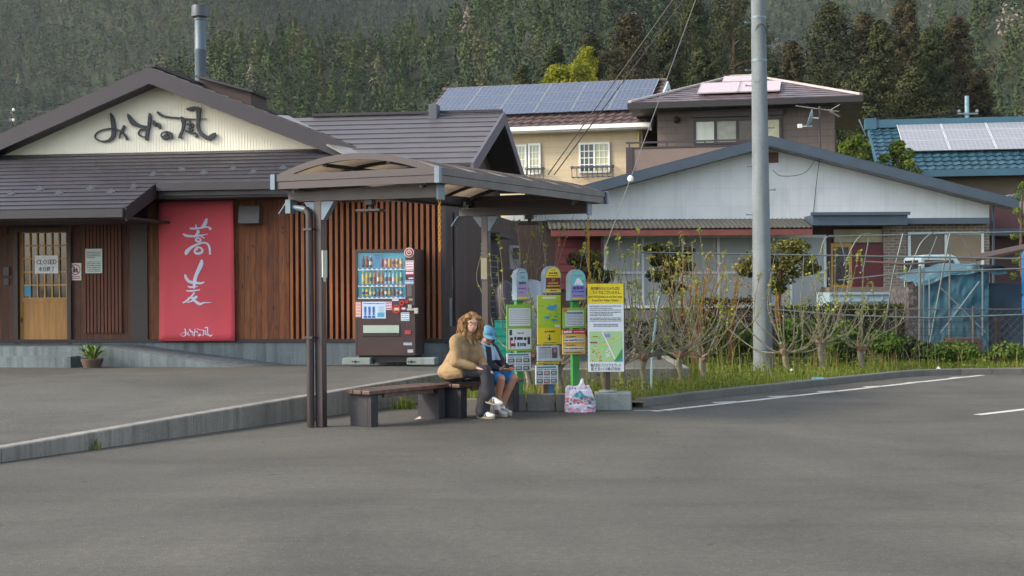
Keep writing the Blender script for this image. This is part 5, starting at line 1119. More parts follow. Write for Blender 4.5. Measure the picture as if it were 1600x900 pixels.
mb = MB(); mb.box(x0-ov-.06, x1+ov+.06, -ov-.08, 6.2+ov+.08, ez-.18, ez-.01); mb.build('eaves', M('#191618', .5, .1, 3), H3)
f3 = lambda w: ez+(rzz-ez)*(w+ov)/(3.1+ov)
PNK = M('#b3a0a0', .25, .05, 3, 0)  # pale colour carries the sky glint on these panels
a, b_, c = onroof(BF,1086,152,f3), onroof(BF,1222,151,f3), onroof(BF,1110,136,f3); wq = c.y
panels(H3, (a.x,a.y,f3(a.y)), (b_.x,a.y,f3(a.y)), (a.x+.25,wq,f3(wq)), (b_.x-.25,wq,f3(wq)), 2, 1, .1, PNK, PNK)
a, b_, c = onroof(BF,1128,134.5,f3), onroof(BF,1190,134,f3), onroof(BF,1135,125,f3)
panels(H3, (a.x,a.y,f3(a.y)), (b_.x,a.y,f3(a.y)), (a.x,c.y,f3(c.y)), (b_.x,c.y,f3(c.y)), 1, 1, .1, PNK, PNK)
window(H3, BF, 1084, 183, 1221, 227, -.02, M('#2b2426', .5), 4, [CURT_W, M('#8b8f82', .5), M('#4a4038', .3), M('#a9a98a', .5)], None, .07)
mb = MB(); a = V(1078,184,-.05); c = V(1224,168,-.05); mb.box(a[0],c[0],-.12,-.002,a[1],c[1]); mb.build('shutter_box', M('#3b3134', .5), H3)
mb = MB(); q = V(1057,187,-.1); mb.tube([(q[0],-.02,q[1]),(q[0],-.16,q[1]+.02),(q[0],-.2,q[1]-.06)], [.11,.09,.05], 10); mb.build('wall_lamp', BLACK, H3)
bx0, bx1 = V(981,240,-1.6)[0], V(1225,240,-1.6)[0]; z0, z1 = V(1000,262,-1.6)[1]-1.2, V(1000,233,-1.6)[1]; zr1 = V(1000,223,-1.6)[1]
mb = MB(); mb.box(bx0, bx1, -1.7, -1.6, z0, z1); mb.box(bx0, bx0+.1, -1.599, -.002, z0, z1); mb.box(bx0+.1,bx1,-1.599,-.002,z0,z0+.15); bl = mb.build('balcony', M('#6b5d57', .7, .1, 2), H3)
mb = MB(); mb.box(bx0-.04, bx0+.16, -1.74, -1.705, z0, z1+.02); mb.box(bx0-.05, bx1, -1.72, -1.58, z1+.002, z1+.05); mb.box(bx0-.05, bx1, -1.68, -1.62, zr1-.03, zr1+.02)
for i in range(5): x = bx0+.05+(bx1-bx0-.1)*i/4; mb.box(x-.02, x+.02, -1.67, -1.63, z1+.05, zr1-.03)
mb.build('railing', M('#2f282b', .45), bl)
mb = MB(); u = x1; mb.box(u-.001, u+.04, 1.0, 2.3, ez-2.0, ez-.75); sw = mb.build('window', M('#3a3230', .5), H3); mb = MB(); mb.box(u+.041, u+.05, 1.08, 2.2, ez-1.93, ez-.82); mb.build('pane', GLASS, sw)
mb = MB(); mb.box(x0+.2, x0+2.2, -.45, -.01, ez-1.15, ez-.95) if False else None
mb = MB(); mb.tube([(x1+ov+.08,4.6,ez-.1),(x1+ov+.3,4.7,ez-.6),(x1+.08,4.6,ez-1.2),(x1+.08,4.6,1)], .04, 8); mb.build('downpipe', M('#9aa3aa', .4), H3, smooth=True)

# ---------------------------------------------------------------- blue roof house
DF = Frame((P(1480,270,50).x, 50.0), 9.0); H4 = thing('blue_roof_house', 'house with a glossy blue tiled roof and pale grey solar panels at the right', 'house', DF.o, DF.rz); V = DF.uz
BT = M('#23424f', .4, .25, 4, .1, 20, col2='#3a5f6f', f2=(.45,.7), sc2=3); BT2 = M('#2f5568', .5, .12, 2, .05)
e = V(1480,266,-.6); ez = e[1]; r_z = V(1480,198,3.2)[1]; uL = V(1366,232,1.2)[0]; uR = uL+13
mb = MB(); tiles(mb, (uL,-.6,ez), (uR,-.6,ez), (uL,3.2,r_z), (uR,3.2,r_z), 11, .03, .30); tiles(mb, (uL,7.0,ez), (uR,7.0,ez), (uL,3.2,r_z), (uR,3.2,r_z), 11, .03, .30); mb.build('roof', BT, H4)
mb = MB(); mb.box(uL-.1, uR, 3.0, 3.4, r_z, r_z+.3); mb.box(uL-.16, uL+.25, 2.95, 3.45, r_z-.05, r_z+.36); mb.build('ridge', BT2, H4)
mb = MB(); mb.box(uL-.02, uR, -.72, -.6, ez-.22, ez+.02); mb.bar((uL-.03,-.65,ez-.06),(uL-.03,3.2,r_z-.06), .06, .2); mb.build('bargeboard', BT2, H4)
mb = MB(); mb.box(uL+.5, uR-.5, 0, 6.4, 0, ez-.05); mb.build('wall', M('#6a5f4f', .8, .1, 1), H4); mb = MB(); mb.box(uL, uR, -.6, -.002, ez-.22, ez-.18); mb.build('soffit', M('#2a2220', .8), H4)
f4 = lambda w: ez+(r_z-ez)*(w+.6)/3.8
a, b_ = onroof(DF,1412,243,f4), onroof(DF,1418,197,f4)
SOLG = m_brick('pale_solar_cells', (.20,.215,.24), (.215,.23,.255), (.32,.34,.37), 1, .156, .156, .01, 0, .15, 'XY', 0, .1)
panels(H4, (a.x,a.y,f4(a.y)), (a.x+8.0,a.y,f4(a.y)), (a.x,b_.y,f4(b_.y)), (a.x+8.0,b_.y,f4(b_.y)), 5, 3, .14, ALU, SOLG)
# distant small utility pole
q = P(1511,205,75); dpole = thing('distant_utility_pole', 'slim pale utility pole far behind the blue roof', 'utility pole', (q.x, 75, 0)); hz = P(1511,150,75).z
mb = MB(); mb.tube([(0,0,0),(0,0,hz)], [.2,.11], 10); mb.build('pole', M('#6f8f9a', .6), dpole); mb = MB(); zq = P(1511,178,75).z; mb.bar((-.5,-.1,zq),(.55,-.1,zq), .08,.08); [mb.lathe([(.03,zq+.04),(.09,zq+.08),(.09,zq+.18),(.03,zq+.22)], (x,-.1,0), 8) for x in (-.45,.5)]; mb.build('cross_arm', STEEL, dpole)
for i, dz in enumerate((0,.25)): wire('power_line', (q.x-.4,74.9,zq+.2-dz), (q.x-16,72,zq-.9-dz), .02, .35, ['upper of two thin lines hanging from the far pale pole over the blue roof','lower of two thin lines hanging from the far pale pole over the blue roof'][i])
for i, (py, L) in enumerate(((171,'upper of two thin lines with white insulators at the far left'),(187,'lower of two thin lines with white insulators at the far left'))):
    a, b_ = P(-60,py-1,60), P(140,py+6,60); mb = MB(); mb.tube([a,b_], .012, 5); q = P(21,py+.5,60); mb.lathe([(.01,-.07),(.06,-.04),(.06,.04),(.01,.07)], q, 8, 1); tag(mb.build('power_line', [WIRE_L, WHITE]), L, 'wire')
# ================================================================ yard things at the right
# pickup truck
TF = Frame((P(1300,470,33).x, 33.0), 0); TK = thing('pickup_truck', 'small white pickup truck parked behind the hedge beside the blue tarpaulin', 'truck', (TF.o.x, 33.0, .07), 0)
V = lambda px, py, w=0: (TF.uz(px,py,w)[0], TF.uz(px,py,w)[1]-.07)
TW = M('#8fa5ac', .35, .05, 3, .02); tx0 = V(1296,470)[0]; tx1 = V(1436,470)[0]; bz1 = V(1350,457)[1]; bz0 = V(1350,478)[1]; cz1 = V(1450,398)[1]
mb = MB(); mb.box(tx0, tx1, 0, .05, bz0, bz1); mb.box(tx0, tx1, 1.35, 1.4, bz0, bz1); mb.box(tx0, tx0+.05, .051, 1.349, bz0, bz1); mb.box(tx0+.05, tx1, .051, 1.349, bz0, bz0+.06)
for i in range(6): x = tx0+.1+(tx1-tx0-.2)*i/5; mb.box(x-.015,x+.015,-.02,-.001,bz0+.02,bz1-.02)
mb.box(tx0,tx1,-.03,-.002,bz1-.05,bz1+.01); mb.box(tx0,tx1,-.02,-.002,bz0+.1,bz0+.13); mb.build('cargo_bed', TW, TK)
cx0, cx1 = tx1+.03, tx1+1.15
mb = MB(); pr = [(cx0,bz0-.1),(cx1+.1,bz0-.1),(cx1+.12,bz1),(cx1-.25,cz1-.06),(cx1-.4,cz1),(cx0+.08,cz1),(cx0,cz1-.08)]; mb.prism(pr, 0, 1.4); mb.build('cab', TW, TK, bevel=.03)
mb = MB(); mb.prism([(cx0+.1,bz1+.06),(cx1-.08,bz1+.06),(cx1-.36,cz1-.12),(cx0+.1,cz1-.12)], -.012, -.003); mb.build('side_window', GLASS, TK)
mb = MB(); mb.box(cx0-.012, cx0-.003, .15, 1.25, bz1+.1, cz1-.12); mb.build('rear_window', GLASS, TK)
for x in (tx0+.45, cx0+.55):
    mb = MB(); mb.lathe([(.1,-.07),(.25,-.07),(.27,-.04),(.27,.04),(.25,.07),(.1,.07)], n=20); mb.v = [(a+x, c+.1, b_+.27) for a, b_, c in mb.v]; wh = mb.build('wheel', BLACK, TK, smooth=True); mb = MB(); mb.lathe([(.02,-.02),(.16,-.02),(.17,.0)], n=16); mb.v = [(a+x, c+.03, b_+.27) for a, b_, c in mb.v]; mb.build('rim', GREY, wh)
mb = MB(); mb.box(tx0+.05, cx1, .2, 1.2, .3, bz0-.105); mb.build('chassis', BLACK, TK)
# tarpaulin shed
SHF = Frame((P(1520,500,29.5).x, 29.5), 4); TS = thing('tarpaulin_shed', 'low shed wrapped in faded blue tarpaulin beside the white pickup', 'shed', SHF.o, SHF.rz); V = SHF.uz
TARP = M('#255263', .5, .3, 2.2, .8, 7, col2='#3c6875', f2=(.5,.8), sc2=1.6)
x0, x1 = V(1441,500)[0], V(1546,500)[0]; zt = V(1500,424)[1]; z2 = V(1441,440)[1]
from mathutils import noise as mnz
def wrinkle(x, z): return .10*mnz.noise(Vector((x*1.6+z*.7, z*.8, 2)))+.07*abs(mnz.noise(Vector((x*4.2-z*1.5, z*2.2, 5))))+.035*mnz.noise(Vector((x*11, z*5, 9)))
mb = MB(); n, k = 70, 50; vs = []
for j in range(k+1):
    for i in range(n+1):
        s, t = i/n, j/k; x = x0+(x1-x0)*s-.1*(1-t)*(1 if s < .1 else 0); z = .05+(z2+(zt-z2)*min(1, s*2.2)-.05)*t; vs.append((x, wrinkle(x,z)*(.4+.6*(1-t)), z))
mb.add(vs, [(j*(n+1)+i, j*(n+1)+i+1, (j+1)*(n+1)+i+1, (j+1)*(n+1)+i) for j in range(k) for i in range(n)])
mb.build('front_sheet', TARP, TS, smooth=2).modifiers.new('t','SOLIDIFY').thickness = .01
mb = MB(); vs = []
for j in range(11):
    for i in range(n+1):
        s, t = i/n, j/10; x = x0-.15+(x1-x0+.5)*s; zz = z2+(zt+.08-z2)*min(1, s*2.0)+.1*t; vs.append((x, -.08+2.6*t+wrinkle(x,t)*.5, zz-(.12 if j == 0 else 0)+.03*math.sin(x*9+t*8)))
mb.add(vs, [(j*(n+1)+i, j*(n+1)+i+1, (j+1)*(n+1)+i+1, (j+1)*(n+1)+i) for j in range(10) for i in range(n)]); mb.build('top_sheet', M('#345460', .5, .3, 3, .8, 7, col2='#6d868e', f2=(.55,.75), sc2=3), TS, smooth=2).modifiers.new('t','SOLIDIFY').thickness = .01
xr = V(1640,500)[0]; mb = MB(); mb.box(x1, xr, .25, 2.4, .05, zt-.25); mb.build('side_sheet', M('#22394a', .6, .3, 2, .5, 12), TS, bevel=.05)
mb = MB(); mb.box(x0-.26, x0-.06, .05, 2.2, .05, z2-.12); mb.build('rough_edge', M('#3d3a3c', .9, .6, 14, .8, 30, col2='#6d6866', f2=(.5,.6), sc2=12), TS)
q0, q1 = V(1522,409,-.2), V(1640,384,-.2); mb = MB(); mb.slab([(q0[0],-.3,q0[1]),(q1[0],-.3,q1[1]),(q1[0],1.2,q1[1]+.05),(q0[0],1.2,q0[1]+.05)], .05); mb.build('plank_roof', M('#3b2c24', .85, .3, 4, .3, stretch=(1,6,6)), TS)
mb = MB()
for a, b_ in (((1470,520),(1530,440)),((1470,450),(1540,520)),((1452,430),(1452,525)),((1535,418),(1535,525))): p, q = V(*a,-.16), V(*b_,-.16); mb.tube([(p[0],-.16,p[1]),(q[0],-.16,q[1])], .018, 6)
mb.build('brace_pole', STEEL, TS)
# bright blue tank and other bits
q = P(1603,440,28.6); mb = MB(); z1 = P(1600,388,28.6).z; mb.lathe([(.28,.9),(.33,.95),(.33,1.3),(.3,1.34),(.33,1.38),(.33,z1-.12),(.27,z1-.03),(.05,z1)], (q.x+.26,28.6,0), 20); mb.lathe([(.3,.05),(.3,.9)], (q.x+.26,28.6,0), 12, 1)
tag(mb.build('blue_tank', [M('#1b62a0', .4, .15, 4, .04), M('#4a4642', .8)], smooth=True), 'bright blue plastic drum raised at the right edge', 'drum')
mb = MB(); 
q = P(1504,520,28.3); [mb.box(q.x-.35+.02*i, q.x+.35-.01*i, 28.1, 28.5, .07+.11*i, .17+.11*i) for i in range(4)]; tag(mb.build('plank_stack', M('#4a3530', .85, .3, 4, .3), bevel=.01), 'small stack of dark brown boards before the blue tarpaulin', 'boards')
# pipe frame (bare polytunnel)
PF = thing('pipe_frame', 'bare metal pipe frame of a polytunnel with bent hoops before the brick wall', 'pipe frame', (0,0,0)); PM = M('#5f6866', .5, .2, 5, .04, metal=.3); PR = M('#5c4a40', .6, .2, 5, .04)
def pip(name, px, r=.02, mat=PM):
    mb = MB(); mb.tube([P(a, b_, Y) for a, b_, Y in px], r, 7); return mb.build(name, mat, PF, smooth=True)
for i, l in enumerate((((1290,370,29),(1640,361,29)),((985,394,28.4),(1640,405,28.4)),((1310,438,28),(1420,426,28),(1640,418,28)),((1180,481,27),(1310,492,27),(1450,497,27),(1640,490,27)))): pip('horizontal_pipe', l, .016)
pip('horizontal_pipe', ((1353,409,28.1),(1420,413,28.1),(1480,408,28.1)), .022, PR)
for l in (((1437,540,28),(1437,415,28)),((1443,540,28),(1443,418,28)),((1600,545,28.2),(1604,360,28.2)),((1483,540,28.5),(1484,398,28.5))): pip('upright', l, .028 if l[0][0] == 1437 else .018)
for l in (((1378,540,28.8),(1395,430,28.8),(1411,365,28.8)),((1452,540,28.8),(1470,440,28.8),(1484,365,28.8))): pip('upright', l, .018)
for l in (((1280,400,28.6),(1288,375,28.6),(1300,368,28.6),(1312,376,28.6),(1318,395,28.6),(1322,420,28.6)),((1318,415,28.6),(1335,380,28.6),(1346,368,28.6),(1357,365,28.6),(1361,366,28.6)),((1420,425,28.6),(1436,385,28.6),(1448,370,28.6),(1459,363,28.6)),((1499,364,28.9),(1520,402,28.9),(1534,425,28.9)),((1464,370,29.2),(1450,405,29.2)),((1358,370,29.2),(1348,425,29.2))):
    mb = MB(); mb.tube(spline([P(*p) for p in l], 5), .012, 7); mb.build('hoop', PM, PF, smooth=True)
# blue plastic pole in the vines, trough with cover
# mesh fence (dark) with posts
FP = [P(1030,560,24.6), P(1209,560,25.4), P(1386,560,26.1), P(1558,560,25.9), P(1740,560,25.7)]
FN = thing('mesh_fence', 'low dark wire mesh fence with dark posts along the back of the bed', 'fence', (0,0,0)); FM = M('#2b2624', .5, .1, 5, .03)
for i, p in enumerate(FP):
    mb = MB(); mb.box(p.x-.035, p.x+.035, p.y-.035, p.y+.035, 0, .95); o = mb.build('post', FM, FN)
    if i in (2,3): mb = MB(); mb.box(p.x-.18, p.x+.18, p.y-.1, p.y+.1, .06, .13); mb.build('post_foot', FM, o)
for p, q in zip(FP, FP[1:]):
    mb = MB(); a, c = Vector((p.x,p.y-.05,0)), Vector((q.x,q.y-.05,0)); n = int((c-a).length/.1)
    for i in range(n+1): b_ = a.lerp(c, i/n); mb.bar(b_+Vector((0,0,.12)), b_+Vector((0,0,.9)), .0045, .0045)
    for z in (.12,.25,.38,.51,.64,.77,.88,.9): mb.bar(a+Vector((0,0,z)), c+Vector((0,0,z)), .006, .006)
    mb.build('mesh_panel', FM, FN)
# chain-link fence behind
CF = thing('chain_link_fence', 'rusty chain link fence sagging in front of the hedge and the blue tarpaulin', 'fence', (0,0,0)); CM = M('#5f574e', .5, .2, 5, .03, metal=.4)
mb = MB(); xA, xB, Y = P(1280,500,27.3).x, P(1640,500,27.3).x, 27.3; n = int((xB-xA)/.16)
for i in range(-6, n+1):
    for s in (1,-1):
        xs_ = xA+i*.16 if s == 1 else xA+i*.16+.98; z0_, z1_ = .12, 1.1; pts = []
        a = Vector((xs_, Y, z0_)); c = Vector((xs_+s*.98, Y, z1_))
        if min(a.x,c.x) < xA-.02 or max(a.x,c.x) > xB: continue
        c.z += .06*math.sin(c.x*1.3); mb.bar(a, c, .0045, .0045)
mb.build('wire_mesh', CM, CF); mb = MB(); mb.tube([(xA,Y,1.1),(xB,Y,1.08)], .012, 6); mb.build('top_rail', CM, CF)
for i in range(4): x = xA+(xB-xA)*i/3; mb = MB(); mb.tube([(x,Y,0),(x,Y,1.15)], .022, 8); mb.build('post', CM, CF)
# electricity box and grey cylinder by the rear of the restaurant
q = P(804,402,31.2); mb = MB(); mb.box(q.x-.12, q.x+.12, 31.0, 31.3, P(804,421,31.2).z, P(804,384,31.2).z); eb = tag(mb.build('meter_box', M('#a9aaa4', .5, .1, 4, .03), bevel=.012), 'pale grey meter box on the rear wall beside the tall white window', 'meter box')
mb = MB(); mb.box(q.x-.04, q.x+.1, 30.985, 30.998, P(804,405,31.2).z, P(804,388,31.2).z); mb.build('meter_window', GLASS, eb)
q = P(829,470,27); mb = MB(); zt = P(829,437,27).z; mb.lathe([(.22,.25),(.25,.3),(.25,zt-.14),(.2,zt-.04),(.08,zt),(.01,zt+.005)], (q.x,27,0), 22); tk = tag(mb.build('grey_tank', M('#8a939c', .4, .08, 4, .03, metal=.3), smooth=True), 'grey round topped tank between the first two bus stop signs', 'tank')
q = P(786,530,22.6); mb = MB(); z0, z1 = P(786,557,22.6).z, P(786,501,22.6).z
mb.box(q.x-.13, q.x+.13, 22.5, 22.52, z0, z1); mb.box(q.x-.13,q.x+.13,22.8,22.82,z0,z1); mb.box(q.x-.13,q.x-.11,22.521,22.799,z0,z1); mb.box(q.x+.11,q.x+.13,22.521,22.799,z0,z1)
for i in range(6): z = z0+(z1-z0)*i/5; mb.box(q.x-.14,q.x+.14,22.49,22.499,z-.008,z+.008)
tag(mb.build('plastic_crate', M('#0f7f72', .45, .1, 5, .05)), 'teal plastic crate on its end behind the boy in the blue cap', 'crate')
q = P(793,455,24.4); mb = MB(); mb.lathe([(.12,.3),(.17,.34),(.17,1.55),(.1,1.66),(.02,1.7)], (q.x-.05,24.4,0), 16); tag(mb.build('gas_cylinder', M('#22222a', .5, .1, 4), smooth=True), 'dark gas cylinder by the rear corner of the restaurant', 'gas cylinder')
# litter
q = G(654,655.5,0); mb = MB(); mb.add([(-.05,-.03,.005),(.03,-.04,.012),(.07,.02,.006),(0,.04,.03),(-.03,.03,.008),(.02,0,.045)], [(0,1,5),(1,2,5),(2,3,5),(3,4,5),(4,0,5),(0,4,3,2,1)]); tag(mb.build('crumpled_paper', M('#b9a79a', .7), loc=q), 'scrap of crumpled paper on the asphalt under the empty bench', 'litter')
q = P(1279,582,21.9); mb = MB(); mb.box(-.09,.09,-.03,.03,0,.03); tag(mb.build('plastic_wrapper', M('#6fa7b8', .4), loc=(q.x,21.95,.13)), 'pale blue plastic wrapper lying in the grass above the kerb', 'litter')
for px, py, L in ((1237,577,'small white scrap in the grass right of the utility pole'),(1466,581,'small white scrap lying on the kerb at the bend')):
    q = P(px,py,23.5 if px < 1300 else 24.75); mb = MB(); mb.add([(-.03,-.02,0),(.04,-.02,0),(.03,.03,0),(-.03,.02,0),(0,0,.04)], [(0,1,4),(1,2,4),(2,3,4),(3,0,4)]); tag(mb.build('paper_scrap', WHITE, loc=(q.x,q.y,.11 if px > 1300 else .17)), L, 'litter')
# ================================================================ hills and forest
def ramp_leaf(name, stops, tr=.15):
    m, nt, b, new, lk = nodes(name); at = new('ShaderNodeAttribute'); at.attribute_name = 'hue'
    c = ramp(new, lk, at.outputs['Fac'], stops); lk(c, b.inputs['Base Color']); b.inputs['Roughness'].default_value = .75; b.inputs['Specular IOR Level'].default_value = .15
    if tr:
        tn = new('ShaderNodeBsdfTranslucent'); lk(c, tn.inputs[0]); mx = new('ShaderNodeMixShader'); mx.inputs[0].default_value = tr
        lk(b.outputs[0], mx.inputs[1]); lk(tn.outputs[0], mx.inputs[2]); lk(mx.outputs[0], nt.nodes['Material Output'].inputs[0])
    return m
def hA(x, y): return np.maximum(0, .52*(y-520))+20*np.sin(x/85+1.3+y/260)*np.clip((y-540)/160,0,1)+10*np.sin(x/34+y/60)*np.clip((y-540)/120,0,1)
def hB(x, y): 
    t = 62+.30*x+5*np.sin(x/13)
    return np.where(x < 18, t, t-.75*(x-18))-.62*np.maximum(0,300-y)-.34*np.maximum(0,y-300)
def hC(x, y): return 40+.8*(x-76)+3*np.sin(y/17)-.6*np.maximum(0,260-y)-.3*np.maximum(0,y-260)
def hill_h(x, y): return np.maximum.reduce([hA(x,y), hB(x,y), hC(x,y), np.zeros_like(x)-.6])
gx, gy = np.meshgrid(np.arange(-700,701,10.), np.arange(170,1020,9.)); gz = hill_h(gx, gy)
nx_ = gx.shape[1]; ny_ = gx.shape[0]; V3 = np.stack([gx,gy,gz],-1).reshape(-1,3)
fs = [(j*nx_+i, j*nx_+i+1, (j+1)*nx_+i+1, (j+1)*nx_+i) for j in range(ny_-1) for i in range(nx_-1)]
mb = MB(); mb.v = [tuple(p) for p in V3]; mb.f = fs; mb.m = [0]*len(fs); struct(mb.build('hill', M('#26301b', .95, .45, .06, 0, col2='#161d12', f2=(.45,.6), sc2=.15), smooth=2))
FOREST = ramp_leaf('mountain_forest', [(0,(.010,.022,.016)),(.35,(.028,.050,.025)),(.62,(.058,.086,.026)),(.78,(.070,.062,.036)),(.9,(.088,.11,.034)),(1,(.24,.20,.17))], .08)
def forest(name, x, y, k, size, hmin, hmax, label, shadefn):
    n = len(x); z = hill_h(x, y); Hh = RNG.uniform(hmin, hmax, n); Rr = Hh*RNG.uniform(.26,.42,n); con = RNG.random(n) < .62
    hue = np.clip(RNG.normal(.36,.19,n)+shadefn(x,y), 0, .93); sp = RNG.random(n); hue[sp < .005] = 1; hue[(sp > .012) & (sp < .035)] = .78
    d = RNG.normal(0,1,(n,k,3)); d /= np.linalg.norm(d,axis=2)[:,:,None]; t = RNG.random((n,k))
    lob = RNG.integers(0,7,(n,k)); off = RNG.uniform(-.42,.42,(n,7,2)); lz = RNG.uniform(.35,.85,(n,7))
    o = np.take_along_axis(off, lob[:,:,None].repeat(2,2), 1); l_z = np.take_along_axis(lz, lob, 1)
    px = np.where(con[:,None], d[:,:,0]*(1-t)*.95, o[:,:,0]+d[:,:,0]*.6); py = np.where(con[:,None], d[:,:,1]*(1-t)*.95, o[:,:,1]+d[:,:,1]*.6)
    pz = np.where(con[:,None], .18+.85*t, l_z+d[:,:,2]*.20)
    pts = np.stack([x[:,None]+px*Rr[:,None], y[:,None]+py*Rr[:,None], z[:,None]+pz*Hh[:,None]],-1).reshape(-1,3)
    nr = d.copy(); nr[:,:,2] += .55; hu = (hue[:,None]+RNG.normal(0,.03,(n,k))).ravel()
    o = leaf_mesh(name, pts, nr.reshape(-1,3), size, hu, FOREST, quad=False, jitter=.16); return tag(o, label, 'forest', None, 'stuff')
def scatter(x0, x1, y0, y1, step):
    a, b_ = np.meshgrid(np.arange(x0,x1,step), np.arange(y0,y1,step)); a = a.ravel()+RNG.uniform(-.45,.45,a.size)*step; b_ = b_.ravel()+RNG.uniform(-.45,.45,b_.size)*step; return a, b_
x, y = scatter(-540,480,505,960,5.6); k_ = (np.abs(x+.05*y) < .46*y+25) & (hA(x,y) >= np.maximum(hB(x,y),hC(x,y))-1) & (hA(x,y) > -30); x, y = x[k_], y[k_]
forest('far_forest', x, y, 110, .98, 8, 14, 'hazy blue green forest covering the far mountain slope', lambda x,y: -.05+.16*np.sin(x/85+1.3+y/260)+.10*np.sin(x/34+y/60))  # hue follows the terrain waves: lit ridges, shaded hollows painted into the leaves
x, y = scatter(-150,70,205,420,3.5); k_ = (hB(x,y) > np.maximum(hA(x,y),0)-1) & (np.abs(x) < .40*y+15); x, y = x[k_], y[k_]
forest('near_forest', x, y, 230, .50, 5.5, 10, 'olive green forest on the nearer spur above the restaurant roof', lambda x,y: .17*np.clip(1-np.abs(y-297)/45,-.3,1)+.03)  # light along the spur's ridge painted as a brighter leaf hue
x, y = scatter(30,200,190,400,3.7); k_ = (hC(x,y) > np.maximum(hA(x,y),hB(x,y))) & (hC(x,y) > 0) & (np.abs(x) < .40*y+15); x, y = x[k_], y[k_]
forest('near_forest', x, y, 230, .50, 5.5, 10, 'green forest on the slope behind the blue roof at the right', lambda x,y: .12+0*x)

# ---------------------------------------------------------------- trees at the foot of the hill
BARK = M('#4a3a2e', .9, .3, 6, .5, 30)
CEDAR = [ramp_leaf('cedar_brown', [(0,(.014,.018,.009)),(.5,(.042,.050,.020)),(1,(.090,.092,.032))]), ramp_leaf('cedar_green', [(0,(.014,.020,.010)),(.5,(.040,.052,.020)),(1,(.075,.085,.030))]), ramp_leaf('cedar_red', [(0,(.016,.015,.009)),(.5,(.046,.042,.021)),(1,(.088,.076,.034))]), ramp_leaf('fresh_green', [(0,(.08,.10,.012)),(.5,(.22,.24,.02)),(1,(.38,.36,.035))], .35), ramp_leaf('garden_green', [(0,(.035,.06,.012)),(.5,(.11,.16,.025)),(1,(.22,.28,.05))], .35)]
def tree(px, top, D, wpx, mat, label, n=120, per=210, size=.19, rnd=False, group=None, base=0, low=.08, cat='tree', name='tree'):
    q = P(px, 440, D); ht = P(px, top, D).z-base; Wm = wpx/F*D*(1.15 if rnd else 2.1); t = thing(name, label, cat, (q.x, D, base), 0, group)
    mb = MB(); mb.tube([(0,0,-.3),(.03,0,ht*.3),(-.04,.02,ht*.6),(0,0,ht*.93)], [ht*.018+.03,ht*.013+.02,ht*.008+.01,.02], 8)
    for i in range(9): a = random.uniform(0,6.3); z = ht*random.uniform(.3,.8); r_ = Wm*.36*(1.1-z/ht); mb.tube([(0,0,z),(r_*.5*math.cos(a),r_*.5*math.sin(a),z+r_*.12),(r_*math.cos(a),r_*math.sin(a),z+r_*.2)], [ht*.006,ht*.004,.01], 5)
    mb.build('trunk', BARK, t)
    cs, rs = [], []
    for i in range(n):
        s = low+(1-low)*((i+.5)/n); a = i*2.399+random.uniform(-.4,.4)
        prof = (math.sin(math.pi*min(.98,max(.05,(s-low)/(1-low)*.85+.12)))**.7 if rnd else min(1, 1.4*(1-s)**.85+.05))*random.uniform(.42,1.18)
        rad = Wm/2*prof*.78; lr = Wm*random.uniform(.09,.15)*(1.2 if rnd else .50+.95*(1-s))*random.uniform(.75,1.3); cs.append((rad*math.cos(a), rad*math.sin(a), min(ht*s, ht-lr*.5))); rs.append((lr,lr,lr*random.uniform(.7,1.1)))
    cs.append((0,0,ht-Wm*.08)); rs.append((Wm*.07,Wm*.07,Wm*.1))
    p_, n_, i_ = lobes(cs, rs, per); hl = RNG.normal(.48,.16,len(cs)); hue = hl[i_]+RNG.normal(0,.07,len(p_)); n_[:,2] += .45
    leaf_mesh('crown', p_, n_, size, hue, CEDAR[mat], t, jitter=.3 if not rnd else .7); return t
for a in [(868,72,105,80,1,'dark round topped tree behind the left part of the cream house ridge'),
          (925,56,108,95,0,'brownish tree rising above the yellow shrubs behind the solar roof'),
          (985,24,104,110,2,'tall reddish brown conifer above the middle of the solar roof'),
          (1045,40,108,90,0,'olive conifer crossed by the pale stay wire'),
          (1098,78,100,80,1,'short dark tree left of the brown house roof'),
          (1150,-60,112,105,0,'very tall dark olive tree behind the utility pole'),
          (1085,-12,118,90,1,'tall dark green tree left of the utility pole reaching the top of the picture'),
          (1240,66,98,62,2,'narrow dark reddish conifer just right of the utility pole'),
          (1300,6,102,120,0,'broad golden brown conifer above the brown house roof'),
          (1352,22,108,80,2,'reddish conifer between two broad conifers behind the brown house'),
          (1378,34,96,80,0,'conifer with a yellowish tip right of the broad golden one'),
          (1418,-4,102,84,2,'tallest pointed reddish conifer of the row above the blue roof'),
          (1458,44,98,78,1,'green conifer right of the tallest pointed one'),
          (1496,28,104,92,2,'dark reddish conifer with a ragged flat top above the far pale pole'),
          (1345,112,90,110,1,'low full green tree filling the gap beside the brown house eaves'),
          (1430,108,92,100,0,'low olive tree in front of the tallest pointed conifer'),
          (1530,110,100,66,2,'rightmost small reddish conifer of the row over the blue roof'),
          (1205,95,96,70,1,'bushy dark tree directly behind the brown house ridge'),
          (818,104,112,60,1,'small dark tree at the left end of the row above the solar roof')]:
    tree(*a, group='conifers at the foot of the mountain')
for a in [(872,106,84,56,3,'small bright yellow tree just over the solar roof'),(908,103,84,72,3,'larger bright yellow tree over the solar roof'),(918,76,92,46,3,'patch of bright yellow foliage high among the dark trees')]:
    tree(*a, n=70, per=110, size=.17, rnd=True, low=.62, group='bright yellow spring trees')
for a in [(1335,214,42,70,4,'light green leafy tree rising over the white roof edge'),(1405,222,42.5,74,4,'light green leafy tree in front of the pale solar panels')]:
    tree(*a, n=30, per=150, size=.12, rnd=True, low=.45, group='light green trees behind the white house')
tree(1598,285,36,46,4,'pale green shrub at the right picture edge beside the annex', n=16, per=60, size=.07, rnd=True, low=.2)

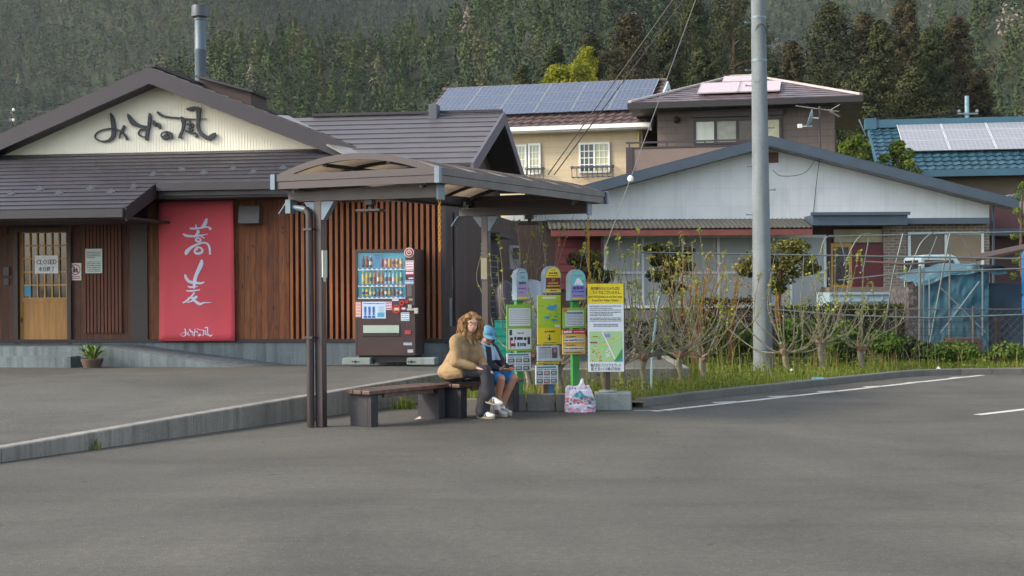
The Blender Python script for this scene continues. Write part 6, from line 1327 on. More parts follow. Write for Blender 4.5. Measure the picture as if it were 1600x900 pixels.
# ---------------------------------------------------------------- garden shrubs and hedges
def blobshrub(name, label, cat, lobs, Y, size, mat, per=240, trunk=None, base=.07, group=None):
    """lobs: (px, py, rx px, ry px)"""
    c0 = P(lobs[0][0], lobs[0][1], Y); t = thing(name, label, cat, (c0.x, Y, base), 0, group); cs, rs = [], []
    for px, py, rx, ry in lobs:
        c = P(px, py, Y+random.uniform(-.15,.15)); k = Y/F
        cs.append((c.x-c0.x, c.y-Y, c.z-base)); rs.append((rx*k, min(rx,ry)*k*1.1, ry*k))
    rs = [tuple(v*1.14 for v in r_) for r_ in rs]; p_, n_, i_ = lobes(cs, rs, per*1.7, .45); n_[:,2] += .3; leaf_mesh('foliage', p_, n_, size, np.clip(RNG.normal(.45,.18,len(cs))[i_]+RNG.normal(0,.13,len(p_)),0,1), mat, t, jitter=.7)
    mb = MB()
    if trunk:
        tx = P(trunk, 470, Y).x-c0.x; mb.tube([(tx,0,-.1),(tx+.03,0,.5),(tx-.02,0,1.0),(cs[0][0],0,cs[0][2])], [.075,.065,.06,.03], 8)
        for c in cs[1:]: mb.tube([(tx,0,cs[0][2]-.35),((tx+c[0])/2,0,cs[0][2]-.2),(c[0],0,c[2])], [.03,.02,.01], 5)
    else:
        for c in cs: mb.tube([(c[0]*.9,0,-.1),(c[0],c[1],c[2])], [.02,.008], 5)
    mb.build('trunk', M('#6b4226', .9, .3, 6, .4), t); return t
YEW = ramp_leaf('yew', [(0,(.022,.03,.010)),(.5,(.09,.095,.024)),(1,(.22,.20,.045))]); YEW_D = ramp_leaf('dark_yew', [(0,(.018,.026,.010)),(.5,(.05,.062,.02)),(1,(.13,.13,.03))])
blobshrub('topiary_tree', 'tree with layered dark green foliage clumps before the sliding glass doors', 'tree', [(1045,398,26,14),(1022,388,16,7),(1032,430,22,10),(1062,415,22,14),(1052,450,20,8),(1075,392,10,6),(1030,408,16,8)], 29.5, .075, YEW_D, 300, 1052)
blobshrub('topiary_tree', 'round yellowish green clipped tree half hidden behind the utility pole', 'tree', [(1222,395,36,20),(1185,408,26,18),(1248,412,26,20),(1215,430,30,16),(1240,385,24,12),(1170,420,18,12),(1268,420,14,7),(1215,450,12,10)], 29.2, .07, YEW, 380, 1216)
blobshrub('box_shrub', 'square clipped green shrub in front of the dark red boarding', 'shrub', [(905,405,18,12),(925,403,16,12),(912,425,18,14),(928,425,13,14),(945,432,14,10)], 30.5, .06, YEW, 320, 915)
HG = ramp_leaf('hedge_green', [(0,(.014,.02,.008)),(.5,(.045,.06,.018)),(1,(.11,.12,.03))]); HR = ramp_leaf('hedge_russet', [(0,(.03,.016,.010)),(.45,(.06,.035,.016)),(.75,(.09,.09,.025)),(1,(.2,.13,.03))])
def hedge(label, px0, px1, py, Y, mat, dens):
    a, b_ = P(px0,py,Y), P(px1,py,Y); t = thing('hedge', label, 'hedge', (a.x, Y, .05)); n = int((b_.x-a.x)*a.z*dens); L = b_.x-a.x; h = a.z-.05
    pts = np.stack([RNG.uniform(0,L,n), RNG.uniform(-.32,.32,n), RNG.random(n)**.7*h],-1); m_ = RNG.random(n) < .45; pts[m_,1] = -.32+RNG.normal(0,.035,m_.sum()); m2 = RNG.random(n) < .25; pts[m2,2] = h+RNG.normal(0,.03,m2.sum())
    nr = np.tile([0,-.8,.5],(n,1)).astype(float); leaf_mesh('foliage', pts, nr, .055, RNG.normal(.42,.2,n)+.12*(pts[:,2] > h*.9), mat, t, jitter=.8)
    mb = MB(); 
    for i in range(int(L/.35)): x = .15+i*.35; mb.tube([(x,0,-.05),(x+random.uniform(-.1,.1),random.uniform(-.1,.1),h*.8)], [.02,.008], 5)
    mb.build('stems', BARK, t)
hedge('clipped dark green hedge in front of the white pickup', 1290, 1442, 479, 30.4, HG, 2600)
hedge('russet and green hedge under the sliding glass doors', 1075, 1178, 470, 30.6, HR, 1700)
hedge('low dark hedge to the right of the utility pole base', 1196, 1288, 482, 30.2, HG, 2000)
blobshrub('shrub', 'dark broad leaved shrub beside the fence post at the bend of the kerb', 'shrub', [(1420,545,26,14),(1402,550,16,11),(1440,548,18,12),(1418,535,14,8)], 26.6, .12, ramp_leaf('dark_shrub', [(0,(.014,.03,.012)),(.6,(.035,.06,.024)),(1,(.07,.10,.04))]), 170)
IR = ramp_leaf('lush_green', [(0,(.028,.058,.012)),(.5,(.075,.135,.024)),(1,(.19,.26,.05))], .3)
for i, (px, py, r_, L) in enumerate(((1180,530,34,'lush dark green weeds at the foot of the utility pole'),(1250,520,34,'tall lush green weeds right of the utility pole'),(1320,525,22,'lush green clump between two pruned shrubs left of the fence post'),(1120,520,30,'deep green weeds behind the pruned shrubs left of the utility pole'),(1035,545,30,'green weeds around the pruned shrubs nearest the notice board'),(1380,530,24,'fresh green weeds just left of the fence post by the bend'),(1490,545,34,'low green weeds between the two dark fence posts'),(1575,548,26,'low green weeds below the blue drum at the right edge'),(1080,575,24,'bright low weeds at the foot of the second pruned shrub'),(1160,575,22,'low leafy weeds in front of the utility pole'))):
    q_ = 1 if i < 4 else .6; blobshrub('weed_clump', L, 'weeds', [(px,py,r_,22*q_),(px-r_*.7,py+12*q_,r_*.6,15*q_),(px+r_*.7,py+10*q_,r_*.6,16*q_),(px,py+22*q_,r_*.9,14*q_)], 26.8-.2*min(i,4), .13*q_, IR, 210)
hedge('dark tangled low hedge behind the pruned shrubs right of the notice board', 968, 1078, 505, 28.6, HG, 1500)
# twiggy yellow bush
def twigs(name, label, px, pyb, Y, n, h0, h1, spread, leafc, perleaf, leafsize, base=.07, cat='shrub', rtw=.006, mat=None, group=None):
    c = P(px, pyb, Y); t = thing(name, label, cat, (c.x, Y, base), 0, group); mb = MB(); lp = []
    for i in range(n):
        a = random.uniform(0,6.3); r_ = spread*random.uniform(.2,1); h = random.uniform(h0,h1); pts = spline([(0,0,0),(r_*.35*math.cos(a)+random.uniform(-.05,.05),r_*.35*math.sin(a),h*.45),(r_*.75*math.cos(a),r_*.75*math.sin(a),h*.78),(r_*math.cos(a)*1.05,r_*math.sin(a)*1.05,h)],4)
        mb.tube(pts, [rtw*1.6*(1-.75*k/(len(pts)-1)) for k in range(len(pts))], 5)
        for k in range(2):
            b_ = pts[random.randint(4,9)]; e = b_+np.array([random.uniform(-.25,.25),random.uniform(-.25,.25),random.uniform(.1,.35)]); mb.tube([b_,(b_+e)/2+np.array([0,0,.03]),e], [rtw*.8,rtw*.6,rtw*.3], 4); lp += [b_+(e-b_)*s for s in np.random.default_rng(i).random(perleaf)]
        lp += [np.array(pts[random.randint(5,12)]) for _ in range(perleaf)]
    mb.build('branches', mat or M('#8a7c62', .85, .3, 8, .2), t); lp = np.array(lp)+RNG.normal(0,.018,(len(lp),3))
    leaf_mesh('leaves', lp, np.tile([0,-.3,.8],(len(lp),1)).astype(float), leafsize, RNG.random(len(lp)), leafc, t, jitter=1.0); return t
YL = ramp_leaf('young_yellow_leaf', [(0,(.14,.15,.02)),(.6,(.34,.30,.04)),(1,(.40,.24,.05))], .3); BUD = ramp_leaf('bud_leaf', [(0,(.16,.2,.03)),(1,(.36,.38,.07))], .35)
twigs('flowering_shrub', 'airy shrub with orange yellow young leaves left of the utility pole', 1085, 560, 25.6, 26, 1.5, 2.4, .85, YL, 9, .05, rtw=.007, mat=M('#7a5530', .85, .3, 8, .2))
twigs('flowering_shrub', 'sparse yellow leaved twigs just left of the utility pole', 1140, 545, 26.0, 12, 1.3, 2.0, .6, YL, 7, .05, mat=M('#7a5530', .85, .3, 8, .2))
twigs('bare_tree', 'bare budding tree branching over the tall white window', 835, 520, 27.5, 14, 2.2, 3.6, 1.0, BUD, 4, .045, rtw=.009, mat=M('#6f6250', .85, .3, 8, .2), cat='tree')

# ---------------------------------------------------------------- pruned shrubs: short trunks with long whippy shoots
VB = M('#706b5c', .85, .3, 9, .4, 40, col2='#4f4a3d', f2=(.5,.7)); VK = M('#7a6352', .9, .3, 9, .5)
VG = 'pruned shrubs with long whippy shoots'
def pruned(px, pyb, Y, pyh, n, L, label, lean=0, seed=0, spread=.75):
    rr = random.Random(seed); c = P(px, pyb, Y); hh = P(px, pyh, Y).z-.09; t = thing('pruned_shrub', label, 'shrub', (c.x, Y, .09), 0, VG); mb = MB()
    mb.tube([(0,0,-.1),(.02,0,hh*.3),(-.015,.01,hh*.65),(lean,0,hh)], [.06,.05,.045,.06], 9); mb.build('trunk', VB, t, smooth=True)
    mb = MB(); 
    for i in range(5): a = rr.uniform(0,6.3); mb.tube([(lean,0,hh-.03),(lean+.07*math.cos(a),.07*math.sin(a),hh+.03),(lean+.1*math.cos(a),.1*math.sin(a),hh+.07)], [.05,.045,.02], 7)
    mb.build('knuckle', VK, t, smooth=True)
    mb = MB(); lp = []
    n = int(n*1.5)
    for i in range(n):
        a = 2*math.pi*i/n+rr.uniform(-.6,.6); Ls = L*rr.uniform(.4,1.1); r_ = spread*rr.uniform(.12,1.25)*(1.3 if rr.random() < .25 else 1)
        dx, dy = math.cos(a), math.sin(a)*.8; k = rr.uniform(-.2,.2); w1 = rr.uniform(-.08,.08)
        pts = spline([(lean,0,hh),(lean+dx*r_*rr.uniform(.3,.5)+w1,dy*r_*.45,hh+Ls*rr.uniform(.05,.2)),(lean+dx*r_*.8-w1,dy*r_*.85,hh+Ls*rr.uniform(.3,.5)),(lean+dx*r_+k*.4,dy*r_,hh+Ls*.7),(lean+dx*r_*1.02+k,dy*r_*1.05,hh+Ls)],5)
        m_ = len(pts); rr_ = rr.uniform(.008,.0145); mb.tube(pts, [rr_ -.66*rr_*j/(m_-1) for j in range(m_)], 6)
        for j in range(6, m_):
            if rr.random() < .5: lp.append(np.array(pts[j])+np.array([rr.uniform(-.02,.02),rr.uniform(-.02,.02),rr.uniform(-.02,.02)]))
        for _ in range(5): lp.append(np.array(pts[-1])+np.array([rr.uniform(-.025,.025),rr.uniform(-.025,.025),rr.uniform(-.07,.03)]))
        if rr.random() < .5: b_ = pts[rr.randint(5,10)]; e = b_+np.array([dx*.2+rr.uniform(-.1,.1),dy*.2,.35*rr.uniform(.5,1)]); mb.tube([b_,(b_+e)/2+np.array([0,0,-.02]),e], [.008,.006,.003], 5)
    mb.build('shoots', VB, t, smooth=True); lp = np.array(lp); lp = np.repeat(lp,2,0)+RNG.normal(0,.012,(len(lp)*2,3)); leaf_mesh('buds', lp, np.tile([0,0,1.],(len(lp),1)), .05, RNG.random(len(lp)), BUD, t, jitter=1.2); return t
for i, a in enumerate([(1006,632,20.3,560,13,1.75,'pruned shrub with the thickest trunk right of the notice board'),(1063,600,21.6,556,12,1.6,'pruned shrub with spreading shoots second to the right of the notice board'),
          (1098,596,22.4,560,9,1.5,'slim pruned shrub under the airy orange yellow shrub'),(1228,585,24.2,552,11,1.75,'pruned shrub with arching shoots just right of the utility pole'),
          (1283,575,24.4,538,11,1.55,'pruned shrub with a forked pale trunk above the blue wrapper'),(1345,572,24.9,545,8,1.5,'rightmost pruned shrub close to the dark fence post'),
          (945,612,19.7,572,9,1.6,'pruned shrub half hidden by the notice board'),(874,612,19.5,570,9,1.5,'pruned shrub between the yellow map sign and the green post'),
          (826,612,19.8,560,9,1.9,'pruned shrub with budding shoots behind the leftmost bus stop sign'),(972,605,21.2,565,8,1.7,'pruned shrub rising behind the right edge of the notice board')]): pruned(*a, seed=i)
mb = MB(); a, b_ = P(1030,462,20.6), P(1019,545,20.6); mb.tube([a, a.lerp(b_,.5), b_, Vector((b_.x-.02,20.6,.05))], .017, 8); tag(mb.build('garden_stake', M('#9fc0c4', .4, .08, 5)), 'pale blue plastic stake among the pruned shoots', 'stake')
mb = MB(); p0 = P(766,497,18.9); p1 = P(812,590,18.75)
# ---------------------------------------------------------------- grass and weeds of the bed
GRASS = ramp_leaf('bed_grass', [(0,(.05,.085,.016)),(.4,(.13,.185,.026)),(.65,(.22,.25,.04)),(.82,(.29,.26,.09)),(1,(.34,.28,.16))], .35)
def inpoly(x, y, poly):
    ins = np.zeros(len(x), bool); n = len(poly)
    for i in range(n):
        (x1,y1),(x2,y2) = poly[i], poly[(i+1)%n]; c = ((y1 > y) != (y2 > y)) & (x < (x2-x1)*(y-y1)/(y2-y1+1e-12)+x1); ins ^= c
    return ins
def blades(x, y, z, h, w, hue, lean=.35):
    n = len(x); a = RNG.uniform(0,6.283,n); b_ = RNG.uniform(0,6.283,n); le = RNG.uniform(0,lean,n)*h; wx, wy = np.cos(a)*w/2, np.sin(a)*w/2; lx, ly = np.cos(b_)*le, np.sin(b_)*le
    A = np.stack([x-wx,y-wy,z],-1); B_ = np.stack([x+wx,y+wy,z],-1); C = np.stack([x+lx*.35+wx*.8,y+ly*.35+wy*.8,z+h*.6],-1); D = np.stack([x+lx*.35-wx*.8,y+ly*.35-wy*.8,z+h*.6],-1); E_ = np.stack([x+lx,y+ly,z+h*.95],-1)
    q = np.stack([A,B_,C,D],1).reshape(-1,3); q2 = np.stack([D,C,E_,E_+np.array([.0005,0,0])],1).reshape(-1,3); return np.concatenate([q,q2]), np.concatenate([np.repeat(hue,4),np.repeat(hue,4)])
bp = [(-.95,18.95),(-.6,18.85),(0,18.6),(1.72,18.95)]+[(x-.14,y+.12) for x,y in RK[1:8]]+[(14,25.15),(14,28.5),(2.7,28.5),(2.9,21.9),(-.1,21.35),(-1.05,20.2)]
n = 90000; x = RNG.uniform(-1.2,14,n); y = RNG.uniform(18.5,28.5,n); k_ = inpoly(x,y,bp); x, y = x[k_], y[k_]
from mathutils import noise as mnoise
pn = np.array([mnoise.noise((a*.9,b_*.9,0)) for a,b_ in zip(x,y)]); pn2 = np.array([mnoise.noise((a*.35,b_*.35,7)) for a,b_ in zip(x,y)])
h = np.clip(.07+.10*pn+.08*pn2+RNG.gamma(2,.024,len(x)), .025, .38); hue = np.clip(.42+.35*pn+.4*pn2+RNG.normal(0,.18,len(x)),0,1)
k_ = RNG.random(len(x)) < np.clip(.75+.6*pn,.12,1); Vq, Hq = blades(x[k_], y[k_], np.full(k_.sum(),.06), h[k_], RNG.uniform(.006,.014,k_.sum()), hue[k_])
tag(raw_mesh('grass', Vq, 4, Hq, GRASS), 'rough yellow green grass filling the planting bed', 'grass', None, 'stuff')
# seed stalks and small leaves
n = 1500; x = RNG.uniform(-.8,9,n); y = RNG.uniform(18.8,26,n); k_ = inpoly(x,y,bp); x, y = x[k_], y[k_]
Vq, Hq = blades(x, y, np.full(len(x),.06), RNG.uniform(.3,.75,len(x)), np.full(len(x),.007), RNG.uniform(.45,1,len(x)), .5); tag(raw_mesh('tall_grass', Vq, 4, Hq, GRASS), 'thin dry stalks standing out of the grass', 'grass', None, 'stuff')
n = 11000; x = RNG.uniform(-.8,13,n); y = RNG.uniform(18.8,28,n); k_ = inpoly(x,y,bp); x, y = x[k_], y[k_]; pts = np.stack([x,y,.08+RNG.gamma(2,.05,len(x))],-1)
tag(leaf_mesh('ground_cover', pts, np.tile([0,-.4,.8],(len(x),1)).astype(float), .05, RNG.uniform(0,.75,len(x)), GRASS), 'small broad leaved weeds between the grass', 'weeds', None, 'stuff')
# single weeds at the kerbs
def weed(px, py, r_, h_, label, n=46, z=.0):
    q = G(px, py, z); nn = RNG.uniform(0,1,n); a = RNG.uniform(0,6.3,n); Vq, Hq = blades(np.cos(a)*r_*nn, np.sin(a)*r_*nn*.6, np.zeros(n), RNG.uniform(.5,1,n)*h_, np.full(n,.014), RNG.uniform(.1,.7,n), .9); o = raw_mesh('weed', Vq, 4, Hq, GRASS, loc=(q.x,q.y,z)); tag(o, label, 'weed', 'weeds growing at the foot of the kerb')
weed(141,702,.12,.14,'larger green weed at the foot of the left kerb'); weed(119,704,.07,.10,'smaller green weed at the foot of the left kerb'); weed(630,639,.16,.20,'leafy green tuft growing by the kerb behind the empty bench', 90)
# ================================================================ people
SKIN_W = M('#d3a78f', .5, .06, 9, .05, 60); SKIN_B = M('#b38269', .5, .06, 9, .05, 60)
def hand(B, wrist, d, palm, side, s=1.0, curl=.6):
    """palm + five bent fingers; d: finger direction, palm: direction the palm faces, side: towards the thumb"""
    w, d, pn, sd = Vector(wrist), Vector(d).normalized(), Vector(palm).normalized(), Vector(side).normalized()
    c = w+d*.045*s
    for k in (-1,-.33,.33,1): B.chain([(w+sd*k*.018*s, .013*s),(w+d*.085*s+sd*k*.028*s, .0115*s)])
    for k, L in ((-1,.058),(-.35,.072),(.35,.078),(1,.068)):
        b = w+d*.088*s+sd*k*.028*s; d1 = (d+pn*curl*.6).normalized(); p1 = b+d1*L*.5*s; d2 = (d*(1-curl*.6)+pn*curl*1.3).normalized(); p2 = p1+d2*L*.32*s; d3 = (d*(1-curl)+pn*curl*1.6).normalized(); B.chain([(b,.0095*s),(p1,.009*s),(p2,.008*s),(p2+d3*L*.22*s,.007*s)], 8)
    b = w+d*.025*s+sd*.026*s; p1 = b+(d*.6+sd*.8+pn*.25).normalized()*.038*s; B.chain([(b,.012*s),(p1,.0105*s),(p1+(d*.9+pn*.5).normalized()*.032*s,.0085*s)], 8)
def headmat(c, yaw, pitch, roll=0):
    return Matrix.Translation(c) @ Matrix.Rotation(R(yaw),4,'Z') @ Matrix.Rotation(R(pitch),4,'Y') @ Matrix.Rotation(R(roll),4,'X')
def head(B, T, s=1.0):
    """head in its own axes: +x is the face"""
    def E(c, r): 
        T0 = B.mb.T; B.mb.T = T @ Matrix.Scale(s,4); B.ell(c, r); B.mb.T = T0
    E((-.008,0,.025),(.094,.076,.092)); E((.028,0,-.03),(.062,.060,.078)); E((.045,0,-.078),(.034,.036,.028)); E((.03,0,-.07),(.045,.050,.035))
    E((.088,0,-.028),(.017,.013,.016)); E((.082,0,-.006),(.012,.009,.026)); E((.074,0,.022),(.018,.05,.012)); E((.078,0,-.058),(.013,.022,.007)); E((.077,0,-.068),(.012,.019,.007))
    for k in (-1,1): E((.052,k*.036,-.03),(.028,.022,.022)); E((-.008,k*.076,-.012),(.02,.009,.032)); E((.079,k*.011,-.034),(.009,.007,.008))
def face(T, t, s, iris, lip, brow, closed=False):
    X = T @ Matrix.Scale(s,4)
    for k in (-1,1):
        mb = MB(); mb.T = X @ Matrix.Translation((.076,k*.031,.0)) @ Matrix.Diagonal((.012,.015,.0085 if not closed else .003,1)); mb.lathe([(math.sin(math.pi*i/8)+1e-3,-math.cos(math.pi*i/8)) for i in range(9)], n=12); e = mb.build('eye', M('#d9d2cc', .3), t, smooth=2)
        mb = MB(); mb.T = X @ Matrix.Translation((.0845,k*.03,.0)) @ Matrix.Diagonal((.0045,.0065,.0068 if not closed else .0025,1)); mb.lathe([(math.sin(math.pi*i/8)+1e-3,-math.cos(math.pi*i/8)) for i in range(9)], n=10); mb.build('iris', M(iris, .2), e, smooth=2)
        if closed: continue
        mb = MB(); mb.T = X; mb.tube([(.08,k*.015,.022),(.085,k*.032,.027),(.074,k*.05,.02)], [.003,.004,.002], 6); mb.build('eyebrow', brow, t)
    mb = MB(); mb.T = X; mb.tube([(.083,-.021,-.062),(.0905,-.009,-.0605),(.0915,0,-.062),(.0905,.009,-.0605),(.083,.021,-.062)], [.002,.0045,.0045,.0045,.002], 8); mb.build('lips', M(lip, .45), t, smooth=2)
def shoe(t, heel, toe, up, upper, solem, stripe, s=1.0, name='shoe'):
    heel, toe, up = Vector(heel), Vector(toe), Vector(up).normalized(); x = (toe-heel).normalized(); y = up.cross(x).normalized(); z = x.cross(y); L = (toe-heel).length
    T = Matrix((x,y,z)).transposed().to_4x4(); T.translation = heel; Tp = T
    B = Blob(); B.mb.T = Tp
    B.ell((L*.22,0,.05),(L*.24,.038*s,.05*s)); B.ell((L*.5,0,.045),(L*.3,.041*s,.042*s)); B.ell((L*.76,.002,.036),(L*.235,.045*s,.031*s)); B.ell((L*.2,0,.085),(L*.17,.034*s,.035*s))
    o = B.build(name, upper, t, .008, 4)
    mb = MB(); mb.T = Tp; n = 22; pr = [(L*.5+L*.51*math.cos(2*math.pi*i/n), (.043+.006*math.cos(2*math.pi*i/n))*s*math.sin(2*math.pi*i/n)) for i in range(n)]
    mb.add([(a,b,0.0) for a,b in pr]+[(a*1.0,b*1.04,.024) for a,b in pr], [tuple(range(n))[::-1], tuple(range(n,2*n))]+[(i,(i+1)%n,(i+1)%n+n,i+n) for i in range(n)]); mb.build('sole', solem, o, smooth=True)
    if stripe:
        mb = MB(); mb.T = Tp
        for k in (-1,1):
            for i in range(3): a = L*(.40+.1*i); mb.add([(a,k*.043*s,.026),(a+.013,k*.043*s,.026),(a-.012,k*.036*s,.078),(a-.025,k*.036*s,.078)]+[(a,k*.048*s,.026),(a+.013,k*.048*s,.026),(a-.012,k*.040*s,.08),(a-.025,k*.040*s,.08)], [(0,1,2,3),(7,6,5,4),(0,4,5,1),(1,5,6,2),(2,6,7,3),(3,7,4,0)])
        mb.build('stripe', stripe, o)
        mb = MB(); mb.T = Tp
        for i in range(4): mb.box(L*(.42+.07*i), L*(.42+.07*i)+.006, -.02*s, .02*s, .082-.006*i, .09-.006*i)
        mb.build('lace', M('#d5d2c8', .7), o)
    return o
# ---------------------------------------------------------------- woman
wp = BF2.world(0.0, .16); WM = thing('person', 'person with long curly hair and glasses in a tan jacket, dark jeans and striped sneakers', 'person', (wp.x, wp.y, 0), -R(36))
HT = headmat((.265,-.01,1.155), -38, 4, -4)
B = Blob(); head(B, HT, .98)
B.chain([((.235,0,1.09),.052),((.175,0,.99),.056)]); B.chain([((.17,0,.98),.07),((.08,0,.78),.11),((.0,0,.58),.12)]); B.ell((.0,0,.54),(.13,.16,.1)); B.chain([((.15,-.15,.94),.06),((.15,.15,.94),.06)])
for k, kn, an in ((-1,(.47,-.02,.575),(.50,-.02,.29)), (1,(.45,.09,.50),(.36,.06,.10))): B.chain([((.02,k*.09,.52),.085),(kn,.055),(an,.038)])
sho = {-1: ((.14,-.175,.94),(.19,-.235,.69),(.395,-.10,.625)), 1: ((.14,.175,.94),(.23,.21,.70),(.43,.03,.615))}
for k, (a, b_, c) in sho.items(): B.chain([(a,.05),(b_,.04),(c,.027)])
hand(B, (.40,-.095,.625), (.85,.35,-.12), (-.1,.4,-1), (-.2,.9,.3), .95, .55); hand(B, (.435,.03,.615), (.9,-.15,-.25), (0,-.3,-1), (.1,-.9,.3), .95, .35)
B.build('body', SKIN_W, WM, .0068, 5)
face(HT, WM, .98, '#4a3a2a', '#a85a55', M('#7a4f30', .7))
TAN = M('#8e7654', .8, .1, 9, .15, 40); B = Blob()
B.chain([((.175,0,.97),.085),((.125,0,.89),.125),((.045,0,.72),.142),((-.03,0,.60),.15)]); B.chain([((.145,-.15,.955),.075),((.16,0,.985),.085),((.145,.15,.955),.075)]); B.ell((-.045,0,.56),(.178,.205,.12)); B.chain([((.02,-.1,.56),.125),((.15,-.085,.575),.115)]); B.chain([((.02,.1,.56),.125),((.15,.085,.575),.115)]); B.chain([((.135,-.16,.94),.072),((.135,.16,.94),.072)]); B.chain([((.17,-.1,.84),.085),((.14,-.1,.56),.08)]); B.chain([((.17,.1,.84),.085),((.14,.1,.56),.08)])
for k, (a, b_, c) in sho.items(): a, b_, c = Vector(a), Vector(b_), Vector(c); B.chain([(a,.078),(a.lerp(b_,.5),.07),(b_,.068),(b_.lerp(c,.6),.056),(b_.lerp(c,.86),.046)])
jk = B.build('jacket', TAN, WM, .009, 5, disp=.004); bm = bmesh.new(); bm.from_mesh(jk.data)
bmesh.ops.bisect_plane(bm, geom=bm.verts[:]+bm.edges[:]+bm.faces[:], plane_co=(-.1,0,.465), plane_no=(.10,0,-1), clear_outer=True); bm.to_mesh(jk.data); bm.free()
mb = MB()
for k in (-1,1): mb.tube(spline([(.11,k*.07,1.035),(.19,k*.085,1.02),(.26,k*.05,.955),(.28,k*.03,.89)],4), [.016]*13, 6)
mb.build('collar', TAN, WM, smooth=2)
JEAN = M('#24242c', .8, .15, 9, .3, 60, col2='#33343f', f2=(.5,.8), sc2=4); B = Blob(); B.ell((-.02,0,.53),(.165,.19,.105))
B.chain([((.02,.09,.53),.105),((.44,.085,.525),.078),((.40,.07,.33),.082),((.37,.06,.09),.092)]); B.chain([((.02,-.09,.535),.108),((.24,-.065,.575),.093),((.48,-.02,.585),.076),((.51,-.02,.43),.078),((.525,-.02,.29),.082)])
B.build('trousers', JEAN, WM, .011, 4, disp=.005)
SHW = M('#c9cfcb', .55, .06, 8, .1); GUM = M('#8d7f6c', .6, .1, 8); STR = flat('#2a2c34')
shoe(WM, (.29,.055,.004), (.56,.045,.004), (0,0,1), SHW, GUM, STR); shoe(WM, (.475,-.02,.205), (.735,-.035,.165), (.22,0,1), SHW, GUM, STR)
# hair: a cap of hair with many wavy locks
HAIR = M('#85603a', .5, .35, 30, .5, 90, stretch=(4,4,1), col2='#c79c62', f2=(.45,.7), sc2=6); B = Blob(); B.mb.T = HT
B.ell((-.03,0,.045),(.098,.097,.095)); B.ell((-.06,0,-.03),(.075,.1,.12)); B.ell((-.075,0,-.13),(.07,.115,.11)); 
for k in (-1,1): B.ell((.0,k*.083,-.01),(.05,.026,.085)); B.ell((.0,k*.088,-.12),(.05,.032,.09)); B.ell((.045,k*.055,.078),(.04,.045,.03))
ho = B.build('hair', HAIR, WM, .01, 2, disp=.014)
mb = MB(); rr = random.Random(5)
for i in range(430):
    th = rr.uniform(1.05,5.23); el = rr.uniform(.1,1.35); s0 = Vector((.098*math.cos(th)*math.cos(el)*1.0-.02, .102*math.sin(th)*math.cos(el), .03+.10*math.sin(el)))
    L = rr.uniform(.14,.29); out = Vector((math.cos(th)*.9-.15, math.sin(th), 0))*rr.uniform(.015,.065); ph = rr.uniform(0,6.3); am = rr.uniform(.010,.024); fq = rr.uniform(1.2,2.1); pts = []
    for j in range(13):
        u = j/12; q = s0+out*(min(1,u*2.2))*(1-.25*u)+Vector((0,0,-L*u*(.35+.65*u)))+Vector((am*math.cos(ph+fq*6.28*u), am*math.sin(ph+fq*6.28*u), 0))*min(1,u*3); pts.append(HT @ q)
    mb.tube(pts, [.0032+.0028*math.sin(3.1*j/12) for j in range(13)], 5)
mb.build('hair_locks', HAIR, ho, smooth=2)
mb = MB(); mb.T = HT @ Matrix.Translation((.0965,0,0))
for k in (-1,1):
    rg = [Vector((0 if abs(math.sin(a)) > 2 else -.004*abs(math.cos(a)), k*.033+.024*math.cos(a), .0+.0195*math.sin(a))) for a in [2*math.pi*i/14 for i in range(15)]]; mb.tube(rg, .0022, 5, cap=False); mb.tube([(-.004,k*.057,.006),(-.05,k*.076,.008),(-.10,k*.08,.0)], .002, 5)
mb.tube([(0,-.009,.004),(.004,0,.007),(0,.009,.004)], .002, 5); mb.build('glasses', flat('#4a2d2a', .3), WM)
# ---------------------------------------------------------------- boy
bp_ = BF2.world(-.01, .66); BY = thing('person', 'person in a light blue cap, dark jacket and blue shorts looking down at a phone', 'person', (bp_.x, bp_.y, 0), -R(40)); BY.scale = (1.05,1.05,1.03)
BT_ = headmat((.135,-.02,.965), -20, 23, 0); B = Blob(); head(B, BT_, .93)
B.chain([((.07,0,.93),.045),((.045,0,.83),.05)]); B.chain([((.05,0,.82),.06),((.0,0,.66),.09),((-.02,0,.52),.1)]); B.ell((-.02,0,.51),(.11,.13,.08)); B.chain([((.05,-.12,.81),.05),((.05,.12,.81),.05)])
blg = ((-1,(.43,-.13,.455),(.33,-.10,.09)), (1,(.42,.11,.455),(.27,.06,.09)))
for k, kn, an in blg: B.chain([((0,k*.075,.49),.07),(kn,.052),(Vector(kn).lerp(Vector(an),.3),.048),(an,.033),((an[0]+.03,an[1],.05),.03)])
bs = {-1: ((.06,-.15,.80),(.17,-.185,.61),(.375,-.075,.565)), 1: ((.06,.15,.80),(.19,.17,.61),(.395,.045,.56))}
for k, (a, b_, c) in bs.items(): B.chain([(a,.042),(b_,.034),(c,.024)])
hand(B, (.38,-.07,.565), (.9,.3,-.1), (.1,.5,.8), (.1,-.8,.6), .85, .5); hand(B, (.40,.045,.56), (.9,-.3,-.1), (.1,-.5,.8), (.1,.8,.6), .85, .5)
B.build('body', SKIN_B, BY, .0065, 5); face(BT_, BY, .93, '#2a1d16', '#8a4f48', flat('#221a16'), True)
NAVYJ = M('#20222c', .75, .12, 9, .25, 40); LBL = M('#9cb4c9', .7, .08, 9, .2, 40); B = Blob()
B.chain([((.05,0,.845),.07),((.03,0,.77),.118),((-.01,0,.62),.135),((-.03,0,.52),.135)]); B.ell((-.03,0,.5),(.135,.155,.07)); B.chain([((.045,-.135,.80),.062),((.045,.135,.80),.062)]); B.chain([((.07,-.07,.74),.07),((.09,-.06,.54),.065)]); B.chain([((.07,.07,.74),.07),((.09,.06,.54),.065)])
for k, (a, b_, c) in bs.items(): a, b_, c = Vector(a), Vector(b_), Vector(c); B.chain([(a,.064),(b_,.055),(b_.lerp(c,.85),.040)])
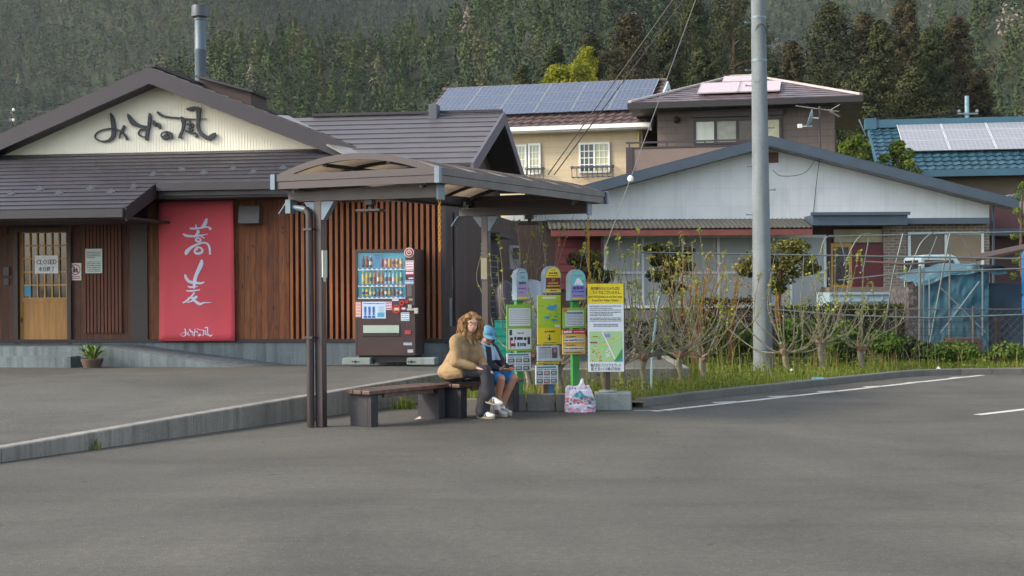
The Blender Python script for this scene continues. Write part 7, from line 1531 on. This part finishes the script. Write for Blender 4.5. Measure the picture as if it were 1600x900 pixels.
def jm(c, n): return 1 if (c.z > .66 and c.x > .085 and .05 < abs(c.y) < .115) or (.66 < c.z < .82 and abs(c.y) > .05 and c.x > .11 and abs(c.y) < .13) else 0
B.build('jacket', [NAVYJ, LBL], BY, .0065, 5, jm, .004)
mb = MB(); mb.tube(spline([(-.02,-.06,.875),(.06,-.075,.885),(.125,-.035,.845),(.14,0,.83),(.125,.035,.845),(.06,.075,.885),(-.02,.06,.875)],4), .014, 6); mb.build('collar', LBL, BY, smooth=2)
SHB_ = M('#1f74b8', .7, .12, 9, .3, 40); B = Blob(); B.ell((-.02,0,.505),(.135,.15,.085))
for k, kn, an in blg: B.chain([((0,k*.075,.5),.095),(Vector((0,k*.075,.5)).lerp(Vector(kn),.55),.085),(Vector((0,k*.075,.495)).lerp(Vector(kn),.85),.08)])
B.build('shorts', SHB_, BY, .010, 4, disp=.004)
for k, kn, an in blg:
    B = Blob(); B.chain([((an[0]+.002,an[1],an[2]+.05),.041),((an[0]+.01,an[1],an[2]-.02),.04)]); B.build('sock', M('#c3ccd4', .8), BY, .009, 2)
    shoe(BY, (an[0]-.05,an[1],.004), (an[0]+.175,an[1]-.02,.004), (0,0,1), M('#b9b5ab', .6, .2, 12, .1, col2='#7d7670', f2=(.55,.7), sc2=9), M('#a39a8c', .6), M('#6d4a44', .6), .92)
CAP = M('#5690b3', .75, .1, 8, .2, 60); B = Blob(); B.mb.T = BT_ @ Matrix.Scale(.93,4); B.ell((-.012,0,.045),(.103,.086,.082)); o = B.build('cap', CAP, BY, .008, 3)
me = o.data; bm = bmesh.new(); bm.from_mesh(me); Ti = (BT_ @ Matrix.Scale(.93,4)).inverted(); bmesh.ops.delete(bm, geom=[v for v in bm.verts if (Ti @ v.co).z < .022], context='VERTS'); bm.to_mesh(me); bm.free()
mb = MB(); mb.T = BT_ @ Matrix.Scale(.93,4); n = 14; top = []; 
for u in (0,1):
    for i in range(n+1): a = R(-78+156*i/n); r1 = .088+.0*u; L = .0+.088*u*math.cos(a*.75); top.append(((.085+L)*math.cos(a)+.0, .084*math.sin(a)*(1-.06*u), .03-.012*u-.03*u*abs(math.sin(a))**2))
vs = top+[(x,y,z-.006) for x,y,z in top]; m_ = 2*(n+1)
mb.add(vs, [(i,i+1,n+2+i,n+1+i) for i in range(n)]+[(m_+i,m_+n+1+i,m_+n+2+i,m_+i+1) for i in range(n)]+[(n+1+i,n+2+i,m_+n+2+i,m_+n+1+i) for i in range(n)]); mb.build('cap_peak', CAP, o, smooth=2)
B = Blob(); B.mb.T = BT_ @ Matrix.Scale(.93,4); B.ell((-.035,0,.0),(.07,.079,.065)); 
for k in (-1,1): B.ell((.02,k*.066,.01),(.03,.014,.03))
B.build('hair', flat('#2a1c14'), BY, .009, 2, disp=.006)
# phone in the boy's hands
hp = Matrix.Translation(Vector((bp_.x,bp_.y,0))) @ Matrix.Rotation(-R(40),4,'Z') @ Matrix.Translation((.475,-.015,.60)) @ Matrix.Rotation(R(-28),4,'Y')
mb = MB(); mb.box(-.07,.07,-.036,.036,0,.009); ph = mb.build('mobile_phone', flat('#23262c', .3), bevel=.003); tag(ph, 'dark mobile phone held by the person in the light blue cap', 'phone'); ph.matrix_world = hp
mb = MB(); mb.box(-.064,.064,-.032,.032,.0095,.0105); mb.build('screen', GLASS, ph)
# ================================================================ light
w = bpy.data.worlds.new('World'); SC.world = w; w.use_nodes = True; nt = w.node_tree; bg = nt.nodes['Background']
sky = nt.nodes.new('ShaderNodeTexSky'); sky.sky_type = 'NISHITA'; sky.sun_disc = False
SUN_EL, SUN_AZ = 34, -106           # azimuth measured from the view direction, negative is left
sky.sun_elevation = R(SUN_EL); sky.sun_rotation = R(SUN_AZ); sky.air_density = 1.0; sky.dust_density = 2.0; sky.ozone_density = 1.0
hs = nt.nodes.new('ShaderNodeHueSaturation'); hs.inputs['Saturation'].default_value = .55; nt.links.new(sky.outputs[0], hs.inputs['Color']); nt.links.new(hs.outputs[0], bg.inputs[0]); bg.inputs[1].default_value = .15
sd_ = bpy.data.lights.new('sun', 'SUN'); sd_.energy = 1.5; sd_.angle = R(10); sd_.color = (1, .85, .66)
so_ = bpy.data.objects.new('sun', sd_); COL.objects.link(so_)
dv = Vector((math.sin(R(SUN_AZ))*math.cos(R(SUN_EL)), math.cos(R(SUN_AZ))*math.cos(R(SUN_EL)), math.sin(R(SUN_EL))))
so_.rotation_euler = dv.to_track_quat('Z', 'Y').to_euler()
hm_, nt2, b2, new2, lk2 = nodes('haze_air'); nt2.nodes.remove(b2); pv = new2('ShaderNodeVolumePrincipled'); pv.inputs['Color'].default_value = (.86,.91,1,1); pv.inputs['Density'].default_value = .000075; pv.inputs['Anisotropy'].default_value = .1
lk2(pv.outputs[0], nt2.nodes['Material Output'].inputs['Volume'])
mb = MB(); mb.box(-800,800,-60,1060,-3.0,330); hz_ = mb.build('haze', hm_); tag(hz_, 'thin pale air between the houses and the mountain', 'haze', None, 'stuff')
SC.view_settings.view_transform = 'Standard'; SC.view_settings.look = 'None'; SC.view_settings.gamma = 1; SC.view_settings.exposure = 1.42
SC.render.engine = 'CYCLES'; SC.cycles.use_denoising = True; SC.cycles.max_bounces = 6; SC.cycles.transparent_max_bounces = 8
SC.cycles.caustics_reflective = False; SC.cycles.caustics_refractive = False; SC.cycles.use_adaptive_sampling = True; SC.cycles.adaptive_threshold = .01
